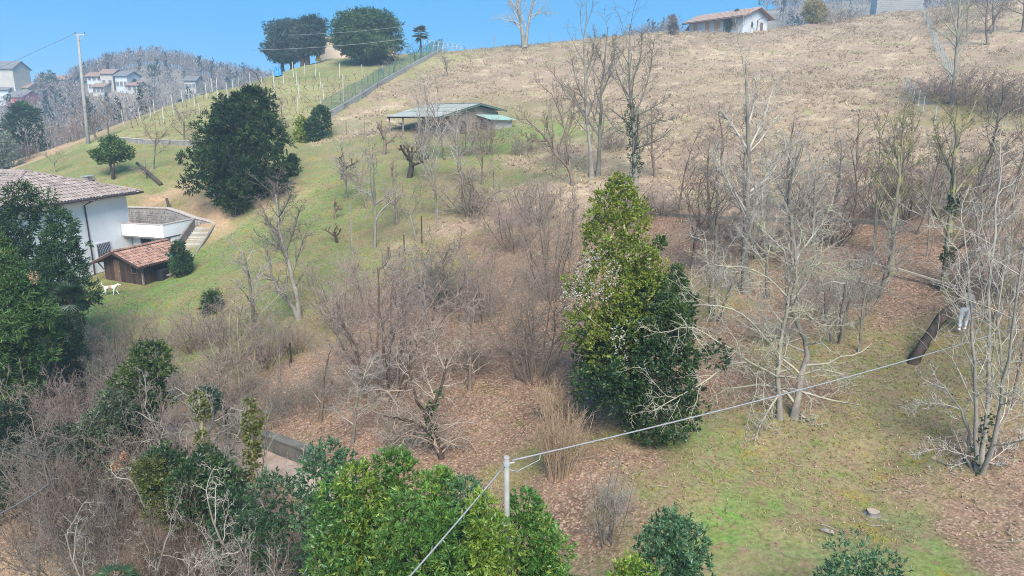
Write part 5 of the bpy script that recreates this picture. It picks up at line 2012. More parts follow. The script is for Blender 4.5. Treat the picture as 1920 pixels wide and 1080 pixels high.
def proto_tree(style, seed):
    s = STY[style]
    rng = np.random.default_rng(seed)
    n = s['stems']
    az = np.arange(n) * 2.4 + rng.random() * 6
    q = np.sqrt((np.arange(n) + .5) / n) if n > 3 else np.ones(n)
    an = np.radians(s['spread']) * q * rng.uniform(.7, 1.3, n)
    D0 = np.stack([np.cos(az) * np.sin(an), np.sin(az) * np.sin(an), np.cos(an)], -1)
    bs = s.get('base', .05 if n > 1 else 0)
    P0 = np.stack([np.cos(az) * bs * q, np.sin(az) * bs * q, np.full(n, -.35)], -1)
    L = s['h'] * rng.uniform(.75, 1.1, n) * (1 - .15 * q) + .35
    R0 = s['r'] * rng.uniform(.7, 1.15, n)
    pts, rad = limbs(rng, P0, D0, L, R0, s['K'], s['w'], s['up'], s['tp'])
    if s['r'] > .07:
        rad[:, 0] *= 1.35
    tv, tq = tubes(pts, rad, 7 if s['r'] > .05 else 4)
    bv, bq = branch_out(rng, pts, rad, L, s['lev'])
    me_t = np_mesh(style + '_trunk', tv, [tq], None, None, True)
    me_b = np_mesh(style + '_crown', bv, [bq], None, None, True)
    zmax = float(np.percentile(bv[:, 2], 99.3))
    wid = float(np.percentile(np.hypot(bv[:, 0], bv[:, 1]), 93))
    return me_t, me_b, zmax, wid


_protos = {}


def get_proto(style, seed):
    k = (style, seed)
    if k not in _protos:
        _protos[k] = proto_tree(style, seed * 31 + len(style))
    return _protos[k]


NVAR = {'upright': 3, 'slender': 2, 'spread': 2, 'hazel': 2, 'thicket': 2, 'orchard': 3, 'poplar': 2, 'broom': 1, 'dome': 1, 'pollard': 3, 'stake': 1}
trng = np.random.default_rng(77)


def place_tree(style, base, h, halfw, mat, name, label, cat, group=None, seed=None, lean=(0, 0)):
    v = int(trng.integers(0, NVAR[style])) if seed is None else seed
    mt, mbh, zm, wd = get_proto(style, v)
    s = h / zm
    sx = s * min(max(halfw / (wd * s), .6), 1.7) if halfw else s
    t = thing(name, label, cat, base, trng.uniform(0, 6.28), group)
    t.scale = (sx, sx, s)
    t.rotation_euler = (lean[1], lean[0], 0)
    if lean == (0, 0):
        t.rotation_euler = (0, 0, trng.uniform(0, 6.28))
    link('trunk' if STY[style]['stems'] < 4 else 'stems', mt, t, BARK[{'pale': 'grey', 'pink': 'brown', 'tan': 'brown', 'rose': 'brown', 'lichen': 'grey'}.get(mat, mat)])
    link('crown', mbh, t, BARK[mat])
    return t


def px_tree(style, px, py, top, w, mat, name, label, cat='tree', group=None, seed=None, lean=(0, 0)):
    p, d = Pc(px, py)
    h = (py - top) / FOC * d * 1.03
    return place_tree(style, p, h, w / FOC * d, mat, name, label, cat, group, seed, lean)


def dp_tree(style, px, top, d, w, mat, name, label, cat='shrub', group=None, seed=None):
    p, h = under(px, top, d)
    return place_tree(style, p, h, w / FOC * d, mat, name, label, cat, group, seed)


def resample(poly, K):
    poly = np.asarray(poly, float)
    s = np.concatenate([[0], np.cumsum(np.linalg.norm(np.diff(poly, axis=0), axis=1))])
    t = np.linspace(0, s[-1], K)
    q = np.stack([np.interp(t, s, poly[:, c]) for c in range(3)], -1)
    q[1:-1] = .25 * q[:-2] + .5 * q[1:-1] + .25 * q[2:]
    return q, s[-1]


def shaped_tree(base_px, stems, limbs_, mat, name, label, levels, cat='tree', r=.12, lr_=.05, seed=1, jit=.5, tip=.3, group=None, ivy=None, tmat=None):
    """A tree whose main stems and limbs follow the shapes seen; they bend in depth too, and finer growth is added all round."""
    rng = np.random.default_rng(seed)
    bp, bd = Pc(*base_px)

    def line(pxs, K, first):
        out = []
        off = 0.0
        drift = rng.normal(0, jit) * .6
        for i, q in enumerate(pxs):
            off = (0 if first and i == 0 else off + drift * .5 + rng.normal(0, jit * .25))
            if len(q) > 2:
                off = q[2]
            out.append(at_depth(q[0], q[1], bd + off) - bp)
        if first:
            out[0] = np.array([out[0][0], out[0][1], gz(out[0][0] + bp[0], out[0][1] + bp[1]) - bp[2] - .3])
        return resample(out, K)
    S, SL = [], []
    for st_ in stems:
        q, L_ = line(st_, 12, True)
        q[2:-1] += rng.normal(0, .03, q[2:-1].shape)
        S.append(q)
        SL.append(L_)
    S, SL = np.array(S), np.array(SL)
    t = np.linspace(0, 1, 12)
    rr_ = r * np.linspace(1, .8, len(stems)) if len(stems) > 1 else np.array([r])
    rad = rr_[:, None] * (1 - (1 - tip) * t[None] ** .9)
    rad[:, 0] *= 1.45
    rad[:, 1] *= 1.12
    t_ = thing(name, label, cat, bp, 0, group)
    tv, tq = tubes(S, rad, 9)
    parts = []
    if limbs_:
        LB, LL = [], []
        for lb in limbs_:
            q, L_ = line(lb, 12, False)
            # start on the closest point of a stem
            flat = S.reshape(-1, 3)
            k = np.argmin(np.linalg.norm((flat - q[0])[:, [0, 2]], axis=1))
            sh = flat[k] - q[0]
            q = q + sh * np.linspace(1, 0.15, 12)[:, None]
            LB.append(q)
            LL.append(L_)
        LB, LL = np.array(LB), np.array(LL)
        lrad = np.full((len(LB), 1), lr_) * (1 - .75 * t[None])
        parts.append(tubes(LB, lrad, 6))
        parts.append(branch_out(rng, LB, lrad, LL, levels))
    parts.append(branch_out(rng, S, rad, SL, levels))
    cv, cq = join(parts)
    link('trunk', np_mesh(name + '_trunk', tv, [tq], None, None, True), t_, BARK[tmat or {'pale': 'grey', 'lichen': 'grey'}.get(mat, mat)])
    link('crown', np_mesh(name + '_crown', cv, [cq], None, None, True), t_, BARK[mat])
    if ivy:
        k0, k1, wd, nl = ivy
        q = S[0][int(k0 * 11):max(int(k1 * 11) + 1, int(k0 * 11) + 2)]
        ivy_on(rng, q, wd, nl, t_)
    return t_


# ------------------------------------------------------------------ leaves
def leaves(rng, pos, dirs, ln, wd, cols, fold=.25):
    """One folded leaf (two triangles) per row."""
    n = len(pos)
    side = nrm(np.cross(dirs, rng.normal(0, 1, (n, 3))))
    up = np.cross(side, dirs)
    mid = pos + dirs * (ln * .5)[:, None]
    a = mid + side * (wd * .5)[:, None] + up * (ln * fold * .3)[:, None]
    b = mid - side * (wd * .5)[:, None] + up * (ln * fold * .3)[:, None]
    tip = pos + dirs * ln[:, None]
    V = np.stack([pos, a, tip, b], 1).reshape(-1, 3)
    k = np.arange(n)[:, None] * 4
    F = np.concatenate([k + np.array([[0, 1, 2]]), k + np.array([[0, 2, 3]])])
    return V, F, np.repeat(cols, 4, 0)


def foliage(rng, lumps, n, m, ln, wd, pal, spread=.8, out=1.0, up=.3, droop=0.0, depth=(.62, 1.05), lumpvar=.25, tipcol=None, tips=0.0, flat=1.0):
    """Sprigs of m leaves spread through the outer part of a crown made of lumps (x, y, z, rx, ry, rz)."""
    lumps = np.asarray(lumps, float)
    vol = (lumps[:, 3] * lumps[:, 4] + lumps[:, 4] * lumps[:, 5] + lumps[:, 3] * lumps[:, 5])
    li = rng.choice(len(lumps), n, p=vol / vol.sum())
    d = nrm(rng.normal(0, 1, (n, 3)))
    rr = rng.uniform(*depth, n)
    c = lumps[li]
    p = c[:, :3] + d * c[:, 3:] * rr[:, None]
    # drop what is buried in other lumps
    bur = np.zeros(n, bool)
    for l in lumps:
        q = (p - l[:3]) / l[3:]
        bur |= (q ** 2).sum(1) < .36
    p, d, li = p[~bur], d[~bur], li[~bur]
    n = len(p)
    nn = nrm(d / np.maximum(c[~bur][:, 3:], .05) * c[~bur][:, 3:].mean(1, keepdims=True))
    pal = np.array(pal)
    lc = rng.random((len(lumps), 1))
    t = np.clip(lc[li] * (1 - lumpvar) + rng.random((n, 1)) * lumpvar * 2 - lumpvar * .5, 0, 1) * (len(pal) - 1)
    i0 = np.minimum(t.astype(int)[:, 0], len(pal) - 2) if len(pal) > 1 else np.zeros(n, int)
    f = t - i0[:, None]
    col = pal[i0] * (1 - f) + pal[np.minimum(i0 + 1, len(pal) - 1)] * f
    if tipcol is not None:
        k = rng.random(n) < tips
        col[k] = np.array(tipcol) * rng.uniform(.8, 1.2, (k.sum(), 1))
    ax = nrm(nn * out + np.array([0, 0, up]) + rng.normal(0, .35, (n, 3)))
    P_ = np.repeat(p, m, 0)
    A_ = np.repeat(ax, m, 0)
    D_ = nrm(A_ + rng.normal(0, spread, (n * m, 3)) * np.array([1, 1, flat]) + np.array([0, 0, -droop]))
    Lh = ln * rng.uniform(.65, 1.25, n * m)
    P_ = P_ + A_ * (rng.random(n * m) * ln * 1.1)[:, None] - D_ * (Lh * .15)[:, None]
    C_ = np.repeat(col, m, 0) * rng.uniform(.72, 1.28, (n * m, 1))
    return leaves(rng, P_, D_, Lh, Lh * (wd / ln), C_)


def leaf_obj(name, parts, mat, parent):
    V, F, C, n = [], [], [], 0
    for v, f, c in parts:
        V.append(v)
        F.append(f + n)
        C.append(c)
        n += len(v)
    me_ = np_mesh(name, np.concatenate(V), [np.concatenate(F)], mat, np.concatenate(C))
    return link(name, me_, parent)


IVY = [(.03, .055, .018), (.05, .085, .025), (.075, .115, .035), (.10, .14, .05)]


def ivy_on(rng, line_, w, n, parent, pal=IVY, ln=.1):
    line_ = np.asarray(line_)
    lum = []
    for k in range(14):
        t = rng.random() * (len(line_) - 1)
        i = min(int(t), len(line_) - 2)
        q = line_[i] + (line_[i + 1] - line_[i]) * (t - i)
        s = w * rng.uniform(.6, 1.2)
        lum.append((q[0] + rng.normal(0, w * .3), q[1] + rng.normal(0, w * .3), q[2], s, s, s * 1.5))
    return leaf_obj('ivy', [foliage(rng, lum, n, 5, ln, ln * .8, pal, .9, 1, .1)], LEAF, parent)


def woody(parent, h, r, rng, n=5, spread=.2, mat='brown'):
    """Short trunk with a few stems inside an evergreen crown."""
    az = np.arange(n) * 2.4
    D0 = np.stack([np.cos(az) * spread, np.sin(az) * spread, np.ones(n)], -1)
    P0 = np.zeros((n, 3))
    P0[:, 2] = -.3
    pts, rad = limbs(rng, P0, D0, np.full(n, h * .7), np.full(n, r), 7, .08, .05, .3)
    v, q = tubes(pts, rad, 6)
    o = link('trunk', np_mesh('trunk', v, [q], None, None, True), parent, BARK[mat])
    return o


LAUREL = {
    'mid': [(.06, .14, .03), (.085, .18, .036), (.115, .225, .045), (.15, .265, .055)],
    'blue': [(.05, .11, .05), (.07, .14, .064), (.095, .18, .08), (.125, .22, .10)],
    'lime': [(.085, .16, .024), (.13, .215, .03), (.19, .265, .036), (.24, .29, .042)],
    'dark': [(.03, .065, .03), (.042, .085, .036), (.055, .105, .042), (.075, .13, .05)],
}


def laurel(px, top, d, halfw, pal, label, name='laurel_shrub', seed=0, group=None, n=1500, m=8, ln=.125, wd=.042, tipc=None, tips=0, cone=.55, zlow=.08):
    p, h = under(px, top, d)
    rng = np.random.default_rng(seed + 100)
    t = thing(name, label, 'shrub', p, 0, group)
    W = halfw * 1.15 / FOC * d
    lum = []
    for k in range(34):
        z = h * (zlow + (1 - zlow) * (k + .5) / 34) * .95
        f = min(1.0, (1 - (z / h) ** 2.2) ** .5 + .10) if cone < 1 else 1 - .9 * z / h
        a = k * 2.4 + rng.random()
        rr_ = W * f * rng.uniform(.3, .72)
        s = W * rng.uniform(.26, .46)
        lum.append((math.cos(a) * rr_, math.sin(a) * rr_, z, s, s, s * rng.uniform(.9, 1.5)))
    woody(t, h, .07, rng)
    leaf_obj('foliage', [foliage(rng, lum, n, m, ln, wd, LAUREL[pal] if isinstance(pal, str) else pal, .62, 1.0, .75, tipcol=tipc, tips=tips)], LEAF, t)
    return t


# ---- the laurel hedge at the bottom
HG = 'laurel shrubs of the hedge around the concrete pole'
for i, (px, top, d, w, pal, lab, tp) in enumerate([
        (612, 828, 14.6, 62, 'blue', 'bluish green laurel at the outer end of the hedge, beside the path', 0),
        (628, 905, 13.0, 78, 'mid', 'bushy laurel bulging out below the bluish one at the hedge end', .12),
        (672, 872, 13.2, 62, 'lime', 'fresh green laurel second from the path end of the hedge', .2),
        (735, 838, 13.8, 58, 'mid', 'tallest pointed laurel in the middle of the hedge', .1),
        (752, 925, 12.2, 82, 'mid', 'broad laurel below the tallest pointed one', .08),
        (818, 868, 13.3, 46, 'mid', 'slim laurel with a spiky top, between the tallest one and the cable', .2),
        (838, 945, 12.0, 66, 'mid', 'dense laurel the slanting cable crosses low down', .1),
        (876, 898, 13.2, 58, 'blue', 'round topped grey green laurel behind the slanting cable', .05),
        (914, 938, 12.0, 62, 'lime', 'yellow green laurel just in front of the concrete pole', .35),
        (988, 928, 13.4, 60, 'mid', 'dark topped laurel just past the concrete pole', .05),
        (1030, 985, 12.6, 56, 'mid', 'laurel at the end of the hedge towards the pale bare shrub', .18)]):
    laurel(px, top, d, w, pal, lab, seed=i, group=HG, tipc=(.19, .26, .04), tips=tp, n=1750, ln=.105, wd=.037)
laurel(1268, 972, 13.2, 78, 'blue', 'grey green laurel alone at the bottom beside the lush grass', seed=31, n=2600, ln=.10, wd=.036)
laurel(1190, 1050, 12.2, 62, 'lime', 'low light green laurel just below the pale bare shrub', seed=32, n=1500, ln=.10, wd=.036)
laurel(1625, 1052, 13.0, 85, 'blue', 'low grey green shrub just showing over the picture edge below the stump', seed=33, n=2600, ln=.085, wd=.03)
laurel(505, 905, 16.5, 66, 'dark', 'dark green shrub joining the hedge end to the thicket', seed=34, n=1500, ln=.1, wd=.04)
laurel(440, 925, 18, 55, 'dark', 'dark ivy covered shrub just below the path', seed=35, n=1200, ln=.1, wd=.05)

# ---- the tall evergreen in the middle
rng = np.random.default_rng(400)
p, d = Pc(1190, 800)
t = thing('evergreen_tree', 'tall bright green broadleaf evergreen tree in the middle of the slope', 'tree', p)


def crown_lumps(rng, base, d, prof, n, rs, dy=1.0):
    """Lumps filling an outline given as (py, left px, right px), at real depth d; as deep as it is wide."""
    prof = np.array(prof, float)
    out = []
    for k in range(n):
        py = prof[0, 0] + (prof[-1, 0] - prof[0, 0]) * ((k + rng.random()) / n)
        l, r_ = np.interp(py, prof[:, 0], prof[:, 1]), np.interp(py, prof[:, 0], prof[:, 2])
        hw = (r_ - l) / 2 / FOC * d
        c = at_depth((l + r_) / 2, py, d) - base
        s = min(rng.uniform(*rs), max(hw * .8, .18))
        a, q = rng.random() * 6.28, math.sqrt(rng.random()) * max(hw - s * .8, 0)
        if k % 3 == 0:                       # smaller sprays that stand out of the outline
            s *= rng.uniform(.3, .6)
            q = hw * rng.uniform(.8, 1.12)
            c[2] += s * rng.uniform(-.2, .9)
        out.append((c[0] + math.cos(a) * q, c[1] + math.sin(a) * q * dy, c[2], s, s, s * rng.uniform(.8, 1.25)))
    return out


UP = [(330, 1150, 1164), (355, 1132, 1190), (400, 1104, 1208), (430, 1090, 1220), (470, 1074, 1238), (520, 1064, 1254), (560, 1060, 1264), (600, 1060, 1274), (640, 1072, 1280), (665, 1090, 1285)]
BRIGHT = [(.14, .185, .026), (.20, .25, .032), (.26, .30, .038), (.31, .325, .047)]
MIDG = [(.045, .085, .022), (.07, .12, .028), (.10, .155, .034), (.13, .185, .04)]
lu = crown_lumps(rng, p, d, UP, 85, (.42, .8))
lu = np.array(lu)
lit = lu[:, 0] < np.interp(lu[:, 2], [2.5, 8], [-.1, 1.0]) + rng.normal(0, .35, len(lu))  # lit side and shaded side of the crown, put into the leaf colours
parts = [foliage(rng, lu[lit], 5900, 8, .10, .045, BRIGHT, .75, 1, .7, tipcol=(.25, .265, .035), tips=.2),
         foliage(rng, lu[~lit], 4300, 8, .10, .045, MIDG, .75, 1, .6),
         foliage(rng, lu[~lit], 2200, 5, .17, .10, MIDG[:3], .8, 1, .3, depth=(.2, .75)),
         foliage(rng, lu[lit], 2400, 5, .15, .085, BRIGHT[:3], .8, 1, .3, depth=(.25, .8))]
woody(t, 5.6, .1, np.random.default_rng(411), 3, .03, 'dark')
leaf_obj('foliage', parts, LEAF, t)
LOWP = [(575, 1195, 1275), (600, 1170, 1305), (645, 1115, 1325), (680, 1076, 1332), (735, 1074, 1332), (765, 1105, 1325), (782, 1165, 1300)]
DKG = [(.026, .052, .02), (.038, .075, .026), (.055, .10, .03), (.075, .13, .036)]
p2 = p + np.array([.5, -.6, 0])
p2[2] = gz(p2[0], p2[1])
t = thing('evergreen_shrub', 'dark glossy evergreen shrub wrapped round the foot of the tall evergreen', 'shrub', p2)
rng = np.random.default_rng(405)
lu = crown_lumps(rng, p2, d - .7, LOWP, 72, (.45, .8))
woody(t, 2.0, .06, rng, 4, .15, 'dark')
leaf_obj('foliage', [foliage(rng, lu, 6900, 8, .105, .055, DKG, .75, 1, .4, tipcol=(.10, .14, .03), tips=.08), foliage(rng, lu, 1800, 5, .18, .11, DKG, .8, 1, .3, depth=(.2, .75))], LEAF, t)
SIDE = [(500, 1250, 1272), (530, 1245, 1288), (560, 1240, 1296), (620, 1240, 1300)]
p3, d3 = Pc(1275, 640)
t = thing('evergreen_shrub', 'smaller dark evergreen rising beside the tall evergreen towards the bare trunk', 'shrub', p3)
lu = crown_lumps(rng, p3, d3, SIDE, 22, (.5, .9))
woody(t, 1.6, .06, rng, 3, .05, 'dark')
leaf_obj('foliage', [foliage(rng, lu, 3200, 8, .11, .05, MIDG[:3], .75, 1, .4)], LEAF, t)
# white flowering climber
VINE = [(1108, 482), (1090, 505), (1078, 530), (1070, 552), (1085, 545), (1100, 535), (1120, 540), (1135, 548), (1062, 562), (1076, 570), (1098, 552), (1112, 492), (1130, 480),
        (1150, 500), (1148, 520), (1158, 640), (1165, 660), (1160, 625), (1066, 540), (1084, 520)]
t = thing('flowering_climber', 'white seed tufted climber hanging over the sunny flank of the tall evergreen', 'climber', p + np.array([-.05, .12, 0]))
bs = p + np.array([-.05, .12, 0])
lum = []
for (a, b) in VINE:
    dd = d - 1.35 if b < 600 else d - 1.9
    c = at_depth(a, b, dd) - bs
    lum.append((c[0], c[1], c[2], .2, .24, .26))
leaf_obj('blossom', [foliage(rng, lum, 560, 4, .05, .04, [(.26, .23, .17), (.36, .33, .27), (.47, .44, .38)], 1.0, 1, .1, .3)], DRY, t)
v = np.array([[c[0], c[1], c[2]] for c in [tuple(l[:3]) for l in lum[:13]]])
q, L_ = resample([np.array([0, 0, -.2]), np.array([-.1, -.1, 2.6])] + [v[i] for i in (8, 9, 3, 2, 1, 0, 11, 12)], 16)
tv, tq = tubes(q[None], np.full((1, 16), .018), 4)
link('stem', np_mesh('stem', tv, [tq], None, None, True), t, BARK['tan'])

# ---- dark conifers by the house
CYP = [(.022, .05, .022), (.034, .07, .028), (.05, .095, .034), (.07, .125, .042)]
CYPL = [(.045, .09, .03), (.065, .125, .036), (.09, .16, .042), (.12, .19, .05)]


def conifer(label, base, d, prof, pal, n, lum_n, rs, name='conifer', seed=0, ln=.3, m=7, trunk_h=None, wd=.05, droop=.25, cat='tree', bias=None, flat=1.0, up=.35, mat=None, lumpvar=.25):
    rng = np.random.default_rng(seed + 900)
    t = thing(name, label, cat, base)
    lu = crown_lumps(rng, base, d, prof, lum_n, rs)
    woody(t, trunk_h or (lu[0][2] * .9), .12, rng, 3, .05, 'dark')
    leaf_obj('foliage', [foliage(rng, lu, n, m, ln, wd, pal, .55, 1.0, up, droop, tipcol=bias, tips=.12 if bias else 0, flat=flat, lumpvar=lumpvar)], mat or NEEDLE, t)
    return t


def base_at(px, d, ref=500):
    return under(px, ref, d)[0]


conifer('dark cypress rising against the house roof', base_at(45, 37), 37, [(352, 30, 52), (372, 2, 74), (400, -30, 84), (470, -40, 92), (560, -40, 100), (640, -40, 110), (720, -40, 110)], CYP, 3500, 44, (.45, .9), seed=1, bias=(.07, .09, .025))
conifer('dark spreading yew in front of the white house wall', base_at(118, 38), 38, [(398, 100, 112), (420, 85, 130), (460, 78, 150), (500, 78, 162), (545, 85, 162), (600, 80, 160), (660, 60, 155), (700, 60, 140)], CYP, 3500, 44, (.4, .85), seed=2)
conifer('bright green feathery conifer at the picture edge below the cypress', base_at(25, 29), 29, [(455, -30, 5), (490, -40, 30), (540, -40, 78), (600, -40, 98), (650, -40, 100), (700, -40, 84), (745, -40, 60)], CYPL, 5200, 48, (.4, .8), seed=3, ln=.24, bias=(.12, .17, .04))
conifer('low dark green conifer filling the thicket behind the bare shrubs', base_at(60, 26.5), 26.5, [(770, -30, 60), (810, -40, 100), (850, -40, 110), (900, -40, 120), (960, -20, 120)], [(.014, .03, .014), (.022, .045, .02), (.035, .065, .025)], 2200, 26, (.35, .7), seed=4, ln=.2)
conifer('dark undergrowth evergreen in the thicket below the green bush', base_at(230, 26), 26, [(790, 150, 280), (840, 120, 330), (900, 130, 330), (950, 140, 300)], DKG, 2800, 34, (.4, .8), seed=5, ln=.14, wd=.06, mat=LEAF, name='evergreen_shrub', cat='shrub')
conifer('little dark cypress between the wooden shed and the stone stairs', Pc(345, 518)[0], Pc(345, 518)[1], [(452, 331, 336), (465, 326, 344), (485, 323, 352), (505, 322, 360), (516, 328, 360)], CYP, 1300, 16, (.25, .5), seed=6, ln=.22, name='cypress')
b0, d0 = Pc(440, 382)
YEW = [(172, 470, 486), (200, 425, 505), (225, 388, 520), (255, 370, 535), (290, 345, 548), (320, 340, 552), (345, 355, 540), (375, 385, 500)]
conifer('large dark ragged yew standing alone on the green slope', b0, d0, YEW, [(.014, .03, .016), (.024, .048, .02), (.042, .08, .028), (.075, .11, .034)], 9800, 110, (.6, 1.3), seed=7, ln=.36, wd=.085, lumpvar=.12, name='yew', bias=(.06, .075, .025))
conifer('ivy clad dark bush on the fence line above the lawn', Pc(598, 262)[0], Pc(598, 262)[1], [(203, 598, 608), (215, 580, 616), (235, 568, 617), (255, 570, 616), (264, 575, 612)], DKG, 1800, 20, (.6, 1.0), seed=8, ln=.25, wd=.14, mat=LEAF, name='ivy_bush', cat='bush')
conifer('yellow green bush just below the ivy clad one', Pc(566, 264)[0], Pc(566, 264)[1], [(222, 560, 575), (240, 553, 580), (258, 552, 582), (266, 556, 580)], BRIGHT, 900, 12, (.5, .8), seed=9, ln=.2, wd=.1, mat=LEAF, name='bush', cat='bush')
conifer('small dark evergreen clump beside the big yew on the lawn', Pc(547, 330)[0], Pc(547, 330)[1], [(290, 543, 550), (305, 538, 556), (325, 538, 558), (332, 540, 556)], DKG, 700, 10, (.4, .7), seed=10, ln=.2, wd=.1, mat=LEAF, name='bush', cat='bush')
conifer('small round evergreen tree on the lawn above the house', Pc(212, 336)[0], Pc(212, 336)[1], [(264, 195, 222), (275, 180, 238), (287, 174, 246), (297, 182, 238), (302, 198, 224)], MIDG, 1600, 22, (.3, .6), seed=11, ln=.22, wd=.09, mat=LEAF, name='evergreen_tree', trunk_h=3.4)
conifer('dark spruce pair rising from the valley beyond the house', base_at(46, 112), 112, [(200, 40, 46), (220, 24, 58), (245, 22, 68), (270, 18, 76), (288, 22, 78)], CYP, 2600, 30, (.9, 1.7), seed=12, ln=.8, wd=.2, name='spruce')
conifer('silvery olive tree at the picture edge above the roof', base_at(5, 88), 88, [(262, -20, 10), (275, -30, 28), (290, -40, 36), (310, -40, 36)], [(.14, .17, .13), (.19, .22, .17), (.25, .27, .21)], 1700, 18, (.8, 1.4), seed=13, ln=.35, wd=.1, name='olive_tree')
conifer('small dark agave like bush on the lawn below the big bare tree', Pc(398, 585)[0], Pc(398, 585)[1], [(556, 390, 406), (566, 387, 411), (580, 388, 410), (586, 392, 406)], DKG, 380, 7, (.2, .35), seed=14, ln=.35, wd=.04, name='bush', cat='bush')
conifer('green rounded evergreen poking out of the thicket', base_at(262, 27.5), 27.5, [(655, 258, 308), (680, 245, 322), (710, 215, 325), (745, 205, 315), (780, 230, 300)], [(.03, .06, .018), (.05, .085, .022), (.08, .12, .025), (.11, .15, .03)], 2600, 26, (.35, .65), seed=15, ln=.13, wd=.055, mat=LEAF, name='evergreen_shrub', cat='shrub')
conifer('pale grey green evergreen lower in the thicket', base_at(205, 25), 25, [(745, 195, 230), (780, 150, 240), (820, 145, 235), (850, 155, 225)], [(.07, .095, .05), (.10, .13, .065), (.14, .17, .085)], 1700, 18, (.3, .6), seed=16, ln=.12, wd=.05, mat=LEAF, name='evergreen_shrub', cat='shrub')
conifer('blue green evergreen spray above the ivy clad stems', base_at(395, 27), 27, [(735, 380, 410), (750, 362, 420), (765, 370, 415)], [(.05, .08, .05), (.07, .11, .065)], 500, 8, (.25, .4), seed=17, ln=.13, wd=.05, mat=LEAF, name='evergreen_shrub', cat='shrub')
conifer('low grey green ground shrub under the path edge', base_at(330, 20.5), 20.5, [(860, 255, 300), (880, 250, 380), (930, 270, 400), (960, 300, 380)], DKG, 1900, 22, (.3, .6), seed=18, ln=.11, wd=.05, mat=LEAF, name='evergreen_shrub', cat='shrub')
conifer('dark ivy covered undergrowth between the mossy bush and the path', base_at(385, 19), 19, [(870, 350, 420), (900, 330, 450), (940, 340, 450), (960, 360, 430)], DKG, 1800, 20, (.3, .55), seed=25, ln=.11, wd=.055, mat=LEAF, name='evergreen_shrub', cat='shrub')
conifer('olive green mossy bush under the lichen covered branches', base_at(285, 19.5), 19.5, [(870, 262, 305), (895, 255, 308), (925, 280, 330), (955, 300, 390)], [(.07, .085, .02), (.10, .115, .025), (.14, .145, .03)], 1000, 14, (.25, .45), seed=19, ln=.11, wd=.04, mat=LEAF, name='evergreen_shrub', cat='shrub')

conifer('dark evergreen shrub hiding the foot of the fan palm', base_at(120, 33.5), 33.5, [(590, 105, 135), (620, 85, 150), (670, 70, 165), (715, 75, 165), (740, 85, 155)], DKG, 2400, 24, (.35, .65), seed=23, ln=.13, wd=.05, mat=LEAF, name='evergreen_shrub', cat='shrub')

# ---- cedars on the crest
CED = [(.04, .075, .04), (.055, .10, .045), (.075, .13, .05), (.10, .16, .06)]
CEDB = [(.035, .06, .05), (.05, .08, .068), (.07, .105, .085), (.095, .13, .10)]


def cedar(label, bx_, by_, prof, pal, seed, trunks):
    bp, bd = Pc(bx_, by_)
    rng = np.random.default_rng(seed)
    t = thing('cedar', label, 'tree', bp)
    prof = np.array(prof, float)
    lum = []
    for k in range(130):
        tier = ((k * 7) % 9 + .5 + rng.normal(0, .13)) / 9
        py = prof[0, 0] + (prof[-1, 0] - prof[0, 0]) * min(max(tier, 0), 1)
        l, r_ = np.interp(py, prof[:, 0], prof[:, 1]), np.interp(py, prof[:, 0], prof[:, 2])
        hw = (r_ - l) / 2 / FOC * bd
        c = at_depth((l + r_) / 2, py, bd) - bp
        s = min(rng.uniform(.6, 1.6), hw * .5)
        a, q = rng.random() * 6.28, (.25 + .8 * rng.random()) * max(hw - s * .85, hw * .3)
        lum.append((c[0] + math.cos(a) * q, c[1] + math.sin(a) * q, c[2], s, s, s * .3))
    for k in range(9):                       # leaders standing up out of the flat top
        f = (k + rng.uniform(.2, .8)) / 9
        c = at_depth(prof[1, 1] + (prof[1, 2] - prof[1, 1]) * f, prof[0, 0] + 3 + 14 * abs(f - .5), bd) - bp
        lum.append((c[0], c[1] + rng.normal(0, 1.2), c[2], .42, .42, 1.1))
    leaf_obj('foliage', [foliage(rng, lum, 8000, 6, .62, .13, pal, .6, 1.0, .2, .12, flat=.6, depth=(.6, 1.2), lumpvar=.4)], NEEDLE, t)
    pts = []
    for (dx, top_) in trunks:
        e = at_depth(bx_ + dx * 1.25, top_, bd) - bp
        s0 = at_depth(bx_ + dx, by_, bd) - bp
        s0[2] = -.5
        pts.append(resample([s0, s0 * .4 + e * .6, e], 8)[0])
    pts = np.array(pts)
    rad = np.full((len(pts), 1), .5) * np.linspace(1.1, .4, 8)[None]
    tv, tq = tubes(pts, rad, 9)
    link('trunk', np_mesh('cedar_trunk', tv, [tq], None, None, True), t, BARK['dark'])
    return t


cedar('broad dark green cedar in front of the beige wall', 684, 123, [(26, 655, 705), (34, 636, 735), (46, 624, 750), (80, 620, 757), (98, 626, 752), (106, 640, 738)], CED, 41, [(0, 60), (32, 70)])
cedar('blue green multi trunk cedar at the end of the crest row', 546, 128, [(44, 520, 565), (52, 502, 575), (65, 490, 580), (90, 490, 576), (104, 500, 566), (112, 515, 556)], CEDB, 42, [(0, 70), (-16, 85)])
cedar('blue green cedar between its neighbour and the beige wall', 576, 122, [(38, 570, 595), (48, 555, 608), (65, 550, 612), (85, 552, 610), (95, 560, 604)], CEDB, 43, [(0, 60), (-8, 65)])
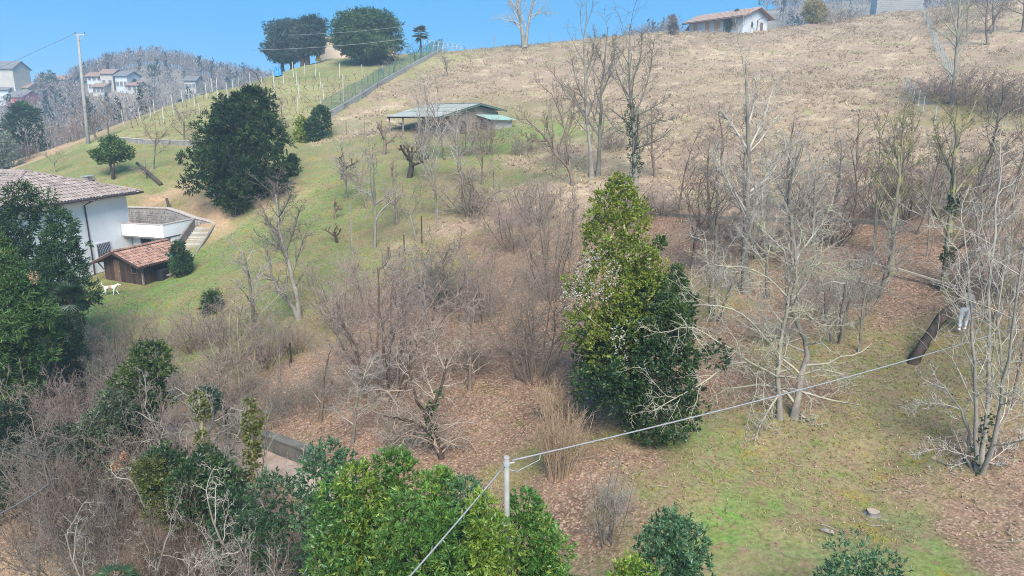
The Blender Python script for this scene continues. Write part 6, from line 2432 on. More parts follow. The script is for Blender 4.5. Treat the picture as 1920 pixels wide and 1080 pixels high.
# palm on the crest and fan palm in the garden
def palm(label, base, h, r, n, fl, fw, pal, seed, trunk_r=.14):
    rng = np.random.default_rng(seed)
    t = thing('palm', label, 'palm', base)
    tv, tq = tubes(np.array([[[0, 0, -.3], [.03, 0, h * .4], [-.02, .03, h * .75], [0, 0, h]]]), np.array([[trunk_r * 1.2, trunk_r, trunk_r, trunk_r * 1.1]]), 8)
    link('trunk', np_mesh('palm_trunk', tv, [tq], None, None, True), t, BARK['dark'])
    V, F, C = [], [], []
    k0 = 0
    for i in range(n):
        az = i * 2.4 + rng.random() * .5
        el = math.radians(rng.uniform(-62, 75))
        dv = np.array([math.cos(az) * math.cos(el), math.sin(az) * math.cos(el), math.sin(el)])
        c = np.array([0, 0, h]) + dv * r * .55
        sd = nrm(np.cross(dv, [0, 0, 1]))
        col = np.array(pal[rng.integers(0, len(pal))])
        for j in range(13):
            a = math.radians(-80 + 160 * j / 12)
            dj = dv * math.cos(a) + sd * math.sin(a)
            tip = c + dj * fl * rng.uniform(.85, 1.1) - np.array([0, 0, .18 * fl])
            sj = nrm(np.cross(dj, dv + .01)) if j != 6 else sd
            s2 = nrm(np.cross(dj, np.cross(dv, sd))) * fw
            mid = c + (tip - c) * .5 + np.array([0, 0, .06 * fl])
            V += [c, mid + s2, tip, mid - s2]
            F += [(k0, k0 + 1, k0 + 2), (k0, k0 + 2, k0 + 3)]
            C += [col * rng.uniform(.8, 1.2)] * 4
            k0 += 4
        V += [np.array([0, 0, h]), c + np.array([0, 0, .02]), c - np.array([0, 0, .03]), np.array([0, 0, h - .03])]
        F += [(k0, k0 + 1, k0 + 2), (k0, k0 + 2, k0 + 3)]
        C += [col] * 4
        k0 += 4
    link('fronds', np_mesh('fronds', np.array(V), [np.array(F)], LEAF, np.array(C)), t)


b0, d0 = Pc(790, 113)
palm('shaggy fan palm on the crest between the cedar and the hoop frame', b0, (113 - 66) / FOC * d0, 1.4, 26, 1.1, .1, [(.07, .085, .03), (.10, .11, .045), (.14, .14, .06)], 3)
b0 = base_at(122, 35)
palm('dark fan palm half hidden below the yew by the house', b0, at_depth(122, 562, 35)[2] - b0[2], .75, 36, .6, .028, [(.02, .045, .02), (.035, .065, .03), (.07, .10, .055)], 4)
p, h = under(212, 1062, 15)
palm('small fan palm low in the bottom thicket', p, max(h - .3, .3), .38, 11, .38, .022, [(.05, .09, .03), (.09, .13, .05)], 6, .07)
conifer('golden dry pampas like plant on the crest past the bungalow', Pc(1527, 44)[0], Pc(1527, 44)[1], [(10, 1522, 1532), (18, 1512, 1546), (28, 1512, 1546), (42, 1520, 1538)], [(.20, .20, .05), (.34, .26, .10), (.46, .34, .17)], 900, 14, (.6, 1.1), seed=20, ln=.9, wd=.1, name='pampas_plant', cat='plant', mat=DRY)
conifer('green shrub growing against the bungalow front', Pc(1370, 60)[0] + np.array([0, -1.2, 0]), Pc(1370, 60)[1] - 1.2, [(37, 1366, 1372), (44, 1360, 1380), (54, 1362, 1379), (60, 1364, 1376)], [(.08, .11, .035), (.12, .15, .05), (.17, .18, .07)], 600, 9, (.5, .8), seed=21, ln=.3, wd=.12, mat=LEAF, name='bush', cat='bush')

# ------------------------------------------------------------------ bare trees with shapes of their own
FINE_FAR = [dict(n=12, t0=.18, ang=38, lr=.30, rr=.45, K=5, w=.12, up=.10, s=4, fall=.3, rmin=.016),
            dict(n=7, t0=.2, ang=42, lr=.5, rr=.5, K=4, w=.15, up=.06, s=3, rmin=.010),
            dict(n=4, t0=.15, ang=45, lr=.6, rr=.55, K=3, w=.16, up=.04, s=3, rmin=.008)]
FINE_NEAR = [dict(n=12, t0=.15, ang=42, lr=.32, rr=.45, K=6, w=.15, up=.08, s=4, fall=.3, rmin=.012),
             dict(n=7, t0=.15, ang=45, lr=.5, rr=.5, K=5, w=.18, up=.04, s=3, rmin=.0075),
             dict(n=4, t0=.15, ang=48, lr=.55, rr=.55, K=3, w=.2, up=.03, s=3, rmin=.0055)]
GNARL = [dict(n=17, t0=.1, ang=55, lr=.40, rr=.45, K=7, w=.26, up=-.02, s=4, fall=.3, rmin=.010),
         dict(n=6, t0=.15, ang=55, lr=.5, rr=.5, K=4, w=.3, up=-.03, s=3, rmin=.0075),
         dict(n=5, t0=.15, ang=52, lr=.5, rr=.55, K=3, w=.32, up=-.03, s=3, rmin=.0055)]

shaped_tree((983, 88), [[(983, 88), (978, 50), (972, 17), (966, -25), (962, -70)], [(985, 88), (991, 43), (1000, 0), (1008, -40), (1012, -75)]],
            [[(978, 50), (965, 42), (950, 40), (938, 34), (926, 34)], [(993, 36), (1003, 30), (1014, 26), (1028, 28), (1040, 27)], [(974, 22), (955, 5), (940, -15)], [(978, 40), (960, 10), (950, -20)], [(1000, 0), (1020, -20), (1035, -40)]],
            'pale', 'bare_tree', 'big bare tree standing alone on the crest against the blue sky', FINE_FAR, r=.42, lr_=.14, seed=1, jit=.8, tip=.3, tmat='grey')
shaped_tree((1193, 358), [[(1193, 358), (1189, 300), (1189, 260), (1187, 213), (1182, 173), (1177, 133), (1183, 83), (1180, 45)]],
            [[(1197, 293), (1215, 263), (1225, 245)], [(1187, 225), (1210, 215), (1232, 200), (1255, 182)], [(1190, 205), (1203, 187), (1220, 133), (1228, 67)], [(1187, 240), (1165, 243), (1147, 233), (1135, 215)],
             [(1182, 180), (1165, 155), (1153, 127), (1148, 80)], [(1180, 150), (1200, 110), (1205, 60)], [(1192, 250), (1235, 228), (1262, 225)]],
            'grey', 'ivy_clad_tree', 'slim bare tree with thick green ivy up its trunk behind the tall evergreen', FINE_FAR, r=.24, lr_=.075, seed=2, ivy=(0, .62, .42, 900), tip=.2)
shaped_tree((1110, 333), [[(1110, 333), (1107, 267), (1100, 227), (1098, 183), (1097, 133), (1093, 83), (1100, 32)]],
            [[(1101, 232), (1083, 200), (1057, 167), (1033, 133)], [(1098, 190), (1080, 150), (1070, 105)], [(1097, 140), (1112, 100), (1115, 60)]],
            'grey', 'bare_tree', 'tall bare tree with a straight dark stem just uphill of the tall evergreen', FINE_FAR, r=.2, lr_=.07, seed=3, tip=.2)
shaped_tree((1121, 330), [[(1121, 330), (1125, 267), (1125, 217), (1127, 160), (1133, 127), (1140, 50)]],
            [[(1123, 265), (1103, 235), (1077, 197), (1060, 180)], [(1127, 180), (1140, 150), (1152, 100)], [(1130, 140), (1118, 90)]],
            'grey', 'bare_tree', 'bare tree with forked stem close beside the straight dark stemmed one', FINE_FAR, r=.19, lr_=.07, seed=4, tip=.2)
shaped_tree((1075, 347), [[(1075, 347), (1070, 317), (1043, 290), (1027, 263), (1010, 243), (985, 222)], [(1075, 347), (1067, 312), (1063, 253), (1050, 213), (1033, 173)]],
            [[(1043, 290), (1030, 250), (1020, 215)], [(1063, 260), (1075, 225), (1078, 190)], [(1027, 263), (1000, 262), (975, 250)]],
            'brown', 'bare_tree', 'leaning bare tree forked low down, spreading towards the barn', FINE_FAR, r=.17, lr_=.07, seed=5, tip=.25)
shaped_tree((561, 599), [[(561, 599), (556, 549), (542, 501), (530, 457), (522, 412), (517, 365)], [(560, 598), (549, 570), (525, 553), (510, 515), (503, 480), (492, 455)]],
            [[(539, 478), (552, 440), (558, 415), (566, 385)], [(556, 522), (566, 480), (573, 450), (587, 415)], [(528, 450), (505, 420), (490, 385)], [(525, 420), (540, 390), (548, 355)], [(535, 480), (505, 455), (480, 440)]],
            'grey', 'bare_tree', 'large bare tree with pale twigs on the lawn edge below the yew', FINE_NEAR, r=.17, lr_=.065, seed=6, tip=.25)
shaped_tree((1401, 550), [[(1401, 550), (1396, 474), (1398, 420), (1405, 366), (1404, 333), (1403, 267), (1403, 217), (1402, 160), (1398, 120)]],
            [[(1403, 268), (1387, 247), (1372, 225), (1350, 205)], [(1406, 264), (1433, 213), (1447, 167), (1462, 140)], [(1405, 350), (1440, 327), (1468, 290), (1490, 265)], [(1398, 400), (1375, 360), (1350, 320), (1338, 280)], [(1403, 220), (1415, 180), (1420, 140)], [(1400, 380), (1430, 350), (1452, 300)]],
            'pale', 'bare_tree', 'tall pale bare tree with a straight trunk rising above the lichen covered walnut', FINE_FAR, r=.21, lr_=.07, seed=7, tip=.2, jit=.8)
shaped_tree((1492, 510), [[(1492, 510), (1485, 440), (1481, 395), (1476, 352), (1490, 310), (1505, 270)], [(1492, 510), (1500, 430), (1512, 370), (1520, 330), (1540, 280)]],
            [[(1480, 380), (1460, 340), (1440, 310)], [(1512, 370), (1540, 345), (1570, 330)], [(1490, 320), (1475, 285), (1470, 255)]],
            'pale', 'bare_tree', 'pale forked bare tree on the bank just past the straight pale trunk', FINE_FAR, r=.16, lr_=.06, seed=8, tip=.25, jit=.7)
shaped_tree((1672, 512), [[(1672, 512), (1676, 420), (1683, 366), (1688, 320), (1680, 270), (1672, 225)]],
            [[(1684, 360), (1705, 300), (1712, 240), (1716, 190)], [(1686, 330), (1665, 290), (1650, 250)], [(1688, 325), (1692, 270), (1695, 215)], [(1683, 380), (1650, 340), (1632, 310)]],
            'mossy', 'bare_tree', 'slim dark bare tree standing at the pale rail on the bank', FINE_FAR, r=.14, lr_=.05, seed=9, tip=.25)
shaped_tree((1771, 545), [[(1771, 545), (1777, 474), (1781, 402), (1788, 348), (1791, 300), (1793, 255), (1797, 200)]],
            [[(1790, 320), (1765, 270), (1750, 230)], [(1792, 270), (1815, 225), (1830, 190)], [(1785, 370), (1815, 330), (1840, 300)], [(1780, 420), (1750, 390), (1725, 370)]],
            'mossy', 'ivy_clad_tree', 'bare tree with thin ivy on its trunk behind the leaning trunk', FINE_FAR, r=.19, lr_=.06, seed=10, tip=.22, ivy=(.1, .62, .16, 240))
shaped_tree((1785, 200), [[(1785, 200), (1793, 110), (1797, 50), (1800, -5), (1806, -50)]],
            [[(1792, 115), (1808, 80), (1824, 48), (1840, 0)], [(1790, 100), (1772, 75), (1757, 62), (1742, 50)], [(1796, 60), (1785, 20), (1775, -20)], [(1798, 40), (1815, 10), (1822, -30)]],
            'lichen', 'bare_tree', 'yellowish lichen tinted bare tree at the top of the bramble bank', FINE_FAR, r=.22, lr_=.09, seed=11, tip=.3)
# walnut with lichen covered limbs
shaped_tree((1476, 786), [[(1488, 786), (1495, 740), (1504, 705), (1520, 648), (1503, 617), (1482, 594), (1488, 540), (1498, 500), (1490, 455)], [(1463, 788), (1461, 740), (1459, 700), (1465, 650), (1468, 600), (1478, 555), (1486, 510), (1470, 470)]],
            [[(1458, 690, 0), (1440, 655, -.3), (1415, 625, -.6), (1398, 600, -.8), (1375, 588, -1.0), (1345, 578, -1.2), (1312, 577, -1.4), (1270, 576, -1.5), (1238, 578, -1.6)],
             [(1455, 700, 0), (1430, 685, -.9), (1395, 672, -1.4), (1370, 645, -1.8), (1340, 640, -2.0), (1310, 607, -2.2), (1280, 606, -2.3), (1245, 625, -2.4)],
             [(1450, 705, 0), (1400, 675, -1.2), (1352, 680, -1.9), (1340, 700, -2.1), (1315, 720, -2.3), (1280, 735, -2.4), (1240, 760, -2.5), (1215, 775, -2.6)],
             [(1482, 594), (1510, 585), (1524, 600), (1545, 615), (1586, 612)], [(1486, 545), (1520, 510), (1560, 500), (1600, 520)], [(1478, 560), (1440, 520), (1400, 500), (1350, 500), (1320, 490)],
             [(1490, 480), (1520, 440), (1545, 410), (1560, 380)], [(1474, 490), (1440, 450), (1420, 420)], [(1505, 700), (1540, 690), (1580, 700), (1600, 720)], [(1462, 745), (1450, 760), (1425, 800), (1415, 830)], [(1484, 770), (1510, 790), (1540, 800)]],
            'lichen', 'walnut_tree', 'wide gnarled walnut with yellowish lichen limbs reaching over the dark evergreen', GNARL, r=.135, lr_=.044, seed=12, tip=.3, jit=.7, tmat='grey')
# young multi stem tree at the lower edge
shaped_tree((1836, 886), [[(1836, 886), (1840, 855), (1854, 770), (1853, 619), (1857, 474), (1868, 400), (1880, 290)], [(1834, 886), (1833, 841), (1827, 735), (1821, 583), (1813, 492), (1806, 420)],
                          [(1838, 886), (1861, 841), (1885, 718), (1900, 619), (1911, 529), (1925, 440)], [(1832, 886), (1815, 841), (1815, 791), (1787, 745), (1752, 712)], [(1838, 886), (1870, 830), (1880, 700), (1872, 600), (1885, 500)]],
            [[(1836, 860), (1800, 850), (1760, 840), (1720, 850)], [(1836, 870), (1790, 880), (1755, 895)], [(1840, 870), (1880, 880), (1915, 900)], [(1836, 878), (1825, 910), (1815, 945)], [(1840, 860), (1890, 830), (1930, 810)], [(1820, 780), (1780, 765), (1730, 762), (1700, 768)], [(1838, 875), (1850, 905), (1870, 935)]],
            'pale', 'bare_tree', 'young many stemmed bare tree with low sweeping twigs on the leaf strewn corner', FINE_NEAR, r=.075, lr_=.022, seed=13, tip=.25, jit=.6, ivy=(0, .22, .16, 90), tmat='ash')
# lichen covered small tree over the leaf litter
shaped_tree((833, 860), [[(833, 860), (812, 818), (800, 790), (810, 765), (820, 745), (832, 710), (838, 672)], [(831, 860), (815, 820), (785, 795), (755, 785), (720, 780)], [(833, 860), (805, 800), (780, 740), (765, 690), (770, 640)]],
            [[(838, 690), (860, 650), (880, 620)], [(825, 735), (800, 690), (790, 650)], [(775, 790), (745, 760), (725, 730)], [(800, 790), (760, 810), (720, 830)], [(832, 700), (812, 650), (815, 610)], [(812, 815), (850, 830), (880, 845)]],
            'tan', 'bare_tree', 'crooked small tree with pale twiggy crown and ivy in the leaf litter above the hedge', GNARL, r=.11, lr_=.03, seed=14, tip=.3, jit=.6, ivy=(.3, .85, .1, 160), tmat='dark')
# leaning cut trunk
bp, bd = Pc(1711, 680)
t = thing('leaning_tree', 'thick dark trunk leaning hard over the slope in front of the walking person', 'tree', bp)
q = np.array([[0, 0, -.3]] + [at_depth(a, b, bd + o_) - bp for a, b, o_ in ((1712, 676, 0), (1728, 652, .1), (1745, 625, .25), (1760, 602, .4), (1778, 583, .5), (1792, 573, .55), (1806, 568, .6))])
q, _ = resample(q, 14)
rad = np.interp(np.linspace(0, 1, 14), [0, .12, .5, .8, 1], [.27, .2, .17, .19, .13])[None] * (1 + .06 * np.sin(np.arange(14) * 2.1))
tv, tq = tubes(q[None], rad, 12)
tv = tv + np.repeat(nrm(tv.reshape(14, 12, 3) - q[:, None]).reshape(-1, 3), 1, 0) * np.random.default_rng(3).normal(0, .018, (len(tv), 1))
link('trunk', np_mesh('leaning', tv, [tq], None, None, True), t, bark('bark_wet', (.06, .045, .037), (.022, .017, .014), (.15, .10, .075), 5, .3))
q2 = np.array([at_depth(a, b, bd + o_) - bp for a, b, o_ in ((1800, 572, .6), (1803, 555, .6), (1808, 530, .65), (1812, 500, .7), (1822, 470, .8), (1835, 440, .9))])
q2, L2 = resample(q2, 10)
r2 = np.linspace(.12, .04, 10)[None]
rngq = np.random.default_rng(88)
up_parts = [tubes(q2[None], r2, 8), branch_out(rngq, q2[None], r2, np.array([L2]), FINE_NEAR)]
v, qd = join(up_parts)
link('crown', np_mesh('leaning_crown', v, [qd], None, None, True), t, BARK['brown'])
c_, _ = resample(np.array([at_depth(1806, 568, bd + .6) - bp, at_depth(1808, 567, bd + .6) - bp]), 3)

# ------------------------------------------------------------------ bare trees and shrubs from the common kinds
GO = 'bare orchard trees on the green slope'
GH = 'bushy hazels over the leaf litter'
GB = 'bare trees along the bank'
GT = 'bare shrubs of the lower thicket'
GL = 'bare trees on the lawn above the house'
GC = 'bare trees on the crest'
TREES = [
    # lawn above the house
    ('orchard', 288, 315, 226, 48, 'brown', 'small bare fruit tree at the vineyard edge above the round evergreen', GL),
    ('orchard', 276, 334, 296, 34, 'pink', 'thin bare sapling behind the fallen dark trunk', GL),
    ('orchard', 105, 324, 276, 26, 'mossy', 'little mossy bare tree close to the house roof', GL),
    ('orchard', 345, 270, 196, 34, 'tan', 'pale twiggy bare tree on the vineyard wall', GL),
    ('upright', 372, 300, 232, 30, 'tan', 'thin bare tree beside the big yew, vineyard side', GL),
    ('thicket', 50, 300, 272, 34, 'rose', 'purplish bare bushes behind the roof', GL),
    ('thicket', 145, 262, 222, 40, 'rose', 'reddish purple bare bush at the foot of the tall utility pole', GL),
    ('upright', 182, 262, 172, 42, 'rose', 'bushy bare tree just behind the tall utility pole', GL),
    ('thicket', 118, 268, 212, 36, 'red', 'dark red twigged bush between the spruce pair and the utility pole', GL),
    ('upright', 205, 256, 186, 34, 'tan', 'pale bare tree between the utility pole and the dark green net', GL),
    ('thicket', 455, 245, 170, 40, 'tan', 'pale bare bushes among the vineyard posts beside the yew', GL),
    ('upright', 500, 240, 165, 45, 'tan', 'thin pale bare tree just uphill of the yew', GL),
    ('upright', 530, 238, 180, 30, 'pink', 'pinkish bare sapling between the yew and the ivy bush', GL),
    ('orchard', 490, 158, 122, 26, 'dark', 'small dark gnarled tree against the hazy hill', GC),
    ('pollard', 402, 165, 144, 14, 'dark', 'dark pruned stub tree on the vineyard skyline', GC),
    ('orchard', 842, 142, 96, 34, 'grey', 'bare tree in the corner of the net fence below the palm', GC),
    ('orchard', 724, 150, 112, 26, 'grey', 'small bare tree inside the net fence below the dark green cedar', GC),
    ('orchard', 738, 138, 88, 32, 'pink', 'pinkish bare tree just past the dark green cedar', GC),
    ('orchard', 778, 118, 82, 30, 'dark', 'dark stemmed bare tree in front of the fan palm', GC),
    # orchard on the green slope
    ('pollard', 765, 332, 268, 42, 'dark', 'thick dark pollard with stubby arms below the barn', GO),
    ('pollard', 640, 336, 288, 36, 'dark', 'dark pollard leaning towards the yew', GO),
    ('pollard', 718, 290, 230, 26, 'brown', 'small gnarled stub tree by the sagging wire fence', GO),
    ('pollard', 634, 455, 418, 28, 'dark', 'short bent dark stub on the edge of the lawn', GO),
    ('pollard', 630, 412, 372, 22, 'brown', 'thin crooked stub just above the bent dark stub', GO),
    ('orchard', 702, 466, 268, 78, 'pale', 'pale many limbed fruit tree above the bent dark stub', GO),
    ('orchard', 690, 390, 268, 52, 'pink', 'pinkish fine twigged fruit tree under the dark pollards', GO),
    ('orchard', 783, 452, 335, 48, 'grey', 'slim fruit tree with a bare fork beside a dark stake', GO),
    ('slender', 820, 402, 150, 42, 'pale', 'tall thin pale tree standing in front of the barn', GO),
    ('slender', 800, 338, 170, 34, 'pale', 'second tall thin pale tree in front of the barn porch', GO),
    ('upright', 868, 350, 196, 46, 'pale', 'pale twiggy tree in front of the barn wall', GO),
    ('upright', 905, 345, 225, 40, 'pink', 'pinkish twiggy tree in front of the barn lean-to', GO),
    ('dome', 882, 402, 296, 84, 'tan', 'low tangled bush tree on the slope below the barn', GO),
    ('orchard', 880, 420, 330, 56, 'brown', 'dark limbed small tree inside the tangled bush', GO),
    ('hazel', 790, 300, 240, 50, 'pink', 'pinkish bush in front of the barn porch posts', GO),
    ('thicket', 985, 290, 245, 42, 'rose', 'grey purple brush pile beside the barn lean-to', GO),
    ('thicket', 1150, 282, 240, 40, 'rose', 'grey purple bramble behind the ivy clad tree', GO),
    # hazels and scrub in the middle
    ('hazel', 725, 742, 470, 150, 'pink', 'broad pinkish hazel above the leaf litter, with dark stems low down', GH),
    ('hazel', 1001, 710, 492, 112, 'tan', 'many stemmed hazel with a dark clump of stems beside the tall evergreen', GH),
    ('hazel', 1035, 560, 340, 92, 'tan', 'tall pale hazel directly behind the tall evergreen', GH),
    ('hazel', 905, 600, 460, 90, 'pink', 'airy pinkish hazel between the grey dome and the dark stem clump', GH),
    ('hazel', 965, 470, 360, 80, 'pink', 'pinkish hazel on the slope under the leaning forked tree', GH),
    ('hazel', 1005, 420, 330, 70, 'tan', 'small tan hazel at the edge of the dry grass', GH),
    ('dome', 820, 570, 432, 104, 'grey', 'grey dome shaped tangle of twigs on the slope', GH),
    ('hazel', 640, 620, 480, 80, 'tan', 'tan hazel at the lawn edge beside the large bare tree', GH),
    ('thicket', 880, 690, 615, 60, 'tan', 'low tan twigs beside the dark stem clump', GH),
    ('orchard', 520, 720, 600, 60, 'grey', 'small grey bare tree at the edge of the thicket above the path', GH),
    ('stake', 546, 690, 640, 10, 'dark', 'dark thin stake leaning at the lawn corner', GH),
    ('broom', 1047, 895, 745, 52, 'straw', 'straw coloured broom like bush with a dark foot under the cable', GH),
    ('broom', 1035, 790, 712, 34, 'straw', 'faint straw coloured tuft bush above the broom like one', GH),
    ('poplar', 1140, 1020, 842, 66, 'pale', 'pale upright many stemmed shrub between the laurels', GH),
    ('thicket', 1150, 960, 890, 50, 'pale', 'low pale twigs at the foot of the upright pale shrub', GH),
    # bank and right hand trees
    ('orchard', 1298, 505, 318, 62, 'brown', 'slim dark tree with an ivy foot behind the smaller evergreen', GB),
    ('upright', 1345, 520, 280, 60, 'grey', 'thin grey tree between the ivy footed tree and the straight pale trunk', GB),
    ('hazel', 1640, 412, 290, 80, 'brown', 'dark many stemmed hazel on the top of the bank', GB),
    ('hazel', 1700, 412, 300, 60, 'rose', 'purplish hazel beside the dark many stemmed one', GB),
    ('upright', 1560, 412, 240, 62, 'pale', 'pale bare tree on the bank against the dry hill', GB),
    ('upright', 1440, 405, 235, 56, 'pale', 'fine pale bare tree at the bank edge behind the straight trunk', GB),
    ('upright', 1530, 500, 290, 62, 'pale', 'pale twiggy bare tree between the walnut and the pale rail', GB),
    ('slender', 1640, 470, 215, 46, 'grey', 'thin double stemmed tree left over by the pale rail end', GB),
    ('slender', 1740, 480, 235, 44, 'pale', 'thin pale double tree close to the ivy trunk', GB),
    ('upright', 1820, 430, 170, 70, 'grey', 'grey bare tree among the scrub below the bramble bank', GB),
    ('upright', 1890, 420, 190, 66, 'rose', 'purplish bare tree at the picture edge below the brambles', GB),
    ('hazel', 1770, 400, 285, 66, 'pink', 'pinkish hazel under the bramble bank', GB),
    ('hazel', 1850, 470, 320, 70, 'rose', 'purplish hazel beyond the walking person', GB),
    ('hazel', 1900, 560, 380, 80, 'pink', 'pinkish hazel at the picture edge beyond the walking person', GB),
    ('slender', 1890, 640, 330, 50, 'pale', 'tall pale double stem behind the young many stemmed tree', GB),
    ('slender', 1858, 690, 400, 34, 'mossy', 'slim mossy stem behind the young many stemmed tree', GB),
    ('thicket', 1600, 560, 500, 60, 'pale', 'low pale brush beside the mound of earth', GB),
    ('thicket', 1530, 590, 520, 60, 'pale', 'low pale brush behind the walnut', GB),
    ('hazel', 1500, 400, 320, 50, 'tan', 'tan bush at the edge of the bank behind the forked tree', GB),
    ('dome', 1240, 400, 345, 52, 'tan', 'low tan bush on the bank edge past the ivy clad tree', GB),
    ('upright', 1270, 400, 250, 46, 'pink', 'fine pinkish bare tree on the bank edge past the ivy clad tree', GB),
    ('thicket', 1350, 450, 385, 60, 'pink', 'pinkish low brush on the leafy bank', GB),
    ('thicket', 1450, 640, 560, 60, 'pale', 'low pale brush behind the fork of the walnut', GB),
    # top corner
    ('upright', 1853, 84, -40, 40, 'brown', 'dark bare tree at the top edge above the brambles', GC),
    ('upright', 1866, 60, -60, 40, 'grey', 'second dark bare tree at the top edge', GC),
    ('upright', 1916, 62, -70, 46, 'brown', 'dark bare tree in the top corner', GC),
    ('upright', 1815, 70, -40, 44, 'lichen', 'yellowish bare tree above the bramble bank at the top edge', GC),
    ('thicket', 1800, 196, 128, 70, 'rose', 'thick grey bramble hedge on the stone edge', GC),
    ('thicket', 1860, 205, 138, 80, 'brown', 'dark bramble hedge at the picture edge', GC),
    ('thicket', 1910, 215, 150, 70, 'rose', 'purplish bramble hedge in the corner of the bank', GC),
    ('thicket', 1740, 185, 145, 46, 'rose', 'small grey bramble at the end of the hedge', GC),
    ('thicket', 1570, 42, 12, 40, 'tan', 'tan scrub on the crest between the pampas plant and the block house', GC),
    ('thicket', 1770, 40, 6, 44, 'tan', 'tan scrub at the top edge beside the block house', GC),
    # thicket at the lower corner
    ('hazel', 430, 690, 560, 80, 'rose', 'purplish hazel at the lawn edge below the agave like bush', GT),
    ('hazel', 365, 660, 585, 60, 'tan', 'tan hedge shrub along the bottom of the lawn', GT),
    ('hazel', 290, 668, 585, 56, 'tan', 'tan hedge shrub in front of the trotting dog', GT),
    ('hazel', 225, 690, 570, 54, 'rose', 'purplish hedge shrub beside the dark fan palm', GT),
    ('poplar', 455, 760, 560, 62, 'mossy', 'yellowish upright shrub above the path', GT),
    ('hazel', 500, 690, 590, 60, 'pink', 'pinkish shrub between the thicket and the large bare tree', GT),
]
for (sty, px, py, top, w, mt, lab, grp) in TREES:
    nm = {'hazel': 'hazel_bush', 'thicket': 'bare_shrub', 'dome': 'bare_shrub', 'broom': 'broom_bush', 'pollard': 'pollard_tree', 'stake': 'leaning_stake', 'orchard': 'fruit_tree'}.get(sty, 'bare_tree')
    ct_ = {'hazel': 'bush', 'thicket': 'shrub', 'dome': 'shrub', 'broom': 'bush', 'stake': 'stake'}.get(sty, 'tree')
    px_tree(sty, px, py, top, w, mt, nm, lab.replace(' left over', ''), ct_, grp)

TREES2 = [
    ('hazel', 870, 292, 212, 54, 'pink', 'pinkish brush screening the barn wall', GO),
    ('hazel', 918, 288, 222, 44, 'tan', 'tan brush screening the barn lean-to', GO),
    ('upright', 835, 300, 190, 50, 'pink', 'pinkish sapling tree in front of the barn corner', GO),
    ('upright', 650, 372, 262, 44, 'pale', 'pale fine twigged fruit tree between the two dark pollards', GO),
    ('upright', 745, 420, 300, 50, 'tan', 'tan fine twigged fruit tree below the thick dark pollard', GO),
    ('upright', 515, 470, 322, 70, 'rose', 'purplish fine twigged tree under the big yew', GO),
    ('upright', 480, 640, 440, 70, 'pale', 'pale fine twigged tree on the lawn edge beside the large bare tree', GT),
    ('upright', 600, 790, 620, 80, 'tan', 'tan fine twigged small tree on the litter above the path wall', GH),
    ('upright', 660, 830, 660, 84, 'pale', 'pale fine twigged small tree on the litter above the hedge end', GH),
    ('thicket', 560, 770, 690, 80, 'grey', 'grey low twigs on the litter above the path wall', GH),
    ('thicket', 480, 810, 715, 80, 'grey', 'grey low twigs over the path wall', GT),
    ('hazel', 430, 790, 640, 80, 'tan', 'tan upright scrub behind the ivy strip', GT),
    ('thicket', 760, 850, 770, 70, 'pale', 'pale low twigs beside the crooked small tree', GH),
    ('upright', 880, 730, 560, 70, 'tan', 'tan fine twigged small tree beside the dark stem clump', GH),
    ('upright', 810, 640, 470, 80, 'grey', 'grey fine twigged tree rising through the dome shaped tangle', GH),
    ('spread', 1570, 640, 430, 100, 'pale', 'pale spreading bare tree behind the walnut towards the leaning trunk', GB),
    ('spread', 1340, 600, 420, 100, 'pale', 'pale spreading bare tree between the tall evergreen and the straight pale trunk', GB),
    ('upright', 1610, 660, 480, 60, 'grey', 'grey small bare tree on the grass behind the walnut', GB),
    ('upright', 1440, 560, 330, 70, 'pale', 'pale fine twigged tree leaning beside the straight pale trunk', GB),
    ('spread', 1860, 600, 380, 90, 'pale', 'pale spreading bare tree behind the walking person', GB),
    ('upright', 1900, 760, 480, 70, 'tan', 'tan fine twigged tree at the picture edge below the walking person', GB),
    ('upright', 1690, 330, 180, 56, 'pink', 'pinkish fine twigged tree on the dry slope below the slack net', GB),
    ('upright', 1610, 320, 200, 50, 'pink', 'pinkish fine twigged tree on the dry slope above the dark hazel', GB),
    ('upright', 1350, 330, 200, 56, 'pink', 'pinkish fine twigged tree on the dry slope beside the straight pale trunk', GB),
    ('upright', 1480, 395, 210, 60, 'pink', 'pinkish fine twigged tree on the bank above the forked pale tree', GB),
    ('upright', 1600, 440, 265, 60, 'pink', 'pinkish bare tree on the leafy bank behind the pale rail', GB),
    ('upright', 1395, 450, 240, 60, 'pink', 'pinkish bare tree close behind the straight pale trunk', GB),
    ('upright', 1330, 430, 260, 60, 'tan', 'tan fine twigged tree on the bank above the smaller evergreen', GB),
    ('hazel', 1560, 460, 340, 80, 'pink', 'pinkish many stemmed bush on the leafy bank', GB),
    ('hazel', 1420, 480, 350, 80, 'pale', 'pale many stemmed bush behind the straight pale trunk', GB),
    ('upright', 1720, 440, 250, 60, 'tan', 'tan bare tree between the dark hazel and the ivy trunk', GB),
    ('hazel', 1840, 400, 270, 80, 'tan', 'tan bush below the dark bramble hedge', GB),
    ('upright', 1230, 330, 190, 56, 'pink', 'pinkish bare tree on the dry slope beside the ivy clad tree', GB),
    ('slender', 1040, 320, 190, 40, 'tan', 'thin tan tree behind the leaning forked tree', GB),
    ('hazel', 1170, 420, 330, 70, 'pink', 'pinkish bush on the dry slope directly behind the tall evergreen top', GB),
    ('upright', 1650, 560, 400, 56, 'pale', 'small pale bare tree beside the pale rail', GB),
    ('thicket', 1540, 540, 460, 70, 'pink', 'pinkish brush on the bench behind the walnut', GB),
    ('thicket', 1830, 560, 480, 70, 'rose', 'purplish brush beyond the walking person', GB),
    ('hazel', 560, 660, 600, 50, 'tan', 'small tan bush at the foot of the large bare tree', GT),
]
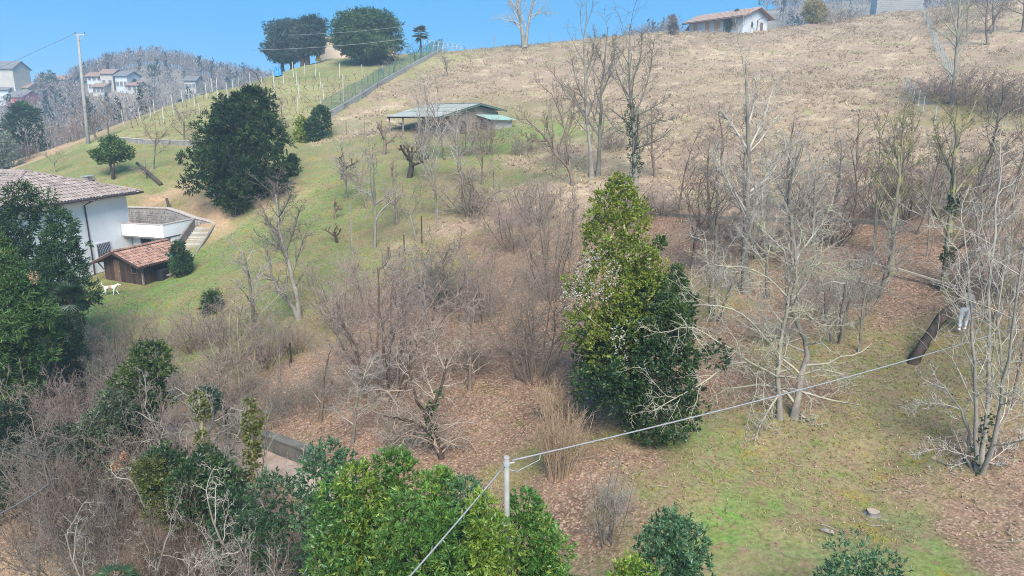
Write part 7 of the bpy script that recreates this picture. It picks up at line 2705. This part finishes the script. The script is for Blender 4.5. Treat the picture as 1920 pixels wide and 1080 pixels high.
for (sty, px, py, top, w, mt, lab, grp) in TREES2:
    nm = {'hazel': 'hazel_bush', 'thicket': 'bare_shrub'}.get(sty, 'bare_tree')
    px_tree(sty, px, py, top, w, mt, nm, lab, {'hazel': 'bush', 'thicket': 'shrub'}.get(sty, 'tree'), grp)

DT = [
    ('thicket', 80, 640, 33, 90, 'grey', 'grey bare shrub under the yew beside the house corner'),
    ('thicket', 165, 618, 36, 80, 'rose', 'purplish bare shrub in front of the yew foot'),
    ('thicket', 245, 640, 33, 90, 'grey', 'grey bare shrub below the trotting dog'),
    ('thicket', 120, 715, 30, 90, 'brown', 'brown tangle between the feathery conifer and the green rounded evergreen'),
    ('thicket', 345, 668, 33, 80, 'grey', 'grey tangle behind the green rounded evergreen'),
    ('hazel', 185, 660, 31, 80, 'grey', 'grey upright scrub in the thicket beside the fan palm'),
    ('hazel', 60, 790, 24, 90, 'grey', 'grey upright scrub at the picture edge below the feathery conifer'),
    ('thicket', 400, 850, 20.5, 80, 'grey', 'grey tangle hanging over the path'),
    ('hazel', 120, 850, 21, 90, 'brown', 'brown upright scrub above the bare earth corner'),
    ('thicket', 60, 745, 27, 95, 'brown', 'brown bare shrub in front of the feathery conifer'),
    ('thicket', 150, 690, 29, 90, 'rose', 'purplish bare shrub under the dark fan palm'),
    ('thicket', 210, 730, 25.5, 90, 'rose', 'purplish bare shrub before the green rounded evergreen'),
    ('spread', 330, 700, 25, 110, 'pale', 'pale forked bare shrub beside the green rounded evergreen'),
    ('spread', 110, 800, 23, 120, 'grey', 'grey arching bare shrub over the low dark conifer'),
    ('thicket', 200, 840, 22, 110, 'brown', 'brown tangle of twigs above the bottom corner'),
    ('thicket', 50, 870, 22, 100, 'brown', 'brown tangle at the picture edge above the bare earth'),
    ('spread', 270, 835, 20.5, 110, 'lichen', 'lichen covered arching shrub in front of the pale evergreen'),
    ('spread', 400, 790, 24, 90, 'lichen', 'yellowish lichen shrub in front of the path'),
    ('thicket', 340, 890, 18.5, 90, 'brown', 'brown twigs above the white branched shrub'),
    ('spread', 220, 940, 16.5, 110, 'pale', 'pale arching shrub above the small fan palm'),
    ('thicket', 130, 910, 20, 90, 'grey', 'grey twigs beside the low thin cable'),
    ('spread', 470, 870, 17, 90, 'pale', 'pale branching shrub in front of the dark hedge end'),
    ('poplar', 395, 985, 13.5, 66, 'pale', 'white branched upright shrub at the bottom edge'),
    ('poplar', 330, 1005, 13, 46, 'pale', 'smaller white branched shrub at the bottom edge'),
    ('poplar', 490, 1000, 13.8, 46, 'pale', 'pale branched shrub at the bottom edge towards the hedge'),
    ('thicket', 440, 1000, 14.5, 70, 'rose', 'pinkish twigs among the white branched shrubs'),
    ('thicket', 270, 960, 17.5, 80, 'brown', 'brown twigs drooping over the bottom thicket'),
    ('slender', 375, 740, 23, 40, 'lichen', 'thin mossy yellow stem just before the path'),
    ('slender', 460, 745, 20, 36, 'lichen', 'thin yellow green stem beside the concrete path wall'),
    ('orchard', 30, 960, 19, 80, 'rose', 'small bare tree over the bare earth corner'),
    ('thicket', 300, 760, 24, 70, 'pink', 'pinkish twigs below the pale forked shrub'),
    ('thicket', 20, 690, 27.5, 70, 'pink', 'pinkish dead twigs on the feathery conifer flank'),
]
for (sty, px, top, d, w, mt, lab) in DT:
    nm = {'thicket': 'bare_shrub', 'orchard': 'fruit_tree'}.get(sty, 'bare_shrub' if sty != 'slender' else 'bare_sapling')
    dp_tree(sty, px, top, d, w, mt, nm, lab, 'sapling' if sty == 'slender' else ('tree' if sty == 'orchard' else 'shrub'), GT)

# ivy on two thin stems by the path
for (a, b, c, d_, lab) in ((372, 745, 850, 23, 'yellow green ivy column climbing a thin stem before the path'), (466, 760, 900, 20, 'yellow green ivy strip on a thin stem beside the path wall')):
    p, h = under(a, b, d_)
    t = thing('ivy_column', lab, 'ivy', p)
    ln_ = np.array([at_depth(a + 18 * k + 4 * math.sin(k * 9), b + (c + 40 - b) * k, d_) - p for k in np.linspace(0, 1, 8)])
    link('stem', (lambda q: np_mesh('stem', q[0], [q[1]], None, None, True))(tubes(resample(ln_, 8)[0][None], np.full((1, 8), .05), 6)), t, BARK['mossy'])
    ivy_on(np.random.default_rng(a), ln_, .19, 420, t, [(.08, .10, .02), (.13, .14, .03), (.18, .17, .04)], .09)
# withered leaf clusters in the thicket
for (a, b, d_, s, lab) in ((217, 872, 20, .075, 'orange brown dead leaf cluster hanging in the thicket'), (231, 855, 20.3, .05, 'small orange dead leaf cluster above the bigger one'), (62, 520, 28, .16, 'pinkish brown withered branch tips on the dark cypress')):
    c = at_depth(a, b, d_)
    rng = np.random.default_rng(a)
    t = thing('dead_branch', lab, 'branch', c)
    MB().tube([(0, 0, s * 1.3), (.02, 0, 0), (0, .02, -s * 1.2)], .012, 5).build('twig', BARK['brown'], t)
    leaf_obj('dead_leaves', [foliage(rng, [(0, 0, s * .6, s, s, s), (0, 0, -s * .7, s * .8, s * .8, s)], 55, 5, .06, .03, [(.34, .18, .10), (.42, .26, .17)], 1, 1, -.2, .5)], DRY, t)

# dark wooden stakes in the orchard
for i, (a, b, c, lab) in enumerate([(791, 456, 405, 'dark upright stake beside the slim fruit tree'), (758, 478, 440, 'dark short stake above the broad hazel'), (728, 482, 462, 'stubby stake at the foot of the pale fruit tree'),
                                    (661, 480, 380, 'tall grey post at the edge of the lawn orchard'), (820, 425, 380, 'grey post below the thin pale tree'), (925, 352, 322, 'dark post on the lush strip below the barn'), (546, 680, 640, 'dark iron stake by the lawn corner')]):
    p, d = Pc(a, b)
    o = MB().tube([(0, 0, -.3), (.02, 0, (b - c) / FOC * d)], [.05, .04], 6).build('stake', BARK['dark'] if i not in (3, 4) else M['wood_grey'])
    o.location = p
    tag(o, lab, 'stake')

# ------------------------------------------------------------------ vines in rows
rng = np.random.default_rng(55)
VROWS = [((480, 160), (740, 146), 26), ((470, 176), (715, 166), 26), ((520, 196), (690, 184), 20), ((545, 216), (655, 204), 12), ((300, 236), (520, 168), 24), ((340, 226), (540, 196), 20), ((250, 238), (460, 160), 22), ((400, 232), (560, 226), 12)]
vines = []
for k in range(4):
    mb_pts, mb_rad = [], []
    r2_ = np.random.default_rng(k)
    pts, rad = limbs(r2_, np.array([[0, 0, -.2]]), np.array([[.1, 0, 1.]]), np.array([1.1]), np.array([.04]), 6, .18, 0, .6)
    e = pts[:, -1]
    p2_, r2r = limbs(r2_, np.repeat(e, 4, 0), r2_.normal(0, 1, (4, 3)) * [1, 1, .3] + [0, 0, .4], np.full(4, .7), np.full(4, .02), 5, .2, .05, .5)
    v, q = join([tubes(pts, rad, 5), tubes(p2_, r2r, 4)])
    vines.append(np_mesh('vine', v, [q], BARK['dark'], None, True))
for (a, b, n_) in VROWS:
    for k in range(n_):
        f = (k + rng.uniform(-.25, .25)) / (n_ - 1)
        p, d = Pc(a[0] + (b[0] - a[0]) * f, a[1] + (b[1] - a[1]) * f + rng.normal(0, .8))
        if d > 150:
            continue
        o = link('grapevine', vines[k % 4])
        o.location = p
        o.rotation_euler = (0, 0, rng.uniform(0, 6.28))
        s = rng.uniform(.6, .95)
        o.scale = (s, s, s)
        tag(o, 'small dark pruned grapevine in the vineyard rows', 'grapevine', 'pruned grapevines in the vineyard rows')

# ------------------------------------------------------------------ woods on the far slopes
def wood(name, label, n, pxr, r0, r1, seed, pal, hr, nb=34, evergreen=.08, lf=1.0):
    rng = np.random.default_rng(seed)
    u = (rng.uniform(*pxr, n) - 960) / (FOC * .985)
    r = np.sqrt(rng.uniform(r0 ** 2, r1 ** 2, n))
    y = r / np.sqrt(1 + u ** 2)
    x = u * y
    z = height(x, y)
    dens = np.sin(x * .05 + 2) * np.sin(y * .043) + rng.normal(0, .5, n)
    keep = dens > -.75
    for i in range(n):                      # clearings round the village houses
        a_, b_, _ = project((x[i], y[i], z[i]))
        if any(p0 < a_ < p1 and q0 < b_ < q1 for p0, p1, q0, q1 in ((-100, 72, 150, 216), (155, 268, 163, 200), (338, 378, 168, 190), (95, 136, 152, 172), (1270, 1460, 20, 80))):
            keep[i] = False
    x, y, z = x[keep], y[keep], z[keep]
    n = len(x)
    H = rng.uniform(*hr, n)
    ev = rng.random(n) < evergreen
    pal = np.array(pal)
    col = pal[rng.integers(0, len(pal), n)]
    col[ev] = np.array([.03, .05, .035])
    m = nb
    H_ = np.repeat(H, m)
    t = rng.uniform(.25, 1, n * m)
    a = rng.uniform(0, 6.28, n * m)
    wid = H_ * .26 * np.sin(np.pi * np.clip(t * .85 + .12, 0, 1)) ** .6 * np.sqrt(rng.random(n * m))
    e_ = np.repeat(ev, m)
    wid[e_] = (H_ * .24 * (1.05 - t) * np.sqrt(rng.random(n * m)))[e_]
    base = np.stack([np.repeat(x, m) + np.cos(a) * wid, np.repeat(y, m) + np.sin(a) * wid, np.repeat(z, m) + H_ * (t * .9)], -1)
    base[e_, 2] = (np.repeat(z, m) + H_ * t)[e_]
    L = H_ * rng.uniform(.07, .16, n * m) * lf
    d = nrm(np.stack([np.cos(a) * .5, np.sin(a) * .5, rng.uniform(.3, 1.2, n * m)], -1))
    sd = nrm(np.cross(d, rng.normal(0, 1, (n * m, 3)))) * (L * rng.uniform(.08, .24, n * m))[:, None]
    sd[e_] *= 2.6
    V = np.stack([base - sd, base + sd, base + d * L[:, None]], 1).reshape(-1, 3)
    # trunks
    tb = np.stack([x, y, z - .5], -1)
    tw = (H * .018)[:, None] * np.array([1., 0, 0])
    V2 = np.stack([tb - tw, tb + tw, tb + np.stack([0 * H, 0 * H, H * .8], -1)], 1).reshape(-1, 3)
    C = np.concatenate([np.repeat(np.repeat(col, m, 0) * rng.uniform(.7, 1.3, (n * m, 1)), 3, 0), np.repeat(col * .8, 3, 0)])
    VV = np.concatenate([V, V2])
    tag(link(name, np_mesh(name, VV, [np.arange(len(VV)).reshape(-1, 3)], DRY, C)), label, 'wood', kind='stuff')


WP = [(.25, .20, .175), (.22, .17, .155), (.28, .23, .195), (.235, .19, .165), (.31, .25, .205), (.19, .15, .14)]
wood('hill_wood', 'hazy bare woodland covering the far hill beyond the vineyard', 2600, (50, 640), 225, 345, 1, WP, (4.5, 8), 40)
wood('hill_wood', 'hazy bare woodland on the slope behind the bungalow', 3000, (980, 2050), 240, 345, 2, WP, (5, 8.5), 36, .12)
wood('valley_wood', 'hazy bare trees in the valley below the village', 700, (-80, 330), 125, 235, 3, WP, (3.5, 6.5), 70, .04, .65)
rng = np.random.default_rng(66)
for (a, b, c, w, lab) in ((95, 178, 133, 14, 'pointed dark spruce beside the long cream hall'), (283, 140, 122, 8, 'dark conifer pair high on the hazy hill'), (147, 160, 138, 12, 'dark round evergreen by the pale house among trees'),
                          (252, 170, 150, 8, 'dark conifer beside the bright white house'), (262, 174, 158, 10, 'dark evergreen past the small pale annexe'), (1262, 66, 28, 12, 'pale hazy tree at the end wall of the bungalow')):
    bp, bd = P(a, b)
    bp = bp if bd < 400 else under(a, b, 300)[0]
    bd = min(bd, 300)
    conifer(lab, bp, bd, [(c, a - 1, a + 1), (c + (b - c) * .4, a - w * .5, a + w * .5), (c + (b - c) * .85, a - w * .9, a + w * .9), (b, a - w * .6, a + w * .6)], CYP if a < 1200 else WP[:3], 500, 14, (w * bd / FOC * .3, w * bd / FOC * .55), 'far_conifer' if a < 1200 else 'far_tree', a, ln=w * bd / FOC * .35, wd=w * bd / FOC * .08)

# ------------------------------------------------------------------ the air
hz = MB().box((100, 625, 19.0), (2640, 1790, 114))
hm = bpy.data.materials.new('haze_air')
hm.use_nodes = True
hm.node_tree.nodes.clear()
vo = hm.node_tree.nodes.new('ShaderNodeOutputMaterial')
vp = hm.node_tree.nodes.new('ShaderNodeVolumePrincipled')
vp.inputs['Color'].default_value = (.62, .82, 1.0, 1)
vp.inputs['Density'].default_value = .0010
vp.inputs['Anisotropy'].default_value = .2
hm.node_tree.links.new(vp.outputs[0], vo.inputs['Volume'])
tag(hz.build('haze', hm), kind='stuff')
